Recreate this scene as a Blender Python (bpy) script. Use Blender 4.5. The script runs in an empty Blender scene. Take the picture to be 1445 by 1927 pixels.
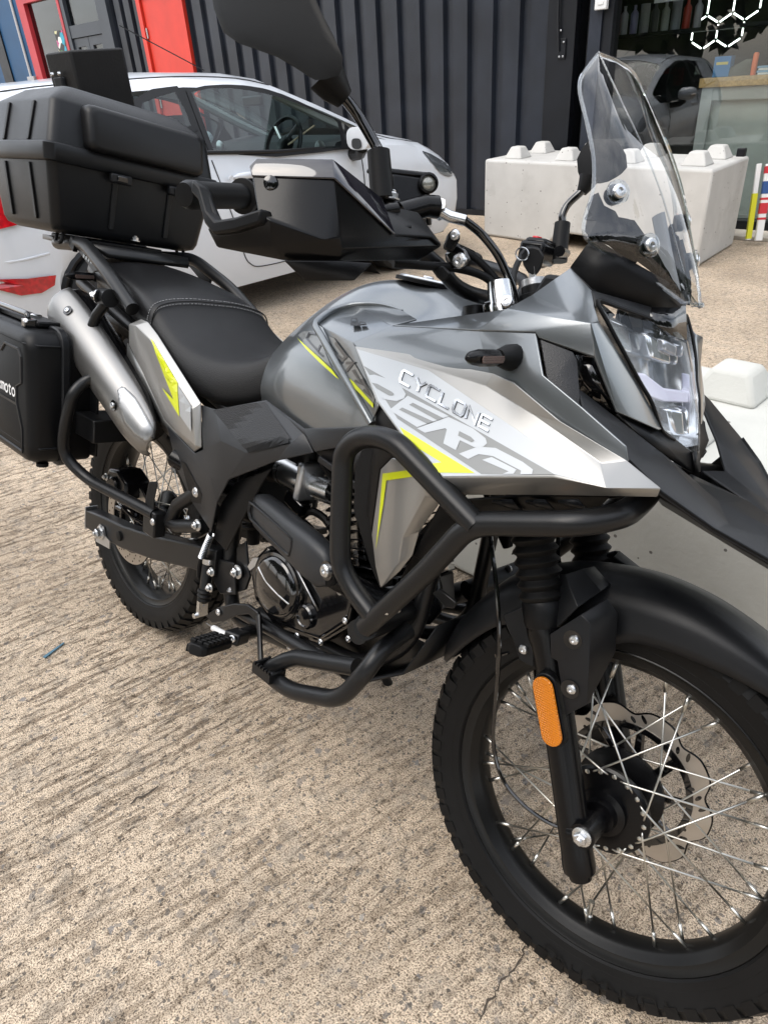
import bpy, bmesh, math, random
from mathutils import Vector as V, Matrix, Quaternion
from mathutils.bvhtree import BVHTree
R = math.radians
SC = bpy.context.scene
COL = SC.collection
random.seed(7)

# ------------------------------------------------------------------ camera
IMW, IMH, FPX = 1445.0, 1927.0, 1300.4914          # photo size and focal length in its pixels
CAM = V((1.6155354, -0.5965148, 1.2783877))
YAW, PITCH, ROLL = 2.3762823, 0.5507286, -0.0681012
LEAN, STEER, WB = 0.3028917, 0.0857389, 1.355755   # side stand lean, bar angle, wheelbase
cf = V((math.cos(YAW)*math.cos(PITCH), math.sin(YAW)*math.cos(PITCH), -math.sin(PITCH)))
cr0 = cf.cross(V((0, 0, 1))).normalized(); cu0 = cr0.cross(cf)
cr = math.cos(ROLL)*cr0 + math.sin(ROLL)*cu0; cu = -math.sin(ROLL)*cr0 + math.cos(ROLL)*cu0
cam = bpy.data.cameras.new('camera'); camo = bpy.data.objects.new('camera', cam); COL.objects.link(camo)
cam.sensor_fit = 'VERTICAL'; cam.sensor_height = 36.0; cam.lens = FPX/IMH*36.0
cam.clip_start = 0.02; cam.clip_end = 400
camo.matrix_world = Matrix(((cr.x, cu.x, -cf.x, CAM.x), (cr.y, cu.y, -cf.y, CAM.y), (cr.z, cu.z, -cf.z, CAM.z), (0, 0, 0, 1)))
SC.camera = camo

# ------------------------------------------------------------------ light: bright overcast day
SUN_AZ, SUN_EL = R(255), R(58)                       # direction towards the sun
w = bpy.data.worlds.new('World'); SC.world = w; w.use_nodes = True
nt = w.node_tree; nt.nodes.clear()
wo = nt.nodes.new('ShaderNodeOutputWorld'); bg = nt.nodes.new('ShaderNodeBackground')
sky = nt.nodes.new('ShaderNodeTexSky'); sky.sky_type = 'NISHITA'; sky.sun_disc = False
sky.sun_elevation = SUN_EL; sky.sun_rotation = math.pi/2 - SUN_AZ; sky.air_density = 1.2; sky.dust_density = 3.0
tc = nt.nodes.new('ShaderNodeTexCoord'); mp = nt.nodes.new('ShaderNodeMapping'); mp.inputs['Scale'].default_value = (1, 1, 2.2)
ns = nt.nodes.new('ShaderNodeTexNoise'); ns.inputs['Scale'].default_value = 2.3; ns.inputs['Detail'].default_value = 7; ns.inputs['Roughness'].default_value = 0.6
rp = nt.nodes.new('ShaderNodeValToRGB'); rp.color_ramp.elements[0].position = 0.36; rp.color_ramp.elements[1].position = 0.62
rp.color_ramp.elements[0].color = (0.30, 0.30, 0.30, 1); rp.color_ramp.elements[1].color = (0.92, 0.92, 0.92, 1)
mx = nt.nodes.new('ShaderNodeMix'); mx.data_type = 'RGBA'
mx.inputs[7].default_value = (10.0, 10.2, 10.6, 1)      # cloud white, in the sky's own units
nt.links.new(tc.outputs['Generated'], mp.inputs['Vector']); nt.links.new(mp.outputs[0], ns.inputs['Vector'])
nt.links.new(ns.outputs['Fac'], rp.inputs[0]); nt.links.new(rp.outputs[0], mx.inputs[0])
nt.links.new(sky.outputs[0], mx.inputs[6]); nt.links.new(mx.outputs[2], bg.inputs[0])
bg.inputs[1].default_value = 0.15
nt.links.new(bg.outputs[0], wo.inputs[0])
sl = bpy.data.lights.new('sun', 'SUN'); sl.energy = 1.0; sl.angle = R(35); sl.color = (1, 0.96, 0.9)
so = bpy.data.objects.new('sun', sl); COL.objects.link(so)
sd = V((math.cos(SUN_AZ)*math.cos(SUN_EL), math.sin(SUN_AZ)*math.cos(SUN_EL), math.sin(SUN_EL)))
so.rotation_euler = sd.to_track_quat('Z', 'Y').to_euler(); so.location = sd*20
SC.view_settings.view_transform = 'Standard'; SC.view_settings.look = 'None'
SC.view_settings.exposure = 0.72; SC.view_settings.gamma = 1.0; SC.view_settings.use_curve_mapping = False
SC.cycles.max_bounces = 6; SC.cycles.diffuse_bounces = 2; SC.cycles.glossy_bounces = 3; SC.cycles.transparent_max_bounces = 10; SC.cycles.use_denoising = True
SC.cycles.use_adaptive_sampling = True; SC.cycles.adaptive_threshold = 0.015

# ------------------------------------------------------------------ measuring: photo pixel + known plane -> point
LM = Matrix.Rotation(-LEAN, 3, 'X')                  # bike frame -> world
LI = LM.transposed()
CB = LI @ CAM
CAST, TRAIL = R(27), 0.10
SAX = V((-math.sin(CAST), 0, math.cos(CAST))); SP0 = V((WB+TRAIL, 0, 0))
SM = Matrix.Rotation(STEER, 3, SAX); SI = SM.transposed()
def ray(px, py): return cf + ((px-IMW/2)/FPX)*cr - ((py-IMH/2)/FPX)*cu
def rayb(px, py): return LI @ ray(px, py)
def steer(p): return SM @ (V(p)-SP0) + SP0
def hit(C, d, i, val): return C + d*((val-C[i])/d[i])
def P(px, py, Y): return hit(CB, rayb(px, py), 1, Y)         # bike frame, lateral offset Y (right side negative)
def PX(px, py, X): return hit(CB, rayb(px, py), 0, X)
def PZ(px, py, Z): return hit(CB, rayb(px, py), 2, Z)
def PS(px, py, Y):                                             # on the steered assembly
    Cs = SI @ (CB-SP0) + SP0; d = SI @ rayb(px, py)
    return steer(hit(Cs, d, 1, Y))
def G(px, py, z=0.0): return hit(CAM, ray(px, py), 2, z)       # world, height z
def WX(px, py, X): return hit(CAM, ray(px, py), 0, X)
def WY(px, py, Y): return hit(CAM, ray(px, py), 1, Y)
def onplane(px, py, q, n, b=True):
    C, d = (CB, rayb(px, py)) if b else (CAM, ray(px, py))
    return C + d*((V(q)-C).dot(n)/d.dot(n))
def plane3(a, b, c):
    n = (V(b)-V(a)).cross(V(c)-V(a)).normalized(); return V(a), n

# ------------------------------------------------------------------ materials
def mat(name, col, rough=0.5, metal=0.0, coat=0.0, bump=None, var=None, spec=0.5, coat_r=0.05, rvar=0.0):
    m = bpy.data.materials.new(name); m.use_nodes = True
    t = m.node_tree; b = t.nodes['Principled BSDF']
    b.inputs['Base Color'].default_value = (*col, 1); b.inputs['Roughness'].default_value = rough
    b.inputs['Metallic'].default_value = metal; b.inputs['Coat Weight'].default_value = coat
    b.inputs['Coat Roughness'].default_value = coat_r; b.inputs['Specular IOR Level'].default_value = spec
    tcn = t.nodes.new('ShaderNodeTexCoord')
    if var:
        sc, amt = var
        n = t.nodes.new('ShaderNodeTexNoise'); n.inputs['Scale'].default_value = sc; n.inputs['Detail'].default_value = 6
        r = t.nodes.new('ShaderNodeValToRGB'); r.color_ramp.elements[0].position = 0.3; r.color_ramp.elements[1].position = 0.7
        r.color_ramp.elements[0].color = tuple(c*(1-amt) for c in col)+(1,); r.color_ramp.elements[1].color = tuple(min(1, c*(1+amt)) for c in col)+(1,)
        t.links.new(tcn.outputs['Object'], n.inputs['Vector']); t.links.new(n.outputs['Fac'], r.inputs[0]); t.links.new(r.outputs[0], b.inputs['Base Color'])
    if rvar:
        n2 = t.nodes.new('ShaderNodeTexNoise'); n2.inputs['Scale'].default_value = 9; n2.inputs['Detail'].default_value = 5
        mr = t.nodes.new('ShaderNodeMapRange'); mr.inputs[3].default_value = max(0.02, rough-rvar); mr.inputs[4].default_value = rough+rvar
        t.links.new(tcn.outputs['Object'], n2.inputs['Vector']); t.links.new(n2.outputs['Fac'], mr.inputs[0]); t.links.new(mr.outputs[0], b.inputs['Roughness'])
    if bump:
        sc, st, kind = bump
        if kind == 'noise':
            n = t.nodes.new('ShaderNodeTexNoise'); n.inputs['Scale'].default_value = sc; n.inputs['Detail'].default_value = 3; o = n.outputs['Fac']
        else:
            n = t.nodes.new('ShaderNodeTexVoronoi'); n.inputs['Scale'].default_value = sc; o = n.outputs['Distance']
            if kind == 'grid': n.inputs['Randomness'].default_value = 0.0
        bp = t.nodes.new('ShaderNodeBump'); bp.inputs['Strength'].default_value = st; bp.inputs['Distance'].default_value = 0.002
        t.links.new(tcn.outputs['Object'], n.inputs['Vector']); t.links.new(o, bp.inputs['Height']); t.links.new(bp.outputs[0], b.inputs['Normal'])
    return m
def emat(name, col, st):
    m = bpy.data.materials.new(name); m.use_nodes = True; b = m.node_tree.nodes['Principled BSDF']
    b.inputs['Base Color'].default_value = (*col, 1); b.inputs['Emission Color'].default_value = (*col, 1); b.inputs['Emission Strength'].default_value = st
    return m
def glassmat(name, tint, rough=0.0, mixw=0.9, ior=1.45):
    """thin clear sheet: tinted transparency with Fresnel reflection"""
    m = bpy.data.materials.new(name); m.use_nodes = True; t = m.node_tree; t.nodes.clear()
    o = t.nodes.new('ShaderNodeOutputMaterial'); mxs = t.nodes.new('ShaderNodeMixShader'); tr = t.nodes.new('ShaderNodeBsdfTransparent')
    gl = t.nodes.new('ShaderNodeBsdfGlossy'); lw = t.nodes.new('ShaderNodeLayerWeight'); lw.inputs[0].default_value = 0.5; pw = t.nodes.new('ShaderNodeMath'); pw.operation = 'POWER'; pw.inputs[1].default_value = 5.0
    fr = t.nodes.new('ShaderNodeMath'); fr.operation = 'MULTIPLY_ADD'; fr.inputs[1].default_value = 0.96; fr.inputs[2].default_value = ((ior-1)/(ior+1))**2
    t.links.new(lw.outputs['Facing'], pw.inputs[0]); t.links.new(pw.outputs[0], fr.inputs[0])
    tr.inputs[0].default_value = (*tint, 1); gl.inputs['Roughness'].default_value = rough; gl.inputs['Color'].default_value = (0.95, 0.95, 0.95, 1)
    mu = t.nodes.new('ShaderNodeMath'); mu.operation = 'MULTIPLY'; mu.inputs[1].default_value = mixw; mu.use_clamp = True
    t.links.new(fr.outputs[0], mu.inputs[0]); t.links.new(mu.outputs[0], mxs.inputs[0]); t.links.new(tr.outputs[0], mxs.inputs[1]); t.links.new(gl.outputs[0], mxs.inputs[2]); t.links.new(mxs.outputs[0], o.inputs[0])
    return m

# ------------------------------------------------------------------ mesh helpers
def tag(o, label=None, cat=None, group=None, kind=None):
    if label: o['label'] = label
    if cat: o['category'] = cat
    if group: o['group'] = group
    if kind: o['kind'] = kind
    return o
def empty(name, loc=(0, 0, 0), parent=None):
    o = bpy.data.objects.new(name, None); COL.objects.link(o); o.location = loc; o.empty_display_size = 0.1
    if parent: o.parent = parent
    return o
def mk(name, vf, m, parent=None, smooth=38, bevel=0.0, seg=2, solid=0.0, sub=0, off=-1.0, blim=24, recalc=True, out=None):
    vs, fs = vf
    me = bpy.data.meshes.new(name); me.from_pydata([tuple(v) for v in vs], [], fs)
    if recalc:
        bm = bmesh.new(); bm.from_mesh(me); bmesh.ops.recalc_face_normals(bm, faces=bm.faces)
        if out is not None:
            if sum((f.normal*f.calc_area() for f in bm.faces), V()).dot(V(out)) < 0: bmesh.ops.reverse_faces(bm, faces=bm.faces)
        bm.to_mesh(me); bm.free()
    me.materials.append(m)
    o = bpy.data.objects.new(name, me); COL.objects.link(o)
    if parent: o.parent = parent
    if smooth:
        me.shade_smooth(); me.set_sharp_from_angle(angle=R(smooth))
    if sub:
        s = o.modifiers.new('s', 'SUBSURF'); s.levels = sub; s.render_levels = sub
    if solid:
        s = o.modifiers.new('t', 'SOLIDIFY'); s.thickness = solid; s.offset = off
    if bevel:
        b = o.modifiers.new('b', 'BEVEL'); b.width = bevel; b.segments = seg; b.limit_method = 'ANGLE'; b.angle_limit = R(blim)
    return o
def join(*vfs):
    V_, F_ = [], []
    for vs, fs in vfs:
        n = len(V_); V_ += list(vs); F_ += [tuple(i+n for i in f) for f in fs]
    return V_, F_
def box(c, s, rot=None):
    c = V(c); hx, hy, hz = s[0]/2, s[1]/2, s[2]/2
    vs = [V((x*hx, y*hy, z*hz)) for x in (-1, 1) for y in (-1, 1) for z in (-1, 1)]
    if rot is not None: vs = [rot @ v for v in vs]
    return [v+c for v in vs], [(0, 1, 3, 2), (4, 6, 7, 5), (0, 4, 5, 1), (2, 3, 7, 6), (0, 2, 6, 4), (1, 5, 7, 3)]
def cr_spline(pts, n=6, closed=False):
    pts = [V(p) for p in pts]; out = []; N = len(pts)
    for i in range(N if closed else N-1):
        if closed: a, b, c, d = pts[i-1], pts[i], pts[(i+1) % N], pts[(i+2) % N]
        else: a, b, c, d = pts[max(i-1, 0)], pts[i], pts[i+1], pts[min(i+2, N-1)]
        for k in range(n):
            t = k/n
            out.append(0.5*((2*b)+(c-a)*t+(2*a-5*b+4*c-d)*t*t+(3*b-3*c+d-a)*t*t*t))
    if not closed: out.append(pts[-1])
    return out
def fillet(pts, r, n=6):
    """polyline with rounded bends, like bent tube"""
    pts = [V(p) for p in pts]; out = [pts[0]]
    for i in range(1, len(pts)-1):
        a, b, c = pts[i-1], pts[i], pts[i+1]; u = (a-b); v = (c-b); rr = min(r, u.length*0.48, v.length*0.48)
        u.normalize(); v.normalize(); p0 = b+u*rr; p1 = b+v*rr
        for k in range(n+1):
            t = k/n; out.append((1-t)**2*p0+2*t*(1-t)*b+t*t*p1)
    out.append(pts[-1]); return out
def tube(pts, r, n=12, cap=True, flat=None):
    pts = [V(p) for p in pts]; N = len(pts); rs = r if isinstance(r, (list, tuple)) else [r]*N
    if len(rs) != N: rs = [rs[min(int(i*(len(rs)-1)/(N-1)), len(rs)-2)]*(1-((i*(len(rs)-1)/(N-1)) % 1 if i < N-1 else 1)) + rs[min(int(i*(len(rs)-1)/(N-1)), len(rs)-2)+1]*((i*(len(rs)-1)/(N-1)) % 1 if i < N-1 else 1) for i in range(N)]
    vs, fs = [], []; t0 = (pts[1]-pts[0]).normalized()
    up = V((0, 0, 1)) if abs(t0.z) < 0.9 else V((1, 0, 0)); nrm = (up-t0*up.dot(t0)).normalized(); prev = t0
    for i, p in enumerate(pts):
        t = ((pts[min(i+1, N-1)]-pts[max(i-1, 0)])).normalized()
        nrm = prev.rotation_difference(t) @ nrm; nrm = (nrm-t*nrm.dot(t)).normalized(); prev = t; bi = t.cross(nrm)
        for k in range(n):
            a = 2*math.pi*k/n; e = (nrm*math.cos(a)+bi*math.sin(a)*(flat or 1.0))
            vs.append(p+e*rs[i])
    for i in range(N-1):
        for k in range(n): fs.append((i*n+k, i*n+(k+1) % n, (i+1)*n+(k+1) % n, (i+1)*n+k))
    if cap: fs.append(tuple(range(n-1, -1, -1))); fs.append(tuple((N-1)*n+k for k in range(n)))
    return vs, fs
def lathe(prof, o=(0, 0, 0), d=(0, 1, 0), n=24, closed=False, cap=True):
    """prof: (radius, height along d)"""
    o = V(o); d = V(d).normalized(); u = d.orthogonal().normalized(); w_ = d.cross(u); vs, fs = [], []
    for r, h in prof:
        for k in range(n):
            a = 2*math.pi*k/n; vs.append(o+d*h+(u*math.cos(a)+w_*math.sin(a))*r)
    m = len(prof)
    for i in range(m if closed else m-1):
        j = (i+1) % m
        for k in range(n): fs.append((i*n+k, i*n+(k+1) % n, j*n+(k+1) % n, j*n+k))
    if cap and not closed: fs.append(tuple(range(n-1, -1, -1))); fs.append(tuple((m-1)*n+k for k in range(n)))
    return vs, fs
def prism(pts, off):
    """flat outline pushed along a vector"""
    pts = [V(p) for p in pts]; off = V(off); n = len(pts)
    return pts+[p+off for p in pts], [tuple(range(n)), tuple(range(2*n-1, n-1, -1))]+[(i, (i+1) % n, n+(i+1) % n, n+i) for i in range(n)]
def loft(rings, cap=True, closed=True):
    n = len(rings[0]); vs = [V(p) for r in rings for p in r]; fs = []
    for i in range(len(rings)-1):
        for k in range(n if closed else n-1): fs.append((i*n+k, i*n+(k+1) % n, (i+1)*n+(k+1) % n, (i+1)*n+k))
    if cap and closed: fs.append(tuple(range(n-1, -1, -1))); fs.append(tuple((len(rings)-1)*n+k for k in range(n)))
    return vs, fs
def patch(rows, nu=4, nv=4):
    """smooth sheet through a grid of points"""
    rows = [cr_spline(r, nu) for r in rows]; cols = list(zip(*rows)); cols = [cr_spline(c, nv) for c in cols]; rows = list(zip(*cols))
    return loft([list(r) for r in rows], cap=False, closed=False)
def mirror_y(vf): return [V((v[0], -v[1], v[2])) for v in vf[0]], [tuple(reversed(f)) for f in vf[1]]
def fan(pts, c=None):
    """polygon filled from its middle, for outlines that are not flat"""
    pts = [V(p) for p in pts]; c = V(c) if c is not None else sum(pts, V())/len(pts)
    return pts+[c], [(i, (i+1) % len(pts), len(pts)) for i in range(len(pts))]
def bvh_of(vf): return BVHTree.FromPolygons([V(v) for v in vf[0]], [tuple(f) for f in vf[1]])
def decal(name, poly, bvh, eps, m, parent, maxlen=16, smooth=0, world=False):
    """thin sticker: an outline measured in the photo laid on a surface"""
    bm = bmesh.new(); vv = [bm.verts.new((x, y, 0)) for x, y in poly]; bm.faces.new(vv)
    bmesh.ops.triangulate(bm, faces=bm.faces)
    for _ in range(5):
        es = [e for e in bm.edges if e.calc_length() > maxlen]
        if not es: break
        bmesh.ops.subdivide_edges(bm, edges=es, cuts=1); bmesh.ops.triangulate(bm, faces=bm.faces)
    vs, ok = [], []
    bm.verts.ensure_lookup_table(); bm.verts.index_update()
    C = CAM if world else CB
    for v in bm.verts:
        d = (ray if world else rayb)(v.co.x, v.co.y).normalized(); h, n, i, ds = bvh.ray_cast(C, d)
        if h is None: vs.append(V()); ok.append(False)
        else:
            if n.dot(d) > 0: n = -n
            vs.append(h+n*eps); ok.append(True)
    fs = [tuple(v.index for v in f.verts) for f in bm.faces if all(ok[v.index] for v in f.verts)]
    used = sorted({i for f in fs for i in f}); ix = {u: k for k, u in enumerate(used)}
    bm.free()
    if not used: return None
    return mk(name, ([vs[u] for u in used], [tuple(ix[i] for i in f) for f in fs]), m, parent, smooth=smooth, recalc=False)
def strokes(lines, wd):
    """letter strokes: list of polylines -> list of outlines of width wd"""
    out = []
    for ln in lines:
        pts = [V((x, y, 0)) for x, y in ln]; L_, R_ = [], []
        for i, p in enumerate(pts):
            d0 = (p-pts[i-1]).normalized() if i else None; d1 = (pts[i+1]-p).normalized() if i < len(pts)-1 else None
            d0 = d0 or d1; d1 = d1 or d0; t = (d0+d1).normalized(); nn = V((-t.y, t.x, 0)); k = wd/2/max(0.5, nn.dot(V((-d0.y, d0.x, 0))))
            L_.append(p+nn*k); R_.append(p-nn*k)
        for i in range(len(pts)-1): out.append([L_[i], L_[i+1], R_[i+1], R_[i]])
    return out
FONT5 = {  # stroke letters on a 0..1 box
 'C': [[(1, 1), (.12, 1), (0, .85), (0, .15), (.12, 0), (1, 0)]], 'Y': [[(0, 1), (.5, .48), (.5, 0)], [(1, 1), (.5, .48)]],
 'L': [[(0, 1), (0, 0), (.95, 0)]], 'O': [[(.12, 1), (.88, 1), (1, .85), (1, .15), (.88, 0), (.12, 0), (0, .15), (0, .85), (.12, 1)]],
 'N': [[(0, 0), (0, 1), (1, 0), (1, 1)]], 'E': [[(1, 1), (.1, 1), (0, .9), (0, .1), (.1, 0), (1, 0)], [(0, .5), (.9, .5)]],
 'U': [[(0, 1), (0, .12), (.12, 0), (.88, 0), (1, .12), (1, 1)]], 'A': [[(0, 0), (.5, 1), (1, 0)], [(.25, .35), (.75, .35)]],
 'X': [[(0, 0), (1, 1)], [(0, 1), (1, 0)]], 'I': [[(.5, 0), (.5, 1)]], 'G': [[(1, 1), (.12, 1), (0, .85), (0, .15), (.12, 0), (1, 0), (1, .5), (.55, .5)]],
 'R': [[(0, 0), (0, 1), (.85, 1), (1, .88), (1, .58), (.85, .46), (0, .46)], [(.5, .46), (1, 0)]],
 'k': [[(0, 0), (0, 1.35)], [(.8, .95), (.05, .45)], [(.3, .6), (.85, 0)]], 'm': [[(0, 0), (0, .95), (.35, .95), (.5, .8), (.5, 0)], [(.5, .8), (.65, .95), (.88, .95), (1, .8), (1, 0)]],
 'o': [[(.3, .95), (.7, .95), (1, .7), (1, .25), (.7, 0), (.3, 0), (0, .25), (0, .7), (.3, .95)]], 't': [[(.4, 1.25), (.4, .15), (.55, 0), (.9, 0)], [(0, .95), (.9, .95)]],
 'x': [[(0, 0), (.95, .95)], [(0, .95), (.95, 0)]], 'V': [[(0, 1), (.5, 0), (1, 1)]], 'S': [[(1, 1), (.1, 1), (0, .9), (0, .6), (.1, .5), (.9, .5), (1, .4), (1, .1), (.9, 0), (0, 0)]],
 'T': [[(0, 1), (1, 1)], [(.5, 1), (.5, 0)]], 'P': [[(0, 0), (0, 1), (.88, 1), (1, .88), (1, .55), (.88, .43), (0, .43)]], 'B': [[(0, 0), (0, 1), (.85, 1), (.95, .9), (.95, .6), (.8, .5), (0, .5)], [(.8, .5), (1, .4), (1, .1), (.88, 0), (0, 0)]],
 'H': [[(0, 0), (0, 1)], [(1, 0), (1, 1)], [(0, .5), (1, .5)]], 'K': [[(0, 0), (0, 1)], [(.9, 1), (0, .45)], [(.25, .6), (.95, 0)]], 'M': [[(0, 0), (0, 1), (.5, .4), (1, 1), (1, 0)]], ' ': []}
def word(txt, o, ex, ey, wd, gap=1.35):
    """stroke word on a plane: o = origin, ex = one letter width, ey = letter height vectors"""
    vs, fs = [], []; o, ex, ey = V(o), V(ex), V(ey)
    for i, ch in enumerate(txt):
        for q in strokes(FONT5[ch], wd):
            n = len(vs); vs += [o+ex*(i*gap+p.x)+ey*p.y for p in q]; fs.append((n, n+1, n+2, n+3))
    return vs, fs
# ================================================================== SETTING
def ground_mat():
    m = bpy.data.materials.new('worn_concrete'); m.use_nodes = True; t = m.node_tree; b = t.nodes['Principled BSDF']; N = t.nodes.new; L = t.links.new
    tcn = N('ShaderNodeTexCoord')
    def noise(sc, det=4, rough=0.6, vec=None):
        n = N('ShaderNodeTexNoise'); n.inputs['Scale'].default_value = sc; n.inputs['Detail'].default_value = det; n.inputs['Roughness'].default_value = rough
        L(vec or tcn.outputs['Object'], n.inputs['Vector']); return n
    def ramp(src, stops):
        r = N('ShaderNodeValToRGB'); e = r.color_ramp.elements
        while len(e) < len(stops): e.new(0.5)
        for k, (p, c) in enumerate(stops): e[k].position = p; e[k].color = (*c, 1) if len(c) == 3 else c
        L(src, r.inputs[0]); return r
    def mixc(f, a, bb, mode='MIX'):
        x = N('ShaderNodeMix'); x.data_type = 'RGBA'; x.blend_type = mode
        for i, s in ((0, f), (6, a), (7, bb)):
            if hasattr(s, 'links'): L(s, x.inputs[i])
            elif isinstance(s, tuple): x.inputs[i].default_value = (*s, 1)
            else: x.inputs[i].default_value = s
        return x.outputs[2]
    def math_(op, a, bb):
        x = N('ShaderNodeMath'); x.operation = op
        for i, s in enumerate((a, bb)):
            if hasattr(s, 'links'): L(s, x.inputs[i])
            else: x.inputs[i].default_value = s
        return x.outputs[0]
    # sandy cement matrix, coarse tone changes
    n1 = noise(2.1, 3); base = ramp(n1.outputs['Fac'], [(0.32, (0.62, 0.512, 0.392)), (0.68, (0.78, 0.648, 0.502))]).outputs[0]
    n2 = noise(330, 2, 0.6); fine = ramp(n2.outputs['Fac'], [(0.38, (0.30, 0.275, 0.25)), (0.47, (0.80, 0.785, 0.77)), (0.58, (1.15, 1.13, 1.10))]).outputs[0]
    c = mixc(1.0, base, fine, 'MULTIPLY')
    n2b = noise(48, 4, 0.8); med = ramp(n2b.outputs['Fac'], [(0.35, (0.30, 0.285, 0.27)), (0.45, (0.92, 0.91, 0.90)), (0.62, (1.06, 1.06, 1.06))]).outputs[0]
    c = mixc(1.0, c, med, 'MULTIPLY')
    n0_ = noise(0.9, 3, 0.6); st0 = ramp(n0_.outputs['Fac'], [(0.36, (0.80, 0.79, 0.78)), (0.60, (1.05, 1.05, 1.05))]).outputs[0]; c = mixc(1.0, c, st0, 'MULTIPLY')
    # grey worn patches where the skin has gone
    n3 = noise(13, 4, 0.75); worn = ramp(n3.outputs['Fac'], [(0.50, (0, 0, 0)), (0.66, (1, 1, 1))]).outputs[0]
    n3b = noise(110, 2, 0.7); wc = ramp(n3b.outputs['Fac'], [(0.38, (0.12, 0.115, 0.105)), (0.62, (0.46, 0.40, 0.33))]).outputs[0]
    c = mixc(math_('MULTIPLY', worn, 0.45), c, wc)
    # aggregate stones showing through
    def stones(sc, thr, size, cols):
        v = N('ShaderNodeTexVoronoi'); v.inputs['Scale'].default_value = sc; nd = noise(sc*1.3, 2); 
        va = N('ShaderNodeVectorMath'); va.operation = 'MULTIPLY_ADD'; va.inputs[1].default_value = (1.1/sc,)*3
        L(nd.outputs['Color'], va.inputs[0]); L(tcn.outputs['Object'], va.inputs[2]); L(va.outputs[0], v.inputs['Vector'])
        sp = N('ShaderNodeSeparateColor'); L(v.outputs['Color'], sp.inputs[0])
        near = math_('LESS_THAN', v.outputs['Distance'], math_('MULTIPLY', sp.outputs[1], size)); keep = math_('LESS_THAN', sp.outputs[0], thr)
        return math_('MULTIPLY', near, keep), ramp(sp.outputs[2], cols).outputs[0]
    f1, s1 = stones(58, 0.24, 0.52, [(0.0, (0.13, 0.12, 0.11)), (0.35, (0.24, 0.22, 0.20)), (0.6, (0.34, 0.28, 0.22)), (0.85, (0.20, 0.20, 0.21)), (1.0, (0.60, 0.55, 0.48))])
    c = mixc(math_('MULTIPLY', f1, 0.75), c, s1)
    f2, s2 = stones(150, 0.30, 0.55, [(0.0, (0.06, 0.055, 0.05)), (0.6, (0.17, 0.15, 0.13)), (1.0, (0.42, 0.38, 0.33))])
    c = mixc(math_('MULTIPLY', f2, 0.85), c, s2)
    # brushed ridges, stronger away from the worn area by the front wheel
    mp0 = N('ShaderNodeMapping'); mp0.inputs['Rotation'].default_value = (0, 0, R(-79)); L(tcn.outputs['Object'], mp0.inputs['Vector'])
    mpn = N('ShaderNodeMapping'); mpn.inputs['Scale'].default_value = (9, 58, 1); L(mp0.outputs[0], mpn.inputs['Vector'])
    rg = noise(1.0, 4, 0.7, mpn.outputs[0]); rid = ramp(rg.outputs['Fac'], [(0.40, (0, 0, 0)), (0.50, (1, 1, 1))]).outputs[0]
    sx = N('ShaderNodeSeparateXYZ'); L(tcn.outputs['Object'], sx.inputs[0])
    mry = N('ShaderNodeMapRange'); mry.inputs[1].default_value = 0.7; mry.inputs[2].default_value = 2.2; mry.inputs[3].default_value = 1.0; mry.inputs[4].default_value = 0.25; L(sx.outputs[1], mry.inputs[0])
    mr = N('ShaderNodeMapRange'); mr.inputs[1].default_value = 1.05; mr.inputs[2].default_value = 0.30; mr.inputs[3].default_value = 0.52; mr.inputs[4].default_value = 1.0; L(sx.outputs[0], mr.inputs[0])
    nlow = noise(3.0, 2); rst = math_('MULTIPLY', math_('MULTIPLY', mr.outputs[0], mry.outputs[0]), ramp(nlow.outputs['Fac'], [(0.3, (0.35,)*3), (0.6, (1, 1, 1))]).outputs[0])
    dk = mixc(rid, (0.36, 0.33, 0.30), (1.04, 1.04, 1.04)); c = mixc(math_('MULTIPLY', rst, 0.9), c, mixc(1.0, c, dk, 'MULTIPLY'))
    L(c, b.inputs['Base Color']); b.inputs['Roughness'].default_value = 0.9; b.inputs['Specular IOR Level'].default_value = 0.25
    h = math_('ADD', math_('MULTIPLY', math_('MULTIPLY', rid, rst), 0.9), math_('MULTIPLY', n2.outputs['Fac'], 0.9))
    h = math_('ADD', h, math_('MULTIPLY', n2b.outputs['Fac'], 1.3)); h = math_('ADD', h, math_('MULTIPLY', worn, -0.35)); h = math_('ADD', h, math_('MULTIPLY', n3.outputs['Fac'], 0.6)); h = math_('ADD', h, math_('MULTIPLY', f2, -0.25))
    bp = N('ShaderNodeBump'); bp.inputs['Strength'].default_value = 0.9; bp.inputs['Distance'].default_value = 0.0065; L(h, bp.inputs['Height']); L(bp.outputs[0], b.inputs['Normal'])
    return m
GM = ground_mat()
gv = [(-60, -60, 0), (60, -60, 0), (60, 60, 0), (-60, 60, 0)]
tag(mk('ground', (gv, [(0, 1, 2, 3)]), GM, smooth=0), 'worn tan brushed concrete yard with dark aggregate showing', 'ground', kind='structure')

# loose grit on the concrete
rg_ = random.Random(5); gv_ = []
for k in range(520):
    x, y = rg_.uniform(-1.2, 1.75), rg_.uniform(-1.0, 0.72); r_ = rg_.uniform(0.0012, 0.0042)*(1.6 if rg_.random() < 0.08 else 1)
    ring = [V((x+r_*rg_.uniform(.7, 1.2)*math.cos(a), y+r_*rg_.uniform(.7, 1.2)*math.sin(a), r_*0.25)) for a in [2*math.pi*i/6 for i in range(6)]]
    top = V((x+r_*.2, y, r_*rg_.uniform(.6, 1.0)+.0005)); bot = V((x, y, -0.0005)); n = 6
    gv_.append((ring+[top, bot], [(i, (i+1) % n, 6) for i in range(n)]+[((i+1) % n, i, 7) for i in range(n)]))
tag(mk('loose_grit', join(*gv_), mat('grit_stone', (0.22, 0.195, 0.165), 0.85, var=(9, 0.8)), smooth=0, recalc=False), 'scattered dark grit lying on the concrete yard', 'grit', kind='stuff')

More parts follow.
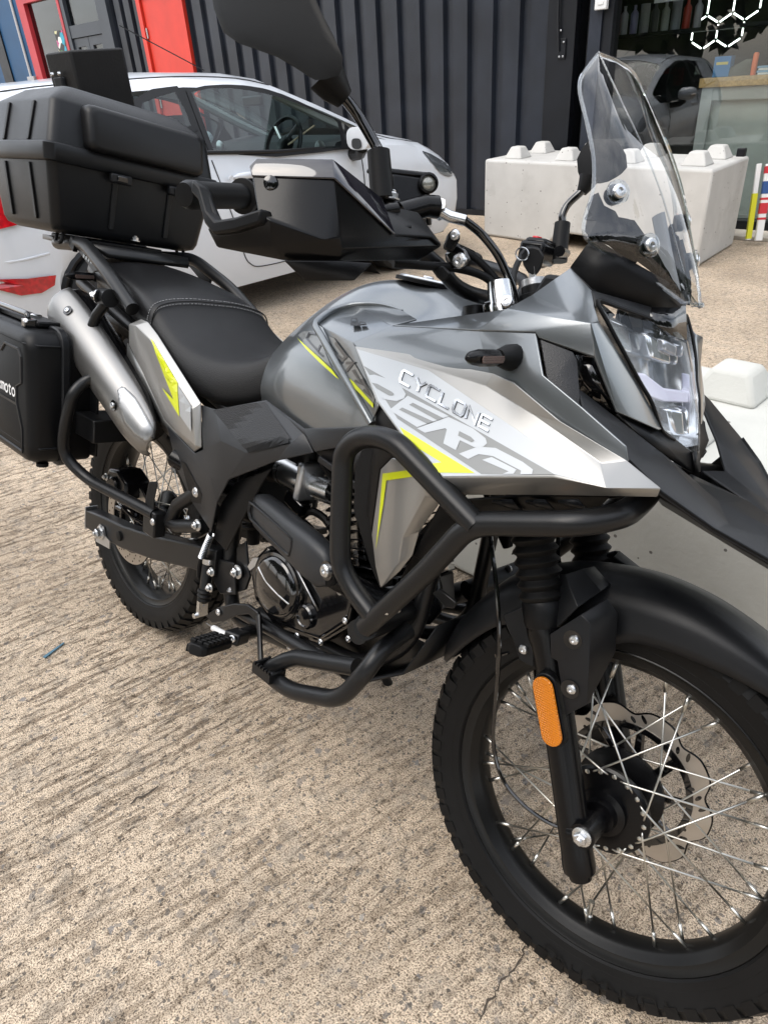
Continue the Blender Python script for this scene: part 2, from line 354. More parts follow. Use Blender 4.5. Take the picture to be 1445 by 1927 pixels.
# hairline cracks in the slab
gro = bpy.data.objects['ground']; m_crk = mat('crack_dirt', (0.07, 0.055, 0.042), 0.95)
for pts, wd in (([(1000, 1775), (985, 1788), (978, 1806), (960, 1830), (942, 1846), (930, 1872), (914, 1888), (900, 1924)], 0.0022), ([(245, 1515), (262, 1500), (280, 1492), (300, 1476)], 0.003)):
    rc_ = random.Random(3); g_ = [G(x, y, 0.0012) for x, y in pts]; g_ = [p+V((rc_.uniform(-.003, .003), rc_.uniform(-.003, .003), 0)) for p in cr_spline(g_, 4)]; vs, fs = [], []
    for k, p in enumerate(g_):
        d_ = (g_[min(k+1, len(g_)-1)]-g_[max(k-1, 0)]).normalized(); n_ = V((-d_.y, d_.x, 0)); w2 = wd*rc_.uniform(.3, 1.0)*(0.15 if k in (0, len(g_)-1) else 1); vs += [p+n_*w2, p-n_*w2]
        if k: fs.append((2*k-2, 2*k-1, 2*k+1, 2*k))
    mk('crack', (vs, fs), m_crk, gro, smooth=0, recalc=False)

# ------------------------------------------------------------------ building
WQ = V((-1, 6.2, 0)); WE = V((math.cos(R(184)), math.sin(R(184)), 0)); WN = V((WE.y, -WE.x, 0)); WN = WN if WN.y < 0 else -WN
def W(s, z, d=0.0): return WQ+WE*s+WN*d+V((0, 0, z))
def wquad(s0, s1, z0, z1, d): return [W(s0, z0, d), W(s1, z0, d), W(s1, z1, d), W(s0, z1, d)]
def wbox(s0, s1, z0, z1, d0, d1):
    a = wquad(s0, s1, z0, z1, d0); b_ = wquad(s0, s1, z0, z1, d1)
    return a+b_, [(3, 2, 1, 0), (4, 5, 6, 7), (0, 1, 5, 4), (1, 2, 6, 5), (2, 3, 7, 6), (3, 0, 4, 7)]
m_clad = mat('navy_cladding', (0.0150, 0.0185, 0.0265), 0.38, bump=(3.0, 0.3, 'noise'), var=(2.5, 0.35), rvar=0.12, spec=0.4)
m_clad_d = mat('dark_frame_paint', (0.004, 0.005, 0.0075), 0.42, spec=0.35, var=(4, 0.25), rvar=0.08)
m_grey_fr = mat('slate_grey_frame', (0.036, 0.044, 0.055), 0.45, var=(4, 0.1))
m_red = mat('red_door_paint', (0.60, 0.035, 0.018), 0.45, var=(3, 0.1))
m_redf = mat('crimson_frame_paint', (0.42, 0.025, 0.035), 0.45, var=(3, 0.1))
m_blue = mat('blue_wall_paint', (0.002, 0.052, 0.135), 0.55, var=(2, 0.15))
m_white = mat('white_plastic', (0.72, 0.72, 0.71), 0.45)
m_steel = mat('zinc_steel', (0.62, 0.63, 0.64), 0.28, 1.0, rvar=0.08)
m_inside = mat('dark_room_paint', (0.022, 0.0225, 0.023), 0.8, var=(2, 0.4))
m_glass_sh = glassmat('shop_glass', (0.84, 0.87, 0.86), 0.0, 1.7, 1.5)
m_glass_dk = glassmat('tinted_glass', (0.45, 0.48, 0.5), 0.0, 1.8, 1.5)
bld = empty('workshop_building', W(4, 0)); bld.location = W(4, 0)
tag(bld, 'long dark navy workshop building clad in corrugated metal behind the cars', 'building')
def bpart(name, vf, m, parent=bld, **k):
    vs = [V(v)-(W(4, 0)) for v in vf[0]]
    return mk(name, (vs, vf[1]), m, parent, **k)
def cladding(s0, s1, z0, z1, pitch=0.285):
    n = max(1, round((s1-s0)/(pitch*3))); wd = (s1-s0)/n
    for k in range(n):
        a = s0+k*wd; prof = []; q = wd/3
        for j in range(3):
            x = a+j*q
            prof += [(x, 0.0), (x+q*0.58, 0.0), (x+q*0.64, -0.05), (x+q*0.94, -0.05)]
        prof.append((a+wd-0.0005, 0.0))
        dz = 0.003*(k % 2)
        vs = [W(s, z0, d+dz) for s, d in prof]+[W(s, z1, d+dz) for s, d in prof]; m_ = len(prof)
        bpart('cladding_sheet', (vs, [(i, i+1, m_+i+1, m_+i) for i in range(m_-1)]), m_clad, smooth=0, recalc=False)
HT = 4.6
cladding(1.72, 7.06, 0.06, HT); cladding(8.12, 8.84, 0.06, HT)
bpart('backing_wall', wbox(1.42, 14.2, 0, HT, -0.30, -0.06), m_clad_d, smooth=0)
bpart('flat_panel', wbox(1.42, 1.705, 0.02, HT, -0.05, 0.03), m_clad_d, bevel=0.004)
bpart('base_trim', wbox(1.72, 7.05, 0.0, 0.06, -0.05, 0.012), m_clad_d, smooth=0)
bpart('roof_edge', wbox(-4.0, 14.2, HT, HT+0.25, -0.4, 0.25), m_clad_d, smooth=0)
# steel stay with bolts on the flat panel
stay = bpart('stay_rod', tube([W(1.60, 2.3, 0.06), W(1.585, 1.72, 0.055), W(1.56, 1.46, 0.05)], 0.011, 8), m_clad_d)
pl = bpart('stay_plate', wbox(1.50, 1.575, 1.40, 1.56, 0.031, 0.045), m_clad_d, bevel=0.003)
for ds, dz in ((1.52, 1.42), (1.556, 1.42), (1.52, 1.53), (1.556, 1.62)):
    bpart('bolt', lathe([(0.009, 0), (0.009, 0.006), (0.005, 0.010)], W(ds, dz, 0.045), WN, 8), m_steel)
# white switch box
sw = bpart('switch_box', wbox(1.10, 1.21, 1.735, 1.84, 0.075, 0.12), m_white, bevel=0.006)
bpart('rocker', wbox(1.13, 1.18, 1.77, 1.80, 0.12, 0.126), m_white, bevel=0.002)
# red door
rd = empty('red_door', W(7.6, 0)); rd.location = W(7.6, 0); tag(rd, 'bright red metal door in a red frame left of the corrugated wall', 'door')
def dpart(root, name, vf, m, **k): return mk(name, ([V(v)-root.location for v in vf[0]], vf[1]), m, root, **k)
dpart(rd, 'door_frame', join(wbox(7.07, 7.16, 0.02, 2.62, -0.05, 0.05), wbox(8.03, 8.115, 0.02, 2.62, -0.05, 0.05), wbox(7.16, 8.03, 2.52, 2.62, -0.05, 0.05)), m_red, smooth=0)
dl = dpart(rd, 'door_leaf', wbox(7.17, 8.02, 0.03, 2.51, -0.04, 0.015), m_red, bevel=0.004)
for z in (0.3, 1.2, 2.05): dpart(rd, 'hinge', lathe([(0.012, 0), (0.012, 0.12)], W(8.005, z, 0.03), (0, 0, 1), 8), m_steel)
dpart(rd, 'handle', tube(fillet([W(7.24, 1.05, 0.015), W(7.24, 1.05, 0.06), W(7.34, 1.05, 0.06)], 0.01), 0.009, 8), m_steel)
# grey glazed double door with transom
gd = empty('grey_double_door', W(9.5, 0)); gd.location = W(9.5, 0); tag(gd, 'slate grey glazed double door with a transom window', 'door')
dpart(gd, 'door_frame', join(wbox(8.85, 9.12, 0.02, 3.2, -0.04, 0.06), wbox(10.02, 10.12, 0.02, 3.2, -0.04, 0.06), wbox(9.12, 10.02, 2.20, 2.36, -0.03, 0.05), wbox(9.12, 10.02, 2.74, 3.2, -0.03, 0.05)), m_grey_fr, smooth=0)
dpart(gd, 'transom_pane', wbox(9.121, 10.019, 2.361, 2.739, -0.012, 0.0), m_glass_dk, smooth=0)
for a, b_ in ((9.13, 9.57), (9.58, 10.01)):
    lf = dpart(gd, 'door_leaf', join(wbox(a, a+0.09, 0.03, 2.19, -0.02, 0.03), wbox(b_-0.09, b_, 0.03, 2.19, -0.02, 0.03), wbox(a+0.09, b_-0.09, 0.03, 0.35, -0.02, 0.03), wbox(a+0.09, b_-0.09, 2.08, 2.19, -0.02, 0.03)), m_grey_fr, smooth=0)
    mk('pane', ([V(v)-gd.location for v in wbox(a+0.091, b_-0.091, 0.351, 2.079, -0.008, 0.004)[0]], wbox(0, 1, 0, 1, 0, 1)[1]), m_glass_dk, lf, smooth=0)
# notice on the door
nt_ = mk('paper_notice', wbox(9.50, 9.68, 1.62, 2.03, 0.034, 0.0365), m_white, smooth=0)
tag(nt_, 'narrow white paper notice stuck on the grey glazed door', 'notice')
m_ink = mat('black_print', (0.02, 0.02, 0.02), 0.7)
for z0, z1, s0, s1 in ((1.88, 1.95, 9.51, 9.67), (1.80, 1.82, 9.54, 9.64), (1.75, 1.762, 9.54, 9.64), (1.71, 1.722, 9.56, 9.64), (1.67, 1.682, 9.55, 9.64)):
    mk('print_line', wbox(s0, s1, z0, z1, 0.0365, 0.0372), m_ink, nt_, smooth=0)
# red framed window with posters
rw = empty('red_framed_window', W(10.8, 0)); rw.location = W(10.8, 0); tag(rw, 'tall dark window in a crimson frame beside the blue wall', 'window')
dpart(rw, 'window_frame', join(wbox(10.125, 10.19, 0.02, 3.2, -0.03, 0.07), wbox(11.22, 11.44, 0.02, 3.2, -0.03, 0.07), wbox(10.19, 11.22, 2.76, 3.2, -0.03, 0.07), wbox(10.19, 11.22, 0.02, 0.4, -0.03, 0.07)), m_redf, smooth=0)
dpart(rw, 'pane', wbox(10.191, 11.219, 0.401, 2.759, -0.012, 0.0), glassmat('window_glass_dark', (0.25, 0.26, 0.27), 0, 2.0, 1.5), smooth=0)
m_post = bpy.data.materials.new('poster_print'); m_post.use_nodes = True
_t = m_post.node_tree; _v = _t.nodes.new('ShaderNodeTexVoronoi'); _v.inputs['Scale'].default_value = 13; _tc = _t.nodes.new('ShaderNodeTexCoord'); _r = _t.nodes.new('ShaderNodeValToRGB'); _s = _t.nodes.new('ShaderNodeSeparateColor')
_r.color_ramp.interpolation = 'CONSTANT'
for k, (p, c) in enumerate([(0, (0.02, 0.02, 0.02)), (0.42, (0.55, 0.53, 0.30)), (0.55, (0.02, 0.30, 0.42)), (0.7, (0.45, 0.08, 0.22)), (0.82, (0.06, 0.2, 0.05)), (0.92, (0.7, 0.7, 0.65))]):
    e = _r.color_ramp.elements[k] if k < 2 else _r.color_ramp.elements.new(p); e.position = p; e.color = (*c, 1)
_t.links.new(_tc.outputs['Object'], _v.inputs['Vector']); _t.links.new(_v.outputs['Color'], _s.inputs[0]); _t.links.new(_s.outputs[0], _r.inputs[0]); _t.links.new(_r.outputs[0], _t.nodes['Principled BSDF'].inputs['Base Color'])
po = mk('poster', wbox(10.22, 10.58, 1.72, 2.34, 0.002, 0.006), m_post, smooth=0); tag(po, 'colourful speckled poster in the dark red framed window', 'poster')
# blue wall with conduit
bl = mk('blue_wall', wbox(11.45, 15.5, 0.02, HT, -0.05, 0.05), m_blue, smooth=0); tag(bl, 'flat blue painted wall at the far left', 'wall')
cd_ = mk('conduit_pipe', tube([W(11.62, 1.78, 0.07), W(11.62, 3.6, 0.07)], 0.022, 8), mat('conduit_white', (0.5, 0.5, 0.5), 0.5)); tag(cd_, 'pale vertical conduit running down the blue wall to sockets', 'pipe')
mk('socket_box', wbox(11.46, 11.70, 1.66, 1.78, 0.05, 0.11), mat('socket_grey', (0.35, 0.35, 0.36), 0.5), cd_, bevel=0.005)
dk = mk('dark_doorway', wbox(12.30, 12.62, 0.02, 3.4, 0.052, 0.075), m_clad_d, smooth=0); tag(dk, 'black door edge on the blue wall at the left border', 'door frame')

# shop front on the right
sf = empty('shop_window', W(-0.5, 0)); sf.location = W(-0.5, 0); tag(sf, 'large glazed shop window in a dark frame right of the corrugated wall', 'window')
dpart(sf, 'recess', wbox(1.275, 1.415, 0.0, HT, -0.30, -0.20), m_inside, smooth=0)
dpart(sf, 'jamb', wbox(1.155, 1.27, 0.0, HT, -0.2, 0.07), m_clad, smooth=0)
dpart(sf, 'window_frame', join(wbox(1.06, 1.15, 0.0, HT, -0.1, 0.05), wbox(-3.4, 1.06, 0.0, 0.10, -0.1, 0.05), wbox(-3.4, 1.06, 3.0, HT, -0.1, 0.05), wbox(-3.5, -3.4, 0, HT, -0.1, 0.05)), m_clad_d, smooth=0)
dpart(sf, 'pane', wbox(-3.399, 1.059, 0.101, 2.999, -0.03, -0.02), m_glass_sh, smooth=0)
dpart(sf, 'room_shell', ([W(2.8, 0.02, -0.32), W(-3.6, 0.02, -0.32), W(-3.6, 0.02, -3.5), W(2.8, 0.02, -3.5), W(2.8, 3.1, -0.32), W(-3.6, 3.1, -0.32), W(-3.6, 3.1, -3.5), W(2.8, 3.1, -3.5)], [(0, 1, 2, 3), (4, 5, 6, 7), (0, 3, 7, 4), (1, 2, 6, 5), (3, 2, 6, 7)]), m_inside, smooth=0)
dpart(sf, 'sill', wbox(-3.5, 1.27, 0.0, 0.035, 0.05, 0.35), mat('threshold_concrete', (0.42, 0.38, 0.32), 0.85, var=(6, 0.2), bump=(60, 0.4, 'noise')), bevel=0.006)
# hexagonal light tubes on the back wall of the shop
m_tube = emat('light_tube', (0.9, 1.0, 0.93), 5.0)
def hexlight(s, z, d, rad):
    pts = [W(s+rad*math.cos(R(60*k+30)), z+rad*math.sin(R(60*k+30)), d) for k in range(6)]
    return pts
hx = empty('hexagon_ceiling_lights', W(-1.0, 2.0, -2.2)); hx.location = W(-1.0, 2.0, -2.2); tag(hx, 'lit white hexagon light tubes hanging inside the shop', 'light')
seen = set()
for (i, j) in ((0, 0), (1, 0), (0, 1), (1, 1)):
    rad = 0.150; cs = 1.04-(i*math.sqrt(3)*rad+(j % 2)*math.sqrt(3)/2*rad); cz = 1.575+j*1.5*rad
    pts = hexlight(cs, cz, -2.2, rad)
    for k in range(6):
        a, b_ = pts[k], pts[(k+1) % 6]; key = tuple(round(v, 2) for v in (a+b_)/2)
        if key in seen or (i, j) in ((-1, 0), (3, 0)) and k in (0, 2): continue
        seen.add(key); a2 = a.lerp(b_, 0.1); b2 = a.lerp(b_, 0.9)
        mk('light_tube', ([v-hx.location for v in tube([a2, b2], 0.0075, 6)[0]], tube([a2, b2], 0.0075, 6)[1]), m_tube, hx)
# shop counter
m_cgrey = mat('counter_grey', (0.36, 0.37, 0.36), 0.5, var=(5, 0.1)); m_chip = mat('chipboard', (0.50, 0.32, 0.14), 0.7, var=(55, 0.3), bump=(120, 0.3, 'noise'))
cq = 0.42
def CT(s0, s1, z0, z1, d0, d1): return wbox(s0, s1, z0, z1, d0, d1)
ct = empty('shop_counter', W(-0.6, 0.02, -0.5)); ct.location = W(-0.6, 0.02, -0.5); tag(ct, 'pale grey counter with a chipboard top behind the shop glass', 'counter')
dpart(ct, 'top_board', CT(-1.7, 0.30, 1.11, 1.18, -0.75, -0.12), m_chip, bevel=0.004)
dpart(ct, 'front_frame', join(CT(0.18, 0.275, 0.03, 1.109, -0.20, -0.14), CT(-1.7, -1.6, 0.03, 1.109, -0.20, -0.14), CT(-1.6, 0.18, 1.01, 1.109, -0.20, -0.14), CT(-1.6, 0.18, 0.03, 0.12, -0.20, -0.14)), m_cgrey, bevel=0.004)
dpart(ct, 'front_panel', CT(-1.6, 0.18, 0.12, 1.01, -0.20, -0.175), mat('counter_panel', (0.40, 0.42, 0.40), 0.35, var=(4, 0.15)), smooth=0)
dpart(ct, 'side_panel', CT(0.245, 0.275, 0.03, 1.109, -0.70, -0.20), m_cgrey, smooth=0)
bk = mk('blue_box', wbox(0.10, 0.235, 1.181, 1.33, -0.32, -0.22), mat('blue_card', (0.03, 0.18, 0.42), 0.5), bevel=0.004); tag(bk, 'small blue carton standing on the shop counter', 'box')
mk('printed_band', wbox(0.12, 0.215, 1.27, 1.29, -0.22, -0.2185), mat('yellow_print', (0.6, 0.5, 0.15), 0.5), bk, smooth=0)
m_shoe = mat('olive_shoe', (0.05, 0.05, 0.035), 0.55)
shoe = mk('trainer_shoe', loft([[W(0.17-0.24*t, 1.184+h*zz, -0.27+0.05*math.cos(a)*ww) for a, zz in [(math.pi*k/5, math.sin(math.pi*k/5)) for k in range(6)]] for t, h, ww in ((0, 0.03, 0.5), (0.12, 0.06, 1), (0.45, 0.085, 1), (0.75, 0.12, 0.9), (0.95, 0.12, 0.8), (1.0, 0.07, 0.7))]), m_shoe); tag(shoe, 'dark olive shoe lying on the shop counter', 'shoe')
op = mk('orange_tube', lathe([(0.022, 0), (0.022, 0.15), (0.014, 0.16)], W(-0.085, 1.181, -0.25), (0, 0, 1), 12), mat('orange_plastic', (0.75, 0.16, 0.05), 0.5)); tag(op, 'orange tube standing on the shop counter', 'tube')
st_ = empty('paper_stack', W(-0.6, 1.181, -0.3)); st_.location = W(-0.6, 1.181, -0.3); tag(st_, 'low stack of white and blue leaflets on the shop counter', 'leaflets')
for k in range(4): mk('leaflet', ([v-st_.location for v in wbox(-0.34, -0.13+0.01*(k % 2), 1.182+0.016*k, 1.196+0.016*k, -0.38, -0.22)[0]], wbox(0, 1, 0, 1, 0, 1)[1]), (m_white, mat('pale_blue_card', (0.25, 0.42, 0.6), 0.5))[k % 2], st_, smooth=0)
# shelf of bottles and tins
sh = empty('shop_shelf', W(1.0, 1.5, -1.2)); sh.location = W(1.0, 1.5, -1.2); tag(sh, 'dark wall shelf inside the shop holding bottles', 'shelf')
dpart(sh, 'shelf_board', wbox(-0.3, 1.75, 1.555, 1.585, -1.4, -1.1), m_clad_d, smooth=0)
cols = [(0.42, 0.05, 0.03), (0.35, 0.34, 0.36), (0.28, 0.26, 0.42), (0.3, 0.3, 0.3), (0.05, 0.05, 0.06), (0.40, 0.42, 0.4), (0.28, 0.3, 0.33)]
for k in range(9):
    s_ = 1.62-k*0.105
    bt = mk('bottle', lathe([(0.035, 0), (0.037, 0.01), (0.037, 0.17), (0.015, 0.20), (0.015, 0.24)] if k % 3 else [(0.045, 0), (0.045, 0.24)], W(s_, 1.586, -1.2), (0, 0, 1), 12), mat('bottle_%d' % k, cols[k % 7], 0.4))
    tag(bt, ['red-topped', 'grey', 'violet', 'pale', 'black', 'silver', 'slate', 'red', 'grey-white'][k]+' container on the shop shelf, %s from the window jamb' % ['first', 'second', 'third', 'fourth', 'fifth', 'sixth', 'seventh', 'eighth', 'ninth'][k], 'bottle', 'bottles on the shop shelf')
pn = mk('paper_sign', wbox(0.80, 1.10, 1.80, 2.05, -0.9, -0.895), m_white, smooth=0); tag(pn, 'white paper hung at the top inside the shop window', 'sign')

# ------------------------------------------------------------------ concrete interlocking blocks
def conc_mat(name, col, dark):
    m = mat(name, col, 0.9, var=(4, 0.08), bump=(70, 0.6, 'noise'), spec=0.3); t = m.node_tree; b = t.nodes['Principled BSDF']
    lk = b.inputs['Base Color'].links[0].from_socket; tcn = t.nodes.new('ShaderNodeTexCoord')
    n = t.nodes.new('ShaderNodeTexNoise'); n.inputs['Scale'].default_value = 2.2; n.inputs['Detail'].default_value = 7; n.inputs['Roughness'].default_value = 0.65
    r = t.nodes.new('ShaderNodeValToRGB'); r.color_ramp.elements[0].position = 0.56; r.color_ramp.elements[1].position = 0.74; r.color_ramp.elements[1].color = (0.6, 0.6, 0.6, 1)
    x = t.nodes.new('ShaderNodeMix'); x.data_type = 'RGBA'; x.inputs[7].default_value = (*dark, 1)
    t.links.new(tcn.outputs['Object'], n.inputs['Vector']); t.links.new(n.outputs['Fac'], r.inputs[0]); t.links.new(r.outputs[0], x.inputs[0]); t.links.new(lk, x.inputs[6])
    # air holes
    v = t.nodes.new('ShaderNodeTexVoronoi'); v.inputs['Scale'].default_value = 34; t.links.new(tcn.outputs['Object'], v.inputs['Vector'])
    sp = t.nodes.new('ShaderNodeSeparateColor'); t.links.new(v.outputs['Color'], sp.inputs[0])
    a = t.nodes.new('ShaderNodeMath'); a.operation = 'MULTIPLY'; a.inputs[1].default_value = 0.22; t.links.new(sp.outputs[0], a.inputs[0])
    l1 = t.nodes.new('ShaderNodeMath'); l1.operation = 'LESS_THAN'; t.links.new(v.outputs['Distance'], l1.inputs[0]); t.links.new(a.outputs[0], l1.inputs[1])
    l2 = t.nodes.new('ShaderNodeMath'); l2.operation = 'GREATER_THAN'; l2.inputs[1].default_value = 0.72; t.links.new(sp.outputs[1], l2.inputs[0])
    l3 = t.nodes.new('ShaderNodeMath'); l3.operation = 'MULTIPLY'; t.links.new(l1.outputs[0], l3.inputs[0]); t.links.new(l2.outputs[0], l3.inputs[1])
    y = t.nodes.new('ShaderNodeMix'); y.data_type = 'RGBA'; y.inputs[7].default_value = (0.16, 0.15, 0.14, 1); t.links.new(l3.outputs[0], y.inputs[0]); t.links.new(x.outputs[2], y.inputs[6])
    t.links.new(y.outputs[2], b.inputs['Base Color'])
    return m
def conc_block(name, label, origin, ex, ey, h, m, studs, notch=True, sb=0.17, sh_=0.10):
    """origin: near corner on the ground; ex, ey: edge vectors of the base"""
    origin, ex, ey = V(origin), V(ex), V(ey); root = empty(name, origin); tag(root, label, 'concrete block')
    lx, ly = ex.length, ey.length; ux, uy = ex/lx, ey/ly; uz = V((0, 0, 1))
    a, g, nh = lx*0.36, lx*0.64, h*0.17
    prof = [(0, 0), (a, 0), (a+nh, nh), (g-nh, nh), (g, 0), (lx, 0), (lx, h), (0, h)] if notch else [(0, 0), (lx, 0), (lx, h), (0, h)]
    prof = [(x, z+0.004) for x, z in prof]
    mk('block_body', prism([ux*x+uz*z for x, z in prof], ey), m, root, bevel=0.022, seg=3)
    for fx, fy in studs:
        c = ux*(lx*fx)+uy*(ly*fy)+uz*(h+0.002); t_ = sb*0.52
        lo = [c+ux*(i*sb/2)+uy*(j*sb/2) for i, j in ((-1, -1), (1, -1), (1, 1), (-1, 1))]; up = [c+ux*(i*t_/2)+uy*(j*t_/2)+uz*sh_ for i, j in ((-1, -1), (1, -1), (1, 1), (-1, 1))]
        mk('stud', (lo+up, [(3, 2, 1, 0), (4, 5, 6, 7), (0, 1, 5, 4), (1, 2, 6, 5), (2, 3, 7, 6), (3, 0, 4, 7)]), m, root, bevel=0.014, seg=3)
    return root
m_conc1 = conc_mat('pale_concrete', (0.52, 0.51, 0.485), (0.34, 0.325, 0.30)); m_conc2 = conc_mat('grey_green_concrete', (0.50, 0.50, 0.465), (0.36, 0.35, 0.315))
B0 = V((-0.47, 4.78, 0)); BE = V((-2.68, 5.11, 0))-B0; BD = V((-0.55, 5.66, 0))-B0
blk = conc_block('concrete_block', 'pale concrete interlocking block standing by the shop window behind the windscreen', B0, BE, BD, 0.655, m_conc1, [(fx, fy) for fx in (0.09, 0.35, 0.62, 0.88) for fy in (0.24, 0.76)], sb=0.21, sh_=0.095)
blk2 = conc_block('concrete_block', 'whitish concrete interlocking block lying beside the front wheel', (0.47, 0.735, 0), (1.9, -0.03, 0), (0.012, 0.775, 0), 0.50, m_conc2, [(0.285, 0.79), (0.285, 0.33), (0.55, 0.79), (0.55, 0.33), (0.81, 0.79), (0.81, 0.33)], notch=False, sb=0.19, sh_=0.08)
# lifting clip on block
lc = mk('black_clip', box(G(1391, 296, 0.655)+V((0, 0.02, 0.032)), (0.06, 0.05, 0.06)), m_clad_d, bevel=0.006); tag(lc, 'small black clip lying on top of the far concrete block', 'clip')
# long packets leaning in the corner
def packet(name, label, pts, m, bands):
    a, b_, wd = pts; root = mk(name, box((a+b_)/2, (wd, 0.03, (b_-a).length), (b_-a).to_track_quat('Z', 'Y').to_matrix()), m, bevel=0.004); tag(root, label, 'packet')
    d = (b_-a); 
    for f0, f1, mm in bands:
        c = a+d*((f0+f1)/2); mk('printed_band', box(c, (wd+0.003, 0.033, d.length*(f1-f0)), d.to_track_quat('Z', 'Y').to_matrix()), mm, root, smooth=0)
m_yel = mat('yellow_plastic', (0.62, 0.60, 0.02), 0.45); m_rd = mat('red_print', (0.5, 0.02, 0.03), 0.5); m_bl = mat('blue_print', (0.02, 0.07, 0.22), 0.5)
_a = WY(1422, 418, 5.72); _b = WY(1436, 308, 5.80)
packet('striped_packet', 'tall white, red and blue packet leaning in the corner by the far block', (V((_a.x+0.045, _a.y, 0.04)), V((_b.x+0.045, _b.y, _b.z)), 0.055), m_white, [(0.28, 0.31, m_rd), (0.36, 0.50, m_rd), (0.54, 0.57, m_rd), (0.62, 0.78, m_bl), (0.88, 0.97, m_rd)])
packet('yellow_edged_packet', 'narrow white packet with a yellow edge leaning beside the striped one', (V((_a.x-0.03, _a.y-0.01, 0.04)), V((_b.x-0.03, _b.y-0.01, _b.z)), 0.035), m_white, [(0.02, 0.62, m_yel)])
# blue plastic strip on the ground
q0, q1 = G(85, 1240), G(122, 1212)
dr = (q1-q0).normalized(); pr_ = V((-dr.y, dr.x, 0)); q0.z = q1.z = 0.003
bs = mk('plastic_strip', prism([q0-pr_*0.004, q1-pr_*0.002, q1+pr_*0.002, q0+pr_*0.006], (0, 0, 0.003)), mat('faded_blue_plastic', (0.05, 0.14, 0.2), 0.5), smooth=0); tag(bs, 'short faded blue plastic strip lying on the concrete', 'plastic strip')

# black padded case on a post behind the top box
cq_ = [V((-0.735, 0.514, 0)), V((-0.669, 0.644, 0)), V((-0.763, 0.453, 0))]
cs0 = empty('black_case', (-0.76, 0.57, 0)); tag(cs0, 'upright black leather-covered case with a chrome latch behind the top box', 'case')
m_case = mat('black_leatherette', (0.006, 0.006, 0.0065), 0.5, spec=0.3, bump=(150, 0.4, 'noise'), var=(6, 0.2))
c0 = V((-0.735, 0.514, 0)); cu_ = (V((-0.662, 0.648, 0))-c0); cv_ = V((-0.118, -0.024, 0))
base_ = [c0, c0+cu_, c0+cu_+cv_, c0+cv_]
mk('case_body', prism([b_-cs0.location+V((0, 0, 1.12)) for b_ in base_], (0, 0, 0.303)), m_case, cs0, bevel=0.006, seg=3)
lc0 = c0+cv_*0.55-cs0.location; ln = cu_.normalized()*-1
mk('latch', prism([lc0+cv_*f-V((0, 0, 0))+V((0, 0, z))+ln*0.002 for f, z in ((-0.16, 1.36), (0.16, 1.36), (0.10, 1.27), (-0.10, 1.27))], ln*0.012), m_clad_d, cs0, bevel=0.003)
for f, z in ((-0.14, 1.368), (0.14, 1.368), (0.14, 1.275), (-0.14, 1.275)): mk('latch_stud', lathe([(0.006, 0), (0.006, 0.006), (0.003, 0.009)], lc0+cv_*f+V((0, 0, z))+ln*0.010, ln, 8), m_steel, cs0)
mk('post', tube([V((0, 0, 0.003)), V((0, 0, 1.12))], 0.02, 10), m_clad_d, cs0); mk('foot_plate', lathe([(0.045, 0.002), (0.045, 0.01), (0.03, 0.018)], (0, 0, 0), (0, 0, 1), 20), m_clad_d, cs0)

# ------------------------------------------------------------------ trees along the far side of the yard, behind the photographer
m_leaf = mat('dark_foliage', (0.030, 0.055, 0.018), 0.6, var=(1.5, 0.4)); m_bark = mat('bark', (0.06, 0.045, 0.03), 0.9, bump=(20, 0.5, 'noise'))
rnd = random.Random(11)
def crown_mesh():
    vs, fs = [], []
    for k in range(900):
        u = V((rnd.gauss(0, 1), rnd.gauss(0, 1), rnd.gauss(0, 1))).normalized(); lump = 1+0.22*math.sin(3.1*u.x+2*u.z)*math.cos(2.7*u.y)
        c = V((u.x*2.1, u.y*2.1, u.z*2.3+3.7))*1.0; c = V((u.x*2.1*lump, u.y*2.1*lump, 3.7+u.z*2.4*lump))*1.0; c = V((c.x, c.y, c.z)).lerp(V((0, 0, 3.7)), rnd.random()**2*0.6)
        a = V((rnd.gauss(0, 1), rnd.gauss(0, 1), rnd.gauss(0, 1))).normalized(); b = a.orthogonal().normalized(); s_ = rnd.uniform(0.22, 0.45); n = len(vs)
        vs += [c+a*s_, c+b*s_*0.7, c-a*s_, c-b*s_*0.7]; fs.append((n, n+1, n+2, n+3))
    return vs, fs
tv_ = []
for k, (x, y, sc_) in enumerate([(-9, -7.5, 1.1), (-5.5, -8.2, 1.0), (-2, -7.6, 1.15), (1.5, -8.3, 1.05), (5, -7.4, 1.1), (8.5, -6.0, 1.0), (10.5, -2.6, 1.15), (11.5, 1.2, 1.0), (11, 4.8, 1.1)]):
    mt_ = Matrix.Translation((x, y, 0)) @ Matrix.Rotation(k*1.3, 4, 'Z') @ Matrix.Scale(sc_, 4); vv, ff = crown_mesh(); tv_.append(([mt_ @ v for v in vv], ff))
    vv, ff = tube([V((0, 0, 0)), V((0.05, 0.02, 1.4)), V((0, 0.05, 3.4))], [0.2, 0.16, 0.08], 10); tv_.append(([mt_ @ v for v in vv], ff))
tag(mk('tree_line', join(*tv_), m_leaf, smooth=0, recalc=False), 'dark line of leafy trees across the yard, seen only as reflections', 'trees', kind='stuff')
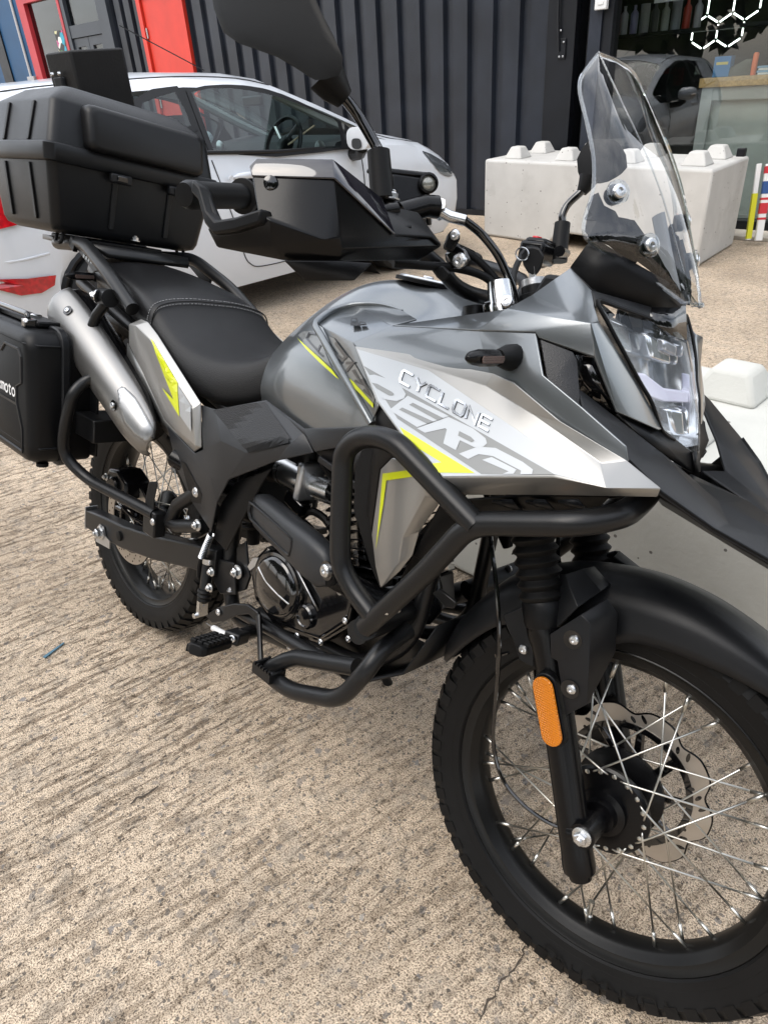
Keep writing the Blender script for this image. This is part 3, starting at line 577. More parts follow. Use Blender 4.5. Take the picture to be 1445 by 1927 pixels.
# ================================================================== PARKED HATCHBACK (nose towards the building)
m_cwhite = mat('white_car_paint', (0.64, 0.67, 0.71), 0.28, 0.0, 0.6, coat_r=0.04)
m_cblack = mat('black_trim', (0.006, 0.006, 0.0065), 0.35, spec=0.35)
m_cglass = glassmat('car_glass', (0.62, 0.72, 0.71), 0.0, 1.5, 1.5)
m_cint = mat('car_interior_dark', (0.03, 0.032, 0.035), 0.7)
m_cintl = mat('car_interior_grey', (0.42, 0.43, 0.42), 0.7)
m_redlamp = mat('red_lamp', (0.42, 0.006, 0.012), 0.12, 0, 0.8, var=(40, 0.35))
m_chrome = mat('chrome', (0.85, 0.86, 0.87), 0.06, 1.0)
m_clear = glassmat('clear_plastic', (0.92, 0.93, 0.94), 0.02, 1.2, 1.5)
m_tyre_c = mat('car_tyre', (0.018, 0.018, 0.018), 0.75, bump=(120, 0.3, 'noise'))
m_alloy = mat('alloy_silver', (0.5, 0.51, 0.52), 0.3, 0.9)
CX = -3.2
car = empty('white_hatchback', (CX, 2.4, 0)); tag(car, 'white three-door hatchback parked nose to the corrugated wall', 'car')
def cpart(name, vf, m, parent=car, **k): return mk(name, ([V(v)-car.location for v in vf[0]], vf[1]), m, parent, **k)
# table: y, half width, shoulder z, belt z, v belt, rail z, v rail, roof edge z, v edge, centre z
TB = [(0.47, 0.60, 0.80, 0.93, 0.56, 1.02, 0.52, 1.03, 0.45, 1.04),
      (0.56, 0.76, 0.82, 0.97, 0.70, 1.12, 0.62, 1.15, 0.55, 1.17),
      (0.74, 0.83, 0.83, 1.05, 0.76, 1.26, 0.62, 1.33, 0.54, 1.37),
      (1.0, 0.85, 0.82, 1.08, 0.78, 1.31, 0.60, 1.365, 0.53, 1.41),
      (1.6, 0.855, 0.80, 1.03, 0.79, 1.335, 0.59, 1.385, 0.53, 1.44),
      (2.05, 0.855, 0.79, 0.995, 0.79, 1.345, 0.585, 1.392, 0.52, 1.45),
      (2.53, 0.855, 0.775, 0.955, 0.79, 1.318, 0.585, 1.365, 0.52, 1.435),
      (2.8, 0.855, 0.77, 0.945, 0.79, 1.265, 0.59, 1.31, 0.53, 1.40),
      (3.09, 0.855, 0.765, 0.93, 0.79, 1.165, 0.61, 1.205, 0.55, 1.29),
      (3.35, 0.855, 0.76, 0.915, 0.79, 1.06, 0.645, 1.10, 0.58, 1.165),
      (3.60, 0.85, 0.755, 0.905, 0.785, 0.955, 0.70, 0.985, 0.62, 1.03),
      (3.80, 0.845, 0.745, 0.885, 0.775, 0.925, 0.69, 0.95, 0.60, 0.99),
      (4.05, 0.83, 0.72, 0.84, 0.75, 0.885, 0.65, 0.905, 0.55, 0.935),
      (4.25, 0.825, 0.66, 0.775, 0.70, 0.83, 0.58, 0.845, 0.48, 0.87),
      (4.38, 0.785, 0.58, 0.68, 0.62, 0.74, 0.50, 0.75, 0.42, 0.77),
      (4.45, 0.71, 0.50, 0.57, 0.60, 0.61, 0.48, 0.62, 0.38, 0.63),
      (4.50, 0.56, 0.44, 0.48, 0.48, 0.50, 0.40, 0.51, 0.32, 0.52)]
def crow(y):
    for a, b_ in zip(TB, TB[1:]):
        if a[0] <= y <= b_[0]:
            t = (y-a[0])/(b_[0]-a[0]); return [p+(q-p)*t for p, q in zip(a, b_)]
    return TB[-1]
AX = ((1.24, 0.335), (3.66, 0.335))
def zbot(y):
    z = 0.20+0.10*max(0, (y-4.2)/0.25)+0.10*max(0, (0.75-y)/0.28)
    for ya, r in AX:
        if abs(y-ya) < r: z = max(z, 0.29+math.sqrt(r*r-(y-ya)**2))
    return z
ys = sorted(set([t[0] for t in TB]+[0.47+i*0.045 for i in range(int(4.03/0.045)+1)]+[ya+s*r*f for ya, r in AX for s in (-1, 1) for f in (1.0, 0.97, 0.9)]))
ys = [y for y in ys if 0.47 <= y <= 4.50]
def csec(y, side):
    _, hw, zs, zb, vb, zr, vr, ze, ve, zc = crow(y); z0 = zbot(y); zs2 = max(zs, z0+0.06)
    pts = [(hw-0.06, z0), (hw-0.018, z0+(zs2-z0)*0.22), (hw, z0+(zs2-z0)*0.55), (hw-0.004, zs2), (hw-0.03, zs2+(zb-zs2)*0.45 if zb > zs2 else zs2), (vb, max(zb, zs2+0.01)), (vr, zr), (ve, ze), (ve*0.55, ze+(zc-ze)*0.72), (0, zc)]
    return [V((CX+side*v, y, z)) for v, z in pts]
body_v, body_f = [], []
for side in (1, -1):
    secs = [csec(y, side) for y in ys]; n = len(secs[0]); o0 = len(body_v); body_v += [p for s in secs for p in s]
    for i in range(len(ys)-1):
        ym = (ys[i]+ys[i+1])/2
        for k in range(n-1):
            if k == 5 and 0.95 < ym < 3.5: continue                       # side glass
            if k >= 7 and 2.82 < ym < 3.62: continue                      # windscreen
            if k >= 7 and 0.56 < ym < 0.74: continue                      # rear window
            a = o0+i*n+k; f = (a, a+1, a+n+1, a+n); body_f.append(f if side == 1 else tuple(reversed(f)))
    for e in (0, len(ys)-1): pass
rear = [csec(ys[0], 1), csec(ys[0], -1)]; fr_ = [csec(ys[-1], 1), csec(ys[-1], -1)]
for a, b_ in (rear, fr_):
    o0 = len(body_v); body_v += a+b_[::-1]; body_f.append(tuple(range(o0, len(body_v))))
bm_ = bmesh.new()
cb = cpart('body', (body_v, body_f), m_cwhite, smooth=30, recalc=False)
_b = bmesh.new(); _b.from_mesh(cb.data); bmesh.ops.remove_doubles(_b, verts=_b.verts, dist=0.0008); _b.to_mesh(cb.data); _b.free(); cb.data.shade_smooth(); cb.data.set_sharp_from_angle(angle=R(32))
# greenhouse plane on each side
def gplane(side):
    a = V((CX+side*0.79, 1.0, 0.97)); b_ = V((CX+side*0.79, 3.0, 0.97)); c = V((CX+side*0.585, 2.0, 1.345)); return plane3(a, b_, c)
gq, gn = gplane(1)
if gn.x < 0: gn = -gn
def gp(px, py, off=0.0): return onplane(px, py, gq+gn*off, gn, False)
def resample(pts, n):
    pts = [V(p) for p in pts]; pts = pts+[pts[0]]; L = [0]
    for a, b_ in zip(pts, pts[1:]): L.append(L[-1]+(b_-a).length)
    out = []; j = 0
    for k in range(n):
        s = L[-1]*k/n
        while L[j+1] < s: j += 1
        out.append(pts[j].lerp(pts[j+1], (s-L[j])/max(1e-9, L[j+1]-L[j])))
    return out
def msidev(vs): return [V((2*CX-v.x, v.y, v.z)) for v in vs]
door_glass = [(361, 173), (397, 166), (435, 166), (468, 170), (500, 176), (530, 184), (565, 197), (596, 211), (634, 226), (640, 250), (643, 277), (600, 281), (520, 285), (460, 285), (403, 284), (390, 250), (377, 215)]
quart_glass = [(268, 194), (296, 183), (330, 173), (352, 214), (360, 236), (330, 246), (262, 240)]
for side in (1, -1):
    fx = (lambda vs: vs) if side == 1 else msidev
    dg = [gp(*p, off=0.004) for p in door_glass]; qg = [gp(*p, off=0.004) for p in quart_glass]
    gl_ = cpart('door_window', (fx(dg), [tuple(range(len(dg)))]), m_cglass, smooth=0)
    cpart('quarter_window', (fx(qg), [tuple(range(len(qg)))]), m_cglass, smooth=0)
    def outer(poly, d):
        c = sum(poly, V())/len(poly); return [p+(p-c).normalized()*d for p in poly]
    for nm, poly, d in (('door_window_surround', dg, 0.035), ('quarter_window_surround', qg, 0.05)):
        n = 60; inn = resample(poly, n); out = [p-gn*0.001 for p in resample(outer(poly, d), n)]
        vs = inn+out; cpart(nm, (fx(vs), [(i, (i+1) % n, n+(i+1) % n, n+i) for i in range(n)]), m_cblack, smooth=0)
    # black pillar between the windows and fill behind the rest of the band
    pil = [gp(*p, off=-0.001) for p in ((326, 165), (362, 165), (404, 290), (370, 292))]
    cpart('pillar', (fx(pil), [(0, 1, 2, 3)]), m_cblack, smooth=0)
    back = [gp(*p, off=-0.002) for p in ((150, 215), (262, 190), (258, 246), (150, 262))]
    # belt moulding strip
    cpart('belt_moulding', (lambda vf: (fx(vf[0]), vf[1]))(tube([V((CX+0.797, y, crow(y)[3]+0.004)) for y in (1.2, 1.6, 2.05, 2.53, 2.8, 3.09, 3.32)], 0.012, 8)), m_cblack)
    # small front triangle and pillar trim
    tri = [gp(*p, off=0.003) for p in ((648, 232), (690, 268), (700, 279), (650, 279))]
    cpart('corner_trim', (fx(tri), [(0, 1, 2, 3)]), m_cblack, smooth=0)
    # rear quarter solid (white) band behind the small window
    rb = [V((CX+side*crow(y)[4], y, crow(y)[3])) for y in (0.95, 1.15, 1.35, 1.5)]+[V((CX+side*crow(y)[6], y, crow(y)[5])) for y in (1.5, 1.35, 1.15, 0.95)]
    rb = [p-V((side*0.012, 0, 0)) for p in rb]
    cpart('rear_quarter', (rb, [(0, 1, 6, 7), (1, 2, 5, 6), (2, 3, 4, 5)]), m_cwhite)
    cpart('quarter_lining', ([p-V((side*0.02, 0, 0)) for p in rb], [(0, 1, 6, 7), (1, 2, 5, 6), (2, 3, 4, 5)]), m_cint)
# windscreen and rear window
ws = []
for y in (2.82, 3.0, 3.2, 3.4, 3.62):
    _, hw, zs, zb, vb, zr, vr, ze, ve, zc = crow(y); ws.append([V((CX+v*ve, y, (ze+(zc-ze)*(1-abs(v)**1.6)))) for v in (-1, -0.55, 0, 0.55, 1)])
cpart('windscreen', loft(ws, cap=False, closed=False), m_cglass)
rwz = []
for y in (0.56, 0.74):
    _, hw, zs, zb, vb, zr, vr, ze, ve, zc = crow(y); rwz.append([V((CX+v*ve, y, (ze+(zc-ze)*(1-abs(v)**1.6)))) for v in (-1, -0.55, 0, 0.55, 1)])
cpart('rear_window', loft(rwz, cap=False, closed=False), m_cglass)
# interior
cpart('floor_pan', box((CX, 2.3, 0.30), (1.5, 3.0, 0.06)), m_cint, smooth=0)
cpart('dashboard', loft([[V((CX+x, y, z)) for y, z in ((3.10, 0.62), (3.02, 0.85), (3.12, 0.965), (3.42, 0.99), (3.62, 0.94), (3.62, 0.62))] for x in (-0.72, -0.3, 0.3, 0.72)]), m_cint)
sw_ = empty('steering_wheel', (0, 0, 0), car)
sc_ = V((CX+0.36, 2.93, 0.965))-car.location; sn = V((0, -0.88, 0.42)).normalized(); su = sn.orthogonal().normalized(); sv = sn.cross(su)
mk('wheel_rim', tube([sc_+(su*math.cos(a)+sv*math.sin(a))*0.185 for a in [2*math.pi*k/32 for k in range(33)]], 0.016, 8, cap=False), m_cblack, sw_)
mk('wheel_hub', loft([[sc_+(su*math.cos(a)*1.2+sv*math.sin(a))*r_+sn*h for a in [2*math.pi*k/16 for k in range(16)]] for r_, h in ((0.06, -0.04), (0.065, 0), (0.05, 0.012))]), m_cblack, sw_)
for a in (0, math.pi, 1.5*math.pi): mk('wheel_spoke', tube([sc_+(su*math.cos(a)+sv*math.sin(a))*0.05, sc_+(su*math.cos(a)+sv*math.sin(a))*0.18], 0.014, 6), m_alloy, sw_)
for sx in (0.36, -0.36):
    st = empty('front_seat', (0, 0, 0), car)
    L0 = V((CX+sx, 2.15, 0))-car.location
    mk('seat_back', loft([[L0+V((x*wd, y0+dy, z)) for x, dy in ((-1, 0), (-0.8, 0.07), (0.8, 0.07), (1, 0), (0.7, -0.08), (-0.7, -0.08))] for z, y0, wd in ((0.5, 0.15, 0.22), (0.75, 0.06, 0.25), (0.98, -0.03, 0.22), (1.02, -0.05, 0.15))]), m_cint, st)
    mk('headrest', loft([[L0+V((x*wd, y0+dy, z)) for x, dy in ((-1, 0), (-0.8, 0.05), (0.8, 0.05), (1, 0), (0.7, -0.05), (-0.7, -0.05))] for z, y0, wd in ((1.03, -0.05, 0.09), (1.08, -0.06, 0.13), (1.17, -0.075, 0.12), (1.2, -0.08, 0.07))]), m_cint, st)
    mk('seat_base', box(L0+V((0, 0.35, 0.45)), (0.46, 0.5, 0.16)), m_cint, st, bevel=0.04, seg=3)
cpart('rear_bench', box((CX, 1.35, 0.75), (1.2, 0.18, 0.5), Matrix.Rotation(R(-12), 3, 'X')), m_cint, bevel=0.05, seg=3)
cpart('dark_cabin_backing', box((CX, 1.42, 0.95), (1.13, 0.03, 0.76)), m_cint, smooth=0)  # added dark sheet so the rear cabin looks dark through the side glass
rj = cpart('red_headrest', box((CX+0.33, 1.62, 1.16), (0.30, 0.10, 0.22)), mat('red_cloth', (0.42, 0.02, 0.02), 0.8), bevel=0.04, seg=3)
cpart('inner_mirror', box((CX, 2.98, 1.245), (0.23, 0.03, 0.065)), m_cblack, bevel=0.012)
for s in (1, -1): cpart('pillar_lining', tube([V((CX+s*0.50, 2.78, 1.285)), V((CX+s*0.56, 3.2, 1.10)), V((CX+s*0.62, 3.55, 0.965))], 0.032, 8), m_cintl)
for s in (1, -1): cpart('air_vent', lathe([(0.05, 0), (0.055, -0.012), (0.04, -0.02)], (CX+s*0.62, 3.06, 0.93), (0, 1, 0), 14), m_alloy)
# door shut lines, handle, mirror, fuel etc.
def side_v(y, z, side=1, off=0.002):
    s = csec(y, side)
    for a, b_ in zip(s, s[1:]):
        if a.z <= z <= b_.z:
            p = a.lerp(b_, (z-a.z)/max(1e-6, b_.z-a.z)); return p+V((side*off, 0, 0))
    return s[2]+V((side*off, 0, 0))
m_gap = mat('panel_gap', (0.03, 0.03, 0.032), 0.8)
for s in (1, -1):
    ln = [side_v(y, z, s) for y, z in ((2.02, 0.96), (2.03, 0.85), (2.06, 0.68), (2.10, 0.52), (2.12, 0.40), (2.16, 0.335), (2.26, 0.30), (2.6, 0.295), (3.05, 0.30), (3.20, 0.335), (3.235, 0.45), (3.24, 0.62), (3.24, 0.76), (3.27, 0.89))]
    cpart('door_gap', tube(cr_spline(ln, 4), 0.0035, 5), m_gap)
    rbn = [side_v(y, z, s, 0.0) for y, z in ((2.2, 0.40), (2.35, 0.37), (2.7, 0.36), (3.1, 0.375))]
    cpart('door_crease', tube(cr_spline(rbn, 4), 0.005, 6), m_cwhite)
    hp = side_v(2.22, 0.855, s, 0.012); hd = empty('door_handle', (0, 0, 0), car)
    mk('pull', loft([[hp-car.location+V((s*0.022*math.cos(a)*(1-abs(t)**4)+s*0.0, t*0.095, 0.022*math.sin(a)*(1-abs(t)**4))) for a in [2*math.pi*k/10 for k in range(10)]] for t in (-0.98, -0.85, -0.5, 0, 0.5, 0.85, 0.98)]), m_cwhite, hd)
    mk('lock', lathe([(0.014, 0), (0.014, 0.01)], hp-car.location+V((s*0.012, -0.12, 0.0)), (s, 0, 0), 12), m_cwhite, hd)
    mr_ = empty('door_mirror', (0, 0, 0), car); mo = V((CX+s*0.98, 3.12, 0.99))-car.location
    rg_ = []
    for t, sz, dz in ((-0.05, 0.75, 0), (-0.045, 1.0, 0), (0.0, 1.0, 0.0), (0.05, 0.85, -0.005), (0.085, 0.5, -0.01), (0.1, 0.12, -0.01)):
        rg_.append([mo+V((s*0.105*sz*math.copysign(abs(math.cos(a))**0.7, math.cos(a)), t, dz+0.07*sz*math.copysign(abs(math.sin(a))**0.75, math.sin(a)))) for a in [2*math.pi*k/20 for k in range(20)]])
    mk('mirror_shell', loft(rg_), m_cwhite, mr_)
    mk('mirror_glass', (([mo+(p-mo)*0.62+V((0, -0.024, -0.03)) for p in rg_[0]]), [tuple(range(20))]), m_cint, mr_, smooth=0)
    mk('mirror_stalk', tube([mo+V((-s*0.02, 0.01, -0.06)), mo+V((-s*0.06, 0.03, -0.10)), mo+V((-s*0.17, 0.06, -0.11))], [0.045, 0.038, 0.04], 8), m_cblack, mr_)
    mk('indicator_lens', tube([mo+V((s*0.07, 0.075, -0.015)), mo+V((s*0.112, 0.03, -0.012))], 0.014, 6), mat('smoked_lens', (0.45, 0.36, 0.3), 0.1, 0, 0.8), mr_)
    # head lamp
    hrows = []
    for k in range(10):
        y = 3.96+k*0.044; t = k/9; zu = 0.835-0.10*t-0.09*t*t; zl = zu-0.012-0.11*math.sin(math.pi*min(1, t*1.05))**0.8
        hrows.append([side_v(y, zl+(zu-zl)*q, s, 0.007) for q in (0, .33, .66, 1)])
    cpart('head_lamp', loft(hrows, cap=False, closed=False), mat('headlamp_lens', (0.10, 0.11, 0.12), 0.06, 0.3, 1.0))
    # tail lamp and bumper reflector
    tl = [side_v(y, z, s, 0.022) for y, z in ((0.50, 0.93), (0.62, 1.02), (0.80, 1.06), (0.90, 0.98), (0.88, 0.86), (0.78, 0.79), (0.60, 0.77), (0.50, 0.80))]
    cpart('tail_lamp', fan(tl, side_v(0.70, 0.90, s, 0.026)), m_redlamp)
    rf = [side_v(y, z, s, 0.016) for y, z in ((0.52, 0.565), (0.60, 0.55), (0.75, 0.53), (0.895, 0.52), (0.875, 0.47), (0.80, 0.445), (0.70, 0.45), (0.60, 0.50))]
    cpart('bumper_reflector', fan(rf, side_v(0.72, 0.50, s, 0.020)), m_redlamp)
    cr2 = [side_v(y, z, s, 0.0) for y, z in ((0.50, 0.64), (0.7, 0.62), (0.9, 0.63))]
    cpart('bumper_crease', tube(cr_spline(cr2, 4), 0.006, 6), m_cwhite)
    for ya, r in AX:
        wl = empty('wheel', V((CX+s*0.73, ya, 0.295))-car.location, car)
        mk('tyre', lathe([(0.19, -0.09), (0.27, -0.095), (0.29, -0.07), (0.292, 0.07), (0.27, 0.095), (0.19, 0.09)], (0, 0, 0), (s, 0, 0), 32, closed=True), m_tyre_c, wl)
        mk('rim', lathe([(0.19, 0.08), (0.195, 0.06), (0.17, 0.03), (0.06, 0.05), (0.03, 0.055)], (0, 0, 0), (s, 0, 0), 32), m_cint, wl)
        for k in range(7):
            a = 2*math.pi*k/7; e = V((0, math.cos(a), math.sin(a))); mk('rim_spoke', tube([e*0.03+V((s*0.075, 0, 0)), e*0.19+V((s*0.07, 0, 0))], [0.02, 0.014], 6), m_alloy, wl)
        cpart('arch_liner', tube([V((CX+s*0.80, ya+0.34*math.cos(a), 0.29+0.34*math.sin(a))) for a in [math.pi*k/14 for k in range(15)]], 0.022, 6), m_cblack)
        cpart('wheel_well', lathe([(0.36, 0.0), (0.36, 0.3)], (CX+s*0.45, ya, 0.29), (s, 0, 0), 24, cap=False), m_cblack)
cpart('underbody', box((CX, 2.45, 0.23), (1.4, 3.7, 0.1)), m_cblack, smooth=0)
cpart('rear_bumper_lower', box((CX, 0.56, 0.36), (1.3, 0.12, 0.16)), m_cblack, bevel=0.03)
cpart('window_stick', tube([V((CX+0.5, 2.86, 0.97)), V((CX+0.5, 3.12, 1.07))], 0.006, 6), mat('pale_wood', (0.5, 0.38, 0.25), 0.6))
cpart('bonnet_gap', tube(cr_spline([V((CX+crow(y)[6]-0.0, y, crow(y)[5]+0.002)) for y in (3.55, 3.7, 3.9, 4.1, 4.28)], 4), 0.003, 5), m_gap)
# roof seam and aerial
for s in (1, -1): cpart('roof_seam', tube(cr_spline([V((CX+s*(crow(y)[8]-0.02), y, crow(y)[7]+0.012)) for y in (0.8, 1.2, 1.7, 2.1, 2.5, 2.75)], 3), 0.004, 5), m_gap)
cpart('aerial', tube([V((CX-0.02, 2.62, 1.445)), V((CX-0.02, 2.05, 1.70))], 0.0035, 6), m_cblack)
# ================================================================== MOTORCYCLE
m_blk = mat('matte_black_plastic', (0.0042, 0.0044, 0.0050), 0.40, bump=(900, 0.10, 'noise'), rvar=0.06, spec=0.20)
m_blk2 = mat('charcoal_plastic', (0.0085, 0.0091, 0.0105), 0.40, bump=(900, 0.10, 'noise'), rvar=0.06, spec=0.27)
m_bar = mat('powder_coat_black', (0.0070, 0.0072, 0.0078), 0.36, bump=(600, 0.06, 'noise'), rvar=0.06, spec=0.34)
m_cov = mat('frame_cover_plastic', (0.015, 0.0162, 0.0185), 0.42, bump=(900, 0.12, 'noise'), rvar=0.06, spec=0.42)
m_gloss = mat('gloss_black', (0.004, 0.004, 0.0045), 0.10, 0, 0.7)
m_semi = mat('satin_black', (0.0030, 0.0030, 0.0035), 0.26, bump=(500, 0.05, 'noise'), spec=0.24)
m_grey = mat('gunmetal_paint', (0.170, 0.184, 0.193), 0.29, 0.75, 0.7, coat_r=0.08, bump=(1500, 0.03, 'noise'))
m_silver = mat('silver_paint', (0.34, 0.336, 0.324), 0.38, 0.7, 0.35, coat_r=0.12, bump=(1500, 0.03, 'noise'))
m_muff = mat('brushed_muffler', (0.27, 0.266, 0.26), 0.38, 0.9, bump=(300, 0.04, 'noise'))
m_pale = mat('pale_silver_print', (0.43, 0.45, 0.465), 0.38, 0.4, 0.3)
m_dgrey = mat('grey_print', (0.20, 0.205, 0.20), 0.38, 0.5, 0.4)
m_mir = mat('mirror_back_plastic', (0.0030, 0.0029, 0.0028), 0.45, spec=0.13, bump=(900, 0.1, 'noise'))
m_tbx = mat('top_box_plastic', (0.0058, 0.0064, 0.0076), 0.40, spec=0.30, bump=(900, 0.14, 'noise'), rvar=0.07)
m_tgrey = mat('dark_print', (0.035, 0.036, 0.038), 0.3, 0.2, 0.5)
m_lime = mat('lime_print', (0.60, 0.66, 0.008), 0.35, 0, 0.4)
m_seat = mat('seat_vinyl', (0.0060, 0.0060, 0.0066), 0.48, bump=(620, 0.25, 'vor'), spec=0.33)
m_seat2 = mat('smooth_vinyl', (0.0052, 0.0052, 0.0058), 0.40, bump=(700, 0.12, 'noise'), spec=0.30)
m_mesh = mat('dimpled_black', (0.008, 0.008, 0.009), 0.38, bump=(520, 0.25, 'vor'), spec=0.35)
m_leath = mat('grained_black', (0.009, 0.009, 0.010), 0.45, bump=(700, 0.25, 'vor'))
m_rub = mat('black_rubber', (0.0045, 0.0045, 0.0047), 0.52, bump=(260, 0.08, 'noise'), var=(8, 0.3), spec=0.20)
m_rim = mat('black_rim', (0.0042, 0.0042, 0.0042), 0.33, 0.0, spec=0.3, bump=(200, 0.04, 'noise'))
m_spoke = mat('spoke_steel', (0.60, 0.59, 0.55), 0.30, 1.0)
m_disc = mat('disc_steel', (0.47, 0.425, 0.375), 0.36, 0.85, bump=(90, 0.06, 'noise'))
m_cast = mat('cast_aluminium', (0.52, 0.525, 0.53), 0.36, 0.9, bump=(250, 0.2, 'noise'))
m_amber = mat('amber_reflector', (0.56, 0.165, 0.0), 0.25, 0, 0.4, bump=(300, 1.0, 'grid'))
m_screen = glassmat('clear_windscreen', (0.95, 0.955, 0.955), 0.0, 1.7, 1.5)
m_lens = glassmat('headlight_lens', (0.95, 0.96, 0.97), 0.0, 0.9, 1.45)
m_mirror = mat('mirror_glass', (0.8, 0.82, 0.84), 0.03, 1.0)
m_drl = mat('white_light_guide', (0.62, 0.62, 0.74), 0.25)
m_orng = mat('smoked_indicator', (0.12, 0.075, 0.06), 0.15, 0, 0.6, bump=(500, 1.0, 'grid'))

bike = empty('motorcycle', (0, 0, 0)); bike.rotation_euler = (-LEAN, 0, 0)
tag(bike, 'black and silver adventure motorcycle leaning on its side stand in the foreground', 'motorcycle')
def bp(name, vf, m, parent=bike, **k): return mk(name, vf, m, parent, **k)
def part(name): return empty(name, (0, 0, 0), bike)
def both(name, vf, m, parent=bike, **k):
    ly = k.pop('ly', 1.0); lx = k.pop('lx', 0.0)
    if k.get('solid'): k['out'] = (0, -1, 0)
    a = mk(name, vf, m, parent, **k)
    if k.get('solid'): k['out'] = (0, 1, 0)
    mv = mirror_y(vf); b = mk(name, ([V((v.x+lx, v.y*ly, v.z)) for v in mv[0]], mv[1]), m, parent, **k); return a, b
# shared bolt meshes
def bolt_mesh(kind):
    if kind == 'hex': a = join(lathe([(1.15, 0), (1.15, 0.18), (0.9, 0.26)], n=16, d=(0, 0, 1)), lathe([(0.78, 0.25), (0.78, 0.85), (0.62, 0.98)], n=6, d=(0, 0, 1)), lathe([(0.36, 0.95), (0.36, 1.25), (0.3, 1.3)], n=10, d=(0, 0, 1)))
    else: a = join(lathe([(1.0, 0), (1.0, 0.35), (0.8, 0.55), (0.42, 0.6), (0.40, 0.3)], n=16, d=(0, 0, 1)))
    me = bpy.data.meshes.new('bolt_'+kind); me.from_pydata([tuple(v) for v in a[0]], [], a[1]); me.materials.append(m_steel); me.shade_smooth(); me.set_sharp_from_angle(angle=R(35)); return me
BOLT = {'hex': bolt_mesh('hex'), 'cap': bolt_mesh('cap')}
def bolt(p, d, r, kind='cap', parent=bike):
    o = bpy.data.objects.new('bolt', BOLT[kind]); COL.objects.link(o); o.parent = parent
    q = V(d).normalized().to_track_quat('Z', 'Y'); o.matrix_local = Matrix.Translation(V(p)) @ q.to_matrix().to_4x4() @ Matrix.Diagonal((r, r, r, 1)); return o
RT = V((0, -1, 0))      # outward on the right side

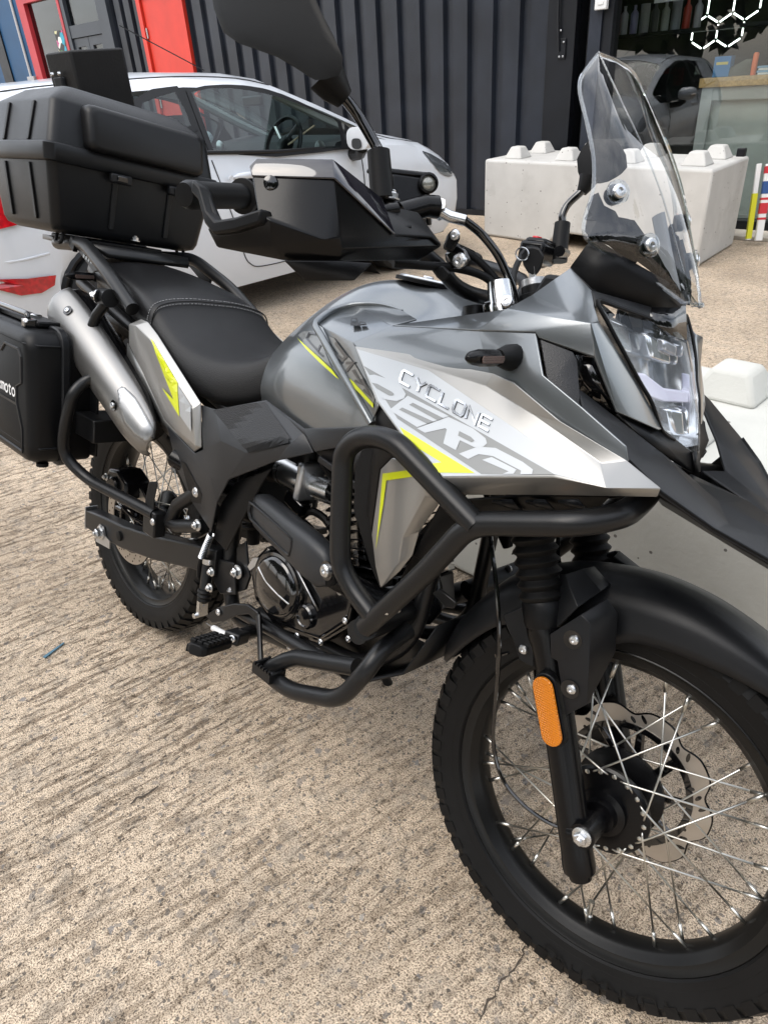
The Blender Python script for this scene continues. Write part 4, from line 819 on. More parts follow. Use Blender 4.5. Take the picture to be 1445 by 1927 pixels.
# ------------------------------------------------------------------ wheels
def wheel(name, mtx, Rt, hw, rl, rw, ntread, disc_side, disc_y, disc_r, wavy, nsp=36, hub_r=0.069, crown=0.0):
    root = empty(name, (0, 0, 0), bike); root.matrix_local = mtx
    rb = rl-0.004
    # tyre carcass
    prof = [(rb, rw-0.004), (rb+0.006, rw+0.004), (rb+0.022, hw-0.006), (rb+0.042, hw), (Rt-0.026, hw-0.002), (Rt-0.016, hw*0.86), (Rt-0.010, hw*0.55), (Rt-0.008, 0)]
    prof = prof+[(r, -y) for r, y in reversed(prof[:-1])]
    tv = lathe(prof, n=96, closed=True)
    # tread blocks
    blocks = []
    def blk(a0, a1, y0, y1, r0a, r1a, r0b, r1b, sk=0.0):
        vs = []
        for a, y, r in ((a0, y0, r0a), (a1, y0, r0a), (a1+sk, y1, r0b), (a0+sk, y1, r0b), (a0, y0, r1a), (a1, y0, r1a), (a1+sk, y1, r1b), (a0+sk, y1, r1b)):
            vs.append(V((math.cos(a)*r, y, math.sin(a)*r)))
        blocks.append((vs, [(3, 2, 1, 0), (4, 5, 6, 7), (0, 1, 5, 4), (1, 2, 6, 5), (2, 3, 7, 6), (3, 0, 4, 7)]))
    p = 2*math.pi/ntread
    for k in range(ntread):
        a = k*p
        for s in (1, -1):
            o_ = 0.0 if s == 1 else p/2
            blk(a+o_, a+o_+p*0.64, s*(hw+0.0005), s*hw*0.50, Rt-0.036, Rt-0.018, Rt-0.016, Rt-0.002, 0.0)
            blk(a+o_+p*0.3, a+o_+p*1.0, s*hw*0.44, s*hw*0.06, Rt-0.014, Rt-0.003, Rt-0.010, Rt, p*0.18)
    ty = mk('tyre', join(tv, *blocks), m_rub, root, smooth=30)
    # sidewall ring lines
    for s in (1, -1):
        mk('bead_line', lathe([(rb+0.0165, s*(hw-0.0085)), (rb+0.018, s*(hw-0.0065)), (rb+0.0195, s*(hw-0.0068))], n=96, cap=False), m_rub, root)
    # rim
    pr_o = [(rl, rw), (rl+0.002, rw-0.003), (rl-0.006, rw-0.008), (rl-0.016, rw-0.011), (rl-0.022, rw*0.45), (rl-0.026, 0.0)]
    pr_i = [(rl-0.003, rw+0.001), (rl-0.010, rw-0.003), (rl-0.017, rw-0.004), (rl-0.0215, rw-0.010), (rl-0.0255, rw*0.55), (rl-0.030, rw*0.40), (rl-0.031, 0.0)]
    half = pr_o[::-1]+pr_i
    full = pr_o+[(r, -y) for r, y in reversed(pr_o[:-1])]+[(r, -y) for r, y in pr_i]+[(r, y) for r, y in reversed(pr_i[:-1])]
    mk('rim', lathe(full, n=96, closed=True), m_rim, root, smooth=45)
    # hub
    mk('hub', lathe([(0.010, -0.062), (0.024, -0.062), (0.026, -0.050), (0.036, -0.048), (0.037, -0.040), (hub_r-0.004, -0.039), (hub_r, -0.036), (hub_r, -0.030), (hub_r-0.010, -0.026), (0.030, -0.018), (0.030, 0.018), (hub_r-0.010, 0.026), (hub_r, 0.030), (hub_r, 0.037), (0.035, 0.042), (0.026, 0.062), (0.010, 0.062)], n=40), m_semi, root, smooth=30)
    for s in (1, -1):
        for k in range(nsp//2):
            a = 2*math.pi*(k+(0.5 if s == 1 else 0))/(nsp//2); rr = hub_r-0.0085
            if s == -1: mk('rivet', lathe([(0.0046, 0), (0.0046, 0.0018), (0.0025, 0.003)], (math.cos(a+0.17)*rr, s*0.037, math.sin(a+0.17)*rr), (0, s, 0), 6), m_spoke, root)
    # spokes: four shapes, copied round
    protos = {}
    def spoke(s, d):
        rr = hub_r-0.0085; a1 = d*R(56); p0 = V((rr, s*0.0385, 0)); p1 = V((math.cos(a1)*(rl-0.035), s*rw*0.24, math.sin(a1)*(rl-0.035))); e = (p1-p0).normalized()
        nip = p1-e*0.021; p00 = V((rr, s*0.030, 0))
        return join(tube([p00, p0, p0+e*0.006+V((0, s*0.002, 0)), nip], 0.00165, 6), tube([nip, p1+e*0.006], 0.0031, 6))
    for s in (1, -1):
        for d in (1, -1):
            v_, f_ = spoke(s, d); me = bpy.data.meshes.new('spoke'); me.from_pydata([tuple(v) for v in v_], [], f_); me.materials.append(m_spoke); me.shade_smooth(); protos[(s, d)] = me
    for s in (1, -1):
        for k in range(nsp//2):
            d = 1 if k % 2 else -1; a = 2*math.pi*(k+(0.5 if s == 1 else 0))/(nsp//2)
            o = bpy.data.objects.new('spoke', protos[(s, d)]); COL.objects.link(o); o.parent = root; o.rotation_euler = (0, -a, 0)
    # brake disc
    n = 160; th = 0.0022; y = disc_side*disc_y
    def rout(a):
        if not wavy: return disc_r
        w_ = (a*wavy/(2*math.pi)) % 1.0
        return disc_r-0.013*(0.5-0.5*math.cos(2*math.pi*w_))**2.2
    ri = disc_r*0.74; rings = []
    for rr_, yy in ((0, y-th), (1, y-th), (1, y+th), (0, y+th)):
        rings.append([V((math.cos(2*math.pi*k/n)*(rout(2*math.pi*k/n) if rr_ else ri), yy, math.sin(2*math.pi*k/n)*(rout(2*math.pi*k/n) if rr_ else ri))) for k in range(n)])
    mk('disc_dark_outline', tube([V((p.x, y, p.z)) for p in rings[1]]+[V((rings[1][0].x, y, rings[1][0].z))], 0.0023, 6, cap=False), m_semi, root)  # added dark outline for the shaded look of the disc's edge
    rings.append(rings[0]); dk_ = mk('brake_disc', loft(rings, cap=False), m_disc, root, smooth=30)
    hs = []
    nh = wavy or 18
    for k in range(nh):
        for j, (fr, da, ln) in enumerate(((0.92, 0.30, 0.010), (0.87, 0.50, 0.008), (0.82, 0.68, 0.0035)) if wavy else ((0.93, 0.2, 0.003), (0.86, 0.5, 0.003), (0.79, 0.8, 0.003))):
            a = 2*math.pi*(k+da)/nh; rc = disc_r*fr-0.004*(1 if wavy else 0); e = V((math.cos(a), 0, math.sin(a))); tn = V((-e.z, 0, e.x)); sl = (e*0.75+tn*0.65).normalized(); pp = V((-sl.z, 0, sl.x))
            for sy in (-1, 1):
                c = e*rc+V((0, y+sy*(th+0.0004), 0)); q = [c+sl*(ln*math.cos(t) if True else 0)*0.8+pp*0.0030*math.sin(t) for t in [2*math.pi*i/10 for i in range(10)]]
                hs.append((q, [tuple(range(10)) if sy > 0 else tuple(range(9, -1, -1))]))
    tag(mk('disc_slots', join(*hs), m_gloss, root, smooth=0, recalc=False), kind='stuff')
    car_ = [lathe([(0.034, y-0.006), (0.046, y-0.006), (0.046, y+0.004), (0.034, y+0.004)], n=36, closed=True)]
    for k in range(9):
        a = 2*math.pi*k/9; e = V((math.cos(a), 0, math.sin(a))); a2 = a+0.22; e2 = V((math.cos(a2), 0, math.sin(a2)))
        car_.append(tube([e*0.042+V((0, y-disc_side*0.001, 0)), e2*(ri+0.004)+V((0, y-disc_side*0.001, 0))], [0.0085, 0.0065], 6, flat=0.5))
    car_.append(lathe([(ri-0.004, y-0.003-disc_side*0.001), (ri+0.006, y-0.003-disc_side*0.001), (ri+0.006, y+0.003-disc_side*0.001), (ri-0.004, y+0.003-disc_side*0.001)], n=60, closed=True))
    mk('disc_carrier', join(*car_), m_gloss, root)
    # valve
    a = R(-84)
    e = V((math.cos(a), 0, math.sin(a))); mk('valve', tube([e*(rl-0.03), e*(rl-0.038), e*(rl-0.040), e*(rl-0.056), e*(rl-0.057), e*(rl-0.064)], [0.006, 0.006, 0.0038, 0.0038, 0.0052, 0.0052], 8), m_spoke, root)
    return root
STM = Matrix.Translation(SP0) @ SM.to_4x4() @ Matrix.Translation(-SP0)
RF, RR_ = 0.330, 0.318
RTF = 0.3255
fw = wheel('front_wheel', STM @ Matrix.Translation((WB, 0, RF)), RTF, 0.0468, 0.256, 0.034, 62, 1, 0.062, 0.132, 9)
rwh = wheel('rear_wheel', Matrix.Translation((0, 0, RR_)), RR_, 0.058, 0.2425, 0.045, 52, -1, 0.085, 0.118, 0)
# raised lettering on the front tyre wall
def arc_word(txt, r, a0, da, h, wd, y):
    vs, fs = [], []
    for i, ch in enumerate(txt):
        for q in strokes(FONT5[ch], wd):
            n = len(vs)
            for p in q:
                a = a0+da*(i*1.3+p.x); rr = r-h*p.y if h < 0 else r+h*p.y; vs.append(V((math.cos(a)*rr, y, math.sin(a)*rr)))
            fs.append((n, n+1, n+2, n+3))
    return vs, fs
mk('tyre_lettering', arc_word('YUANXING', 0.281, R(-52), R(-4.1), 0.017, 0.12, -0.0478), m_rub, fw, smooth=0, recalc=False)

# ------------------------------------------------------------------ fork (steered with the bars)
def PSl(px, py, Y):
    Cs = SI @ (CB-SP0)+SP0; d = SI @ rayb(px, py); return hit(Cs, d, 1, Y)
def SV(vf): return [steer(v) for v in vf[0]], vf[1]
FT, FB = PSl(1008, 1040, -0.098), PSl(1092, 1652, -0.098)
fax = (FB-FT).normalized()
def fpt(py_t, side=-1, y=0.098):      # point on the leg axis, 0 = FT, 1 = FB
    p = FT.lerp(FB, py_t); return V((p.x, side*y, p.z))
for s in (-1, 1):
    fk = part('fork_leg')
    mk('stanchion', SV(lathe([(0.0165, -0.345), (0.0165, 0.10)], fpt(0, s), fax, 16)), m_steel if False else m_bar, fk)
    mk('fork_cap', SV(lathe([(0.020, 0.0), (0.020, 0.012), (0.019, 0.014), (0.0165, 0.044), (0.009, 0.047)], fpt(0, s)-fax*0.345, -fax, 24)), mat('bright_cap', (.60, .61, .62), .18, 1.0), fk)
    pr = []
    for k in range(15):
        h = -0.17+k*0.0165; pr += [(0.0335, h), (0.0275, h+0.0083)]
    mk('gaiter', SV(lathe(cr_spline([V((r, h, 0)) for r, h in pr], 3) and [(p.x, p.y) for p in cr_spline([V((r, h, 0)) for r, h in pr], 3)], fpt(0, s), fax, 24)), m_rub, fk)
    L_ = (FB-FT).length
    mk('collar', SV(lathe([(0.0285, 0.068), (0.0305, 0.072), (0.0305, 0.102), (0.029, 0.106)], fpt(0, s), fax, 24)), m_blk, fk)
    mk('lower_leg', SV(lathe([(0.0285, 0.104), (0.0285, 0.118), (0.0235, 0.150), (0.0235, 0.19), (0.0232, L_-0.045), (0.0245, L_-0.02), (0.0235, L_-0.012), (0.017, L_-0.010), (0.0165, L_), (0.012, L_+0.002)], fpt(0, s), fax, 24)), m_semi, fk)
    # axle lug
    ax_ = V((WB, s*0.098, RF)); q = ax_-V((0, s*0.0, 0))
    t_ = (q-fpt(0, s)).dot(fax); foot = fpt(0, s)+fax*t_
    mk('axle_lug', SV(join(tube([foot, q], [0.021, 0.0185], 14, flat=1.25), lathe([(0.0185, -0.022), (0.0185, 0.022)], q, (0, 1, 0), 20))), m_semi, fk)
    bolt(steer(q+V((0, s*0.022, 0))), SM @ V((0, s, 0)), 0.0125, 'hex', fk)
mk('front_axle', SV(lathe([(0.0135, -0.098), (0.0135, 0.098)], (WB, 0, RF), (0, 1, 0), 16)), m_semi, bike)
for z, h in ((0.80, 0.03), (0.985, 0.028)):
    t_ = (z-FT.z)/fax.z; c = FT+fax*t_; c.y = 0
    mk('fork_yoke', SV(loft([[c+V((x, y, dz)) for x, y in ((-0.05, -0.03), (-0.035, -0.125), (0.035, -0.125), (0.045, -0.03), (0.045, 0.03), (0.035, 0.125), (-0.035, 0.125), (-0.05, 0.03))] for dz in (-h/2, h/2)])), m_bar, bike, bevel=0.005)
mk('steering_head', SV(tube([V((0.985, 0, 1.0)), V((1.07, 0, 0.80))], 0.035, 16)), m_bar, bike)
# amber reflector on the right leg
rc0, rc1 = PSl(1022, 1288, -0.136), PSl(1040, 1388, -0.136)
def pill(a, b, wd, y, n=10):
    u = (b-a).normalized(); v = V((0, 1, 0)).cross(u).normalized(); a2, b2 = a+u*wd, b-u*wd; out = []
    for k in range(n+1): t = math.pi/2+math.pi*k/n; out.append(a2+u*(-abs(math.cos(t-math.pi/2+math.pi/2)) if False else 0)+(-u*math.sin(math.pi*k/n)+v*math.cos(math.pi*k/n))*wd)
    for k in range(n+1): out.append(b2+(u*math.sin(math.pi*k/n)-v*math.cos(math.pi*k/n))*wd)
    return out
rfl = part('side_reflector')
e_ = (rc1-rc0).normalized(); rA, rB = rc0-e_*0.012, rc1+e_*0.012
mk('backing', SV(prism([p+V((0, 0.003, 0)) for p in pill(rA-e_*0.004, rB+e_*0.004, 0.0178, 0)], (0, 0.014, 0))), m_blk, rfl, bevel=0.002)
mk('lens', SV(prism(pill(rA, rB, 0.0155, 0), (0, -0.005, 0))), m_amber, rfl, bevel=0.0015)
# caliper on the left leg
for nm, c, sz in (('brake_caliper', (WB-0.155, 0.066, 0.44), (0.075, 0.05, 0.11)), ('caliper_bracket', (WB-0.09, 0.088, 0.40), (0.09, 0.016, 0.10))):
    mk(nm, SV(box(c, sz, Matrix.Rotation(R(-20), 3, 'Y'))), m_semi, bike, bevel=0.012, seg=3)
# mudguard
def polar(px, py, Y):
    q = PSl(px, py, Y)-V((WB, 0, RF)); return math.degrees(math.atan2(q.z, q.x)), math.hypot(q.x, q.z)
MG = []
def mg_row(deg, r, hwid, rcr, rlow):
    a = R(deg); e = V((math.cos(a), 0, math.sin(a)))
    half = ((1.03, rlow), (1.02, rlow*0.6+rcr*0.4), (1.0, rcr), (0.90, rcr*0.55+r*0.45), (0.62, r*0.86+rcr*0.14), (0.3, r-0.002), (0.0, r))
    return [V((WB, -f*hwid, RF))+e*q for f, q in half]+[V((WB, f*hwid, RF))+e*q for f, q in reversed(half[:-1])]
rows = [mg_row(*t) for t in ((166, .349, .012, .345, .340), (160, .355, .036, .339, .326), (150, .363, .052, .337, .318), (138, .372, .059, .339, .314), (128, .378, .063, .338, .303), (115, .376, .065, .331, .285), (104, .371, .066, .326, .270), (96, .369, .066, .326, .284), (88, .365, .065, .329, .291), (80, .361, .063, .332, .298), (70, .357, .059, .337, .310), (60, .354, .052, .341, .323), (50, .351, .040, .344, .335), (43, .349, .022, .346, .342))]
mk('mudguard', SV(loft([list(r) for r in zip(*[cr_spline(c, 4) for c in zip(*rows)])], cap=False, closed=False)), m_blk2, bike, smooth=50, solid=0.003)
# covers over the fork
fc = part('fork_cover')
def facets(pts, faces, fn=PS):
    keys = list(pts); return [fn(*pts[k]) for k in keys], [tuple(keys.index(c) for c in f.split()) for f in faces]
fcv = dict(a=(1034, 1194, -.128), b=(1092, 1157, -.128), c=(1110, 1174, -.128), d=(1107, 1244, -.128), e=(1105, 1326, -.126), f=(1063, 1347, -.126), g=(1048, 1244, -.128), h=(1036, 1237, -.128),
           i=(1143, 1126, -.100), j=(1162, 1155, -.088), k=(1158, 1228, -.088), l=(1125, 1261, -.100), m=(1112, 1322, -.105))
mk('lower_cover', facets(fcv, ['a b c d g h', 'g d e f', 'b i j c', 'c j k d', 'd k l m e']), m_blk2, fc, bevel=0.0035, solid=0.004, seg=2)
fcu = dict(a=(1052, 1081, -.090), b=(1095, 1070, -.075), c=(1130, 1112, -.085), d=(1086, 1142, -.122), e=(1046, 1182, -.118), f=(1062, 1080, -.100), g=(1118, 1065, -0.04), h=(1150, 1100, -0.05))
mk('upper_cover', facets(fcu, ['a f d e', 'f b c d', 'b g h c']), m_blk2, fc, bevel=0.003, solid=0.004)
rp_ = [(944, 1157), (982, 1142), (1000, 1180), (1004, 1212), (1004, 1257), (977, 1244), (964, 1204), (955, 1186)]
mk('rear_tab', prism([PS(x, y, -0.075) for x, y in rp_], SM @ V((0, 0.006, 0))), m_blk2, fc, bevel=0.002)
bolt(PS(985, 1222, -0.076), SM @ RT, 0.0075, 'cap', fc)
for x, y in ((1079, 1204), (1074, 1297)):
    mk('recess', SV(lathe([(0.0135, 0), (0.0135, 0.0006)], PSl(x-2, y, -0.1285), (0, -1, 0), 18)), m_gloss, fc); bolt(PS(x+1, y, -0.1288), SM @ RT, 0.0068, 'cap', fc)
mk('left_cover', SV((lambda vf: ([V((p.x, -p.y, p.z)) for p in [SI @ (v-SP0)+SP0 for v in vf[0]]], [tuple(reversed(f)) for f in vf[1]]))(facets(fcv, ['a b c d g h', 'g d e f', 'b i j c', 'c j k d', 'd k l m e']))), m_blk2, fc, bevel=0.0035, solid=0.004)
mk('brace_left', [v for v in (lambda vf: (([steer(V((p.x, -p.y, p.z))) for p in [SI @ (v-SP0)+SP0 for v in vf[0]]], [tuple(reversed(f)) for f in vf[1]])))(facets(fcu, ['a f d e', 'f b c d', 'b g h c']))], m_blk2, fc, bevel=0.003, solid=0.004)
# speedometer cable and brake line down the fork
bp('speedometer_cable', tube(cr_spline([PS(922, 1000, -.10), PS(931, 1080, -.11), PS(938, 1160, -.115), PS(938, 1240, -.112), PS(931, 1330, -.10), PS(928, 1400, -.095), PS(945, 1465, -.09), PS(985, 1515, -.085), PS(1040, 1552, -.07), PS(1085, 1560, -.06)], 6), 0.0034, 8), m_gloss)
bp('cable_tie', tube([PS(932, 1234, -.114), PS(945, 1231, -.105), PS(956, 1228, -.09)], 0.003, 6), m_gloss)
bp('brake_line', tube(cr_spline([PS(1050, 1000, .0), PS(1052, 1060, 0.02), PS(1080, 1110, 0.06), V(steer((WB-0.17, 0.10, 0.62))), V(steer((WB-0.16, 0.085, 0.48)))], 6), 0.0035, 8), m_gloss)
# ------------------------------------------------------------------ tank
TK = [  # x, then (y, z) from the top middle down the side
 (0.535, [(0, .890), (.045, .888), (.080, .872), (.108, .840), (.118, .800), (.112, .775)]),
 (0.590, [(0, .940), (.050, .936), (.090, .915), (.122, .872), (.136, .815), (.130, .772)]),
 (0.650, [(0, .992), (.050, .985), (.094, .950), (.138, .900), (.152, .830), (.148, .770)]),
 (0.720, [(0, 1.026), (.052, 1.016), (.098, .968), (.150, .915), (.165, .840), (.162, .770)]),
 (0.800, [(0, 1.038), (.056, 1.026), (.100, .975), (.158, .925), (.176, .850), (.176, .776)]),
 (0.880, [(0, 1.032), (.058, 1.018), (.100, .974), (.160, .930), (.184, .862), (.186, .788)]),
 (0.950, [(0, 1.012), (.060, 1.006), (.104, .984), (.155, .925), (.182, .868), (.186, .805)]),
 (1.020, [(0, .985), (.055, .978), (.095, .960), (.140, .915), (.165, .868), (.168, .82)])]
trow = []
for x, ps in TK:
    r_ = [V((x, -y, z)) for y, z in reversed(ps)]+[V((x, y, z)) for y, z in ps[1:]]; trow.append(r_)
tank_vf = patch(trow, 5, 5)
tk = part('fuel_tank')
mk('tank_shell', tank_vf, m_grey, tk, smooth=60)
tb = bvh_of(tank_vf)
# filler cap
cc = P(805, 533, 0.0); h0, n0, _, _ = tb.ray_cast(V((cc.x, 0, 1.3)), V((0, 0, -1)))
n0 = (n0 if n0.z > 0 else -n0)
mk('filler_cap', lathe([(0.050, -0.004), (0.050, 0.0035), (0.047, 0.006), (0.040, 0.0062), (0.038, 0.0045), (0.030, 0.005), (0.010, 0.0065), (0.001, 0.0065)], h0, n0, 40), mat('cap_silver', (0.62, 0.63, 0.64), 0.28, 0.85), tk)
mk('key_flap', box(h0+n0*0.008, (0.055, 0.016, 0.004), n0.to_track_quat('Z', 'Y').to_matrix()), m_steel, tk, bevel=0.002)
mk('cap_seat', lathe([(0.056, -0.004), (0.056, 0.002), (0.051, 0.0028)], h0, n0, 40), m_blk, tk)

# tank side cover (the glossy shoulder with the badge)
cov = dict(a=(596, 608, -.155), b=(622, 588, -.124), c=(666, 574, -.094), d=(715, 573, -.084), e=(755, 583, -.090), f=(784, 600, -.122), g=(737, 613, -.165), h=(664, 644, -.192), i=(606, 614, -.163), j=(645, 700, -.188), k=(698, 797, -.206), l=(712, 764, -.216), m=(672, 656, -.194),
           n=(900, 622, -.196), o=(1007, 626, -.204), p=(1021, 706, -.222), q=(1096, 768, -.222), r=(1177, 839, -.220), s=(1181, 869, -.220), t=(1090, 828, -.224), u=(1020, 772, -.224), v=(962, 728, -.216), w=(925, 712, -.212), x=(860, 698, -.208), y=(780, 676, -.202))
covf = ['a b c i', 'c d e f g', 'c g h i', 'i h m l k j', 'g n w x y m h', 'n o p v w', 'p q u v', 'q r s t u']
cov_vf = facets(cov, covf, P)
cv = both('tank_side_cover', cov_vf, m_grey, ly=0.66, lx=-0.04, bevel=0.006, seg=3, solid=0.003, blim=12)
covb = bvh_of(cov_vf)
rim_ = [P(x, y, Y) for x, y, Y in ((757, 584, -.088), (715, 573, -.084), (664, 574, -.096), (622, 587, -.126), (602, 600, -.150), (594, 612, -.163), (606, 634, -.172), (645, 702, -.192), (680, 763, -.205), (700, 798, -.210))]
both('cover_rim', tube(cr_spline(rim_, 5), [0.0015, .004, .0055, .0060, .0060, .0060, .0060, .0060, .0060, .0060], 10), m_grey)
# badge pressed in the shoulder
for q in ([(661, 600), (672, 599), (677, 612), (675, 614), (660, 614)], [(677, 606), (687, 607), (691, 613), (678, 614)]): decal('badge', q, covb, 0.0012, m_tgrey, cv[0])
for q in ([(663, 602), (670, 602), (671, 607), (663, 607)], [(679, 609), (686, 609), (688, 612), (680, 612)]): decal('badge_inlay', q, covb, 0.0018, m_grey, cv[0])
# grey lettering and lime line on the tank and cover
def z2(*pts): return [(560+x/6.0208, 600+y/6.0208) for x, y in pts]
decal('tank_print', z2((10, 190), (60, 150), (150, 140), (215, 170), (300, 330), (395, 560), (250, 430), (120, 300)), tb, 0.0012, m_dgrey, tk)
decal('tank_lime_line', z2((0, 215), (30, 245), (240, 430), (400, 580), (480, 690), (440, 660), (250, 490), (100, 340)), tb, 0.0017, m_lime, tk)
for ln in ([(215, 180), (140, 170), (115, 230), (240, 370), (270, 300)], [(250, 385), (300, 430)]):
    for q in strokes([z2(*ln)], 3.6): decal('tank_letter', [(p.x, p.y) for p in q], tb, 0.0022, m_tgrey, tk)
decal('cover_print', z2((300, 170), (420, 220), (560, 400), (660, 520), (880, 900), (865, 975), (700, 790), (520, 590), (380, 380)), covb, 0.0012, m_dgrey, cv[0])
decal('cover_lime_line', z2((555, 640), (640, 710), (868, 960), (866, 1010), (700, 830), (600, 730)), covb, 0.0018, m_lime, cv[0])
for ln in ([(360, 290), (440, 270), (560, 430), (520, 470), (440, 400)], [(560, 500), (640, 500), (560, 600)], [(640, 580), (740, 740), (660, 700)], [(740, 680), (840, 880), (760, 800)]):
    for q in strokes([z2(*ln)], 5): decal('cover_letter', [(p.x, p.y) for p in q], covb, 0.0023, m_tgrey, cv[0])

# ------------------------------------------------------------------ silver side panel with the name
A0, H0, J0 = P(667, 651, -.196), P(1141, 919, -.255), P(832, 899, -.268)
tq, tn = plane3(A0, H0, J0)
def tp(px, py, off=0.0):
    n = tn if tn.dot(CB-tq) > 0 else -tn
    return onplane(px, py, tq+n*off, n)
def tl(x, y): return (640+x/3.4405, 640+y/3.4405)          # reading scale of the enlarged view
spv = {'a': tp(667, 651), 'b': tp(806, 692), 'h': tp(1141, 919), 'i': tp(1042, 897), 'j': tp(832, 899), 'k': tp(767, 836), 'm': tp(709, 756),
       'a2': P(780, 667, -.200), 'a3': P(860, 689, -.206), 'c': P(926, 703, -.212), 'd': P(964, 720, -.224), 'e': P(1051, 792, -.232), 'f': P(1179, 866, -.222), 'g': P(1242, 920, -.205),
       'e2': P(1000, 778, -.222), 'd2': P(915, 726, -.212), 'f2': P(1130, 872, -.232),
       'n': P(866, 932, -.246), 'o': P(1000, 931, -.246), 'q': P(1236, 936, -.200)}
keys = list(spv)
spf = ['a b h i j k m', 'a a2 a3 c d2 b', 'b d2 e2 f2 h', 'c d e e2 d2', 'e f f2 e2', 'f g h f2', 'j i h g q o n']
sp_vf = ([spv[k] for k in keys], [tuple(keys.index(c) for c in f.split()) for f in spf])
sp = both('side_panel', sp_vf, m_silver, ly=0.58, lx=-0.06, bevel=0.005, seg=3, solid=0.003, blim=12)
def tdec(name, poly, off, m): return bp(name, ([tp(x, y, off) for x, y in poly], [tuple(range(len(poly)))]), m, sp[0], smooth=0, recalc=False)
tdec('pale_field', [(672, 657), (806, 697), (1128, 913), (1046, 893), (834, 896), (772, 838), (712, 754)], 0.0006, m_pale)
tdec('grey_band', [(684, 688), (1044, 893), (905, 892), (748, 788)], 0.0011, m_dgrey)
def tstroke(name, lines, wd, off, m):
    for q in strokes([[tl(*p) for p in ln] for ln in lines], wd/3.4405): tdec(name, [(p.x, p.y) for p in q], off, m)
def tletter(name, pts, off, m, f=tl): tdec(name, [f(*p) for p in pts], off, m)
def t2(x, y): return (560+x/6.0208, 600+y/6.0208)
tletter('letter_p', [(790, 640), (870, 632), (1050, 690), (1180, 775), (1225, 850), (1205, 900), (1120, 932), (1010, 915), (945, 895), (900, 800)], 0.0016, m_pale, t2)
tletter('letter_p_counter', [(838, 722), (900, 735), (1065, 825), (1092, 850), (1075, 868), (1030, 865), (895, 790)], 0.0021, m_dgrey, t2)
tletter('letter_e', [(438, 360), (703, 492), (498, 563), (318, 452)], 0.0016, m_pale)
tletter('letter_e_slit', [(470, 405), (668, 505), (628, 519), (446, 418)], 0.0021, m_dgrey); tletter('letter_e_slit', [(402, 436), (604, 527), (562, 541), (380, 449)], 0.0021, m_dgrey)
tletter('letter_r', [(498, 571), (700, 497), (860, 572), (940, 635), (950, 668), (925, 690), (870, 694), (775, 648), (748, 712), (667, 668), (690, 578), (680, 570), (548, 600)], 0.0016, m_pale)
tletter('letter_r_counter', [(770, 588), (845, 626), (868, 650), (850, 661), (762, 618)], 0.0021, m_dgrey)
tletter('letter_a', [(768, 735), (890, 690), (1005, 698), (1180, 788), (1247, 838), (1240, 868), (1165, 868), (1170, 845), (990, 752), (895, 738), (828, 770)], 0.0016, m_pale)
tletter('letter_a', [(918, 775), (980, 757), (1140, 838), (1120, 866), (1050, 866), (1090, 850)], 0.0016, m_pale)
tdec('lime_arrow', [(752, 803), (893, 890), (815, 889), (803, 873), (830, 870), (767, 831)], 0.0011, m_lime)
badge = part('name_badge')
m_lch = mat('chrome_letter', (0.80, 0.83, 0.86), 0.12, 0.9)
for i, ch in enumerate('CYCLONE'):
    o_ = V((752+i*24.75, 718+i*13.85, 0)); ex, ey = V((18.4, 10.4, 0)), V((7.6, -21.5, 0))
    for q in strokes([[((o_+ex*x+ey*y).x, (o_+ex*x+ey*y).y) for x, y in ln] for ln in FONT5[ch]], 5.4): mk('letter_outline_shadow', ([tp(p.x+0.4, p.y+0.7, 0.0009) for p in q], [(0, 1, 2, 3)]), m_tgrey, badge, smooth=0, recalc=False)  # dark outline, shifted down as a painted shadow under the letters
    for q in strokes([[((o_+ex*x+ey*y).x, (o_+ex*x+ey*y).y) for x, y in ln] for ln in FONT5[ch]], 4.2): mk('letter', prism([tp(p.x, p.y, 0.0012) for p in q], (tn if tn.dot(CB-tq) > 0 else -tn)*0.0016), m_lch, badge, smooth=0)
# lower shroud, silver, below the side panel
lsv = dict(a=(737, 862, -.222), b=(716, 883, -.212), c=(699, 1006, -.205), d=(706, 1066, -.205), e=(716, 1107, -.205), f=(752, 1076, -.205), g=(776, 1046, -.205), h=(790, 999, -.200), i=(830, 944, -.205), j=(880, 926, -.215), k=(800, 872, -.235), l=(799, 934, -.226), m=(757, 1012, -.220), n=(750, 1060, -.212))
ls_vf = facets(lsv, ['a b c m l k', 'c d e n m', 'k l i j', 'l m h i', 'm n g h', 'n e f g'], P)
ls = both('lower_shroud', ls_vf, m_silver, bevel=0.004, seg=2, solid=0.003, blim=10)
lsb = bvh_of(ls_vf)
decal('lime_hook', [(721, 891), (772, 884), (800, 884), (806, 896), (776, 897), (728, 904), (722, 950), (708, 1034), (716, 950)], lsb, 0.0012, m_lime, ls[0])
# black inner fairing under and behind them
both('shroud_back', prism([P(x, y, -.185) for x, y in ((705, 770), (667, 880), (664, 960), (694, 1060), (714, 1108), (724, 1106), (722, 980), (745, 870), (762, 832))], (0, 0.02, 0)), m_blk, bevel=0.003)
both('radiator_guard', facets(dict(a=(830, 944, -.20), b=(1000, 933, -.225), c=(1150, 934, -.20), d=(1100, 985, -.16), e=(900, 1000, -.17), f=(800, 1060, -.18), g=(776, 1046, -.195)), ['a b e', 'b c d e', 'a e f g'], P), m_blk, bevel=0.004, solid=0.004)
for k in range(3): both('guard_fin', facets(dict(a=(925+k*62, 946, -.228), b=(962+k*62, 944, -.228), c=(985+k*62, 968, -.205)), ['a b c'], P), m_blk2, solid=0.004)
both('lower_duct', facets(dict(a=(836, 950, -.195), b=(880, 985, -.17), c=(800, 1085, -.15), d=(742, 1120, -.17), e=(776, 1048, -.195), f=(792, 1000, -.195)), ['a b c f', 'f c d e'], P), m_blk, solid=0.004, bevel=0.003)

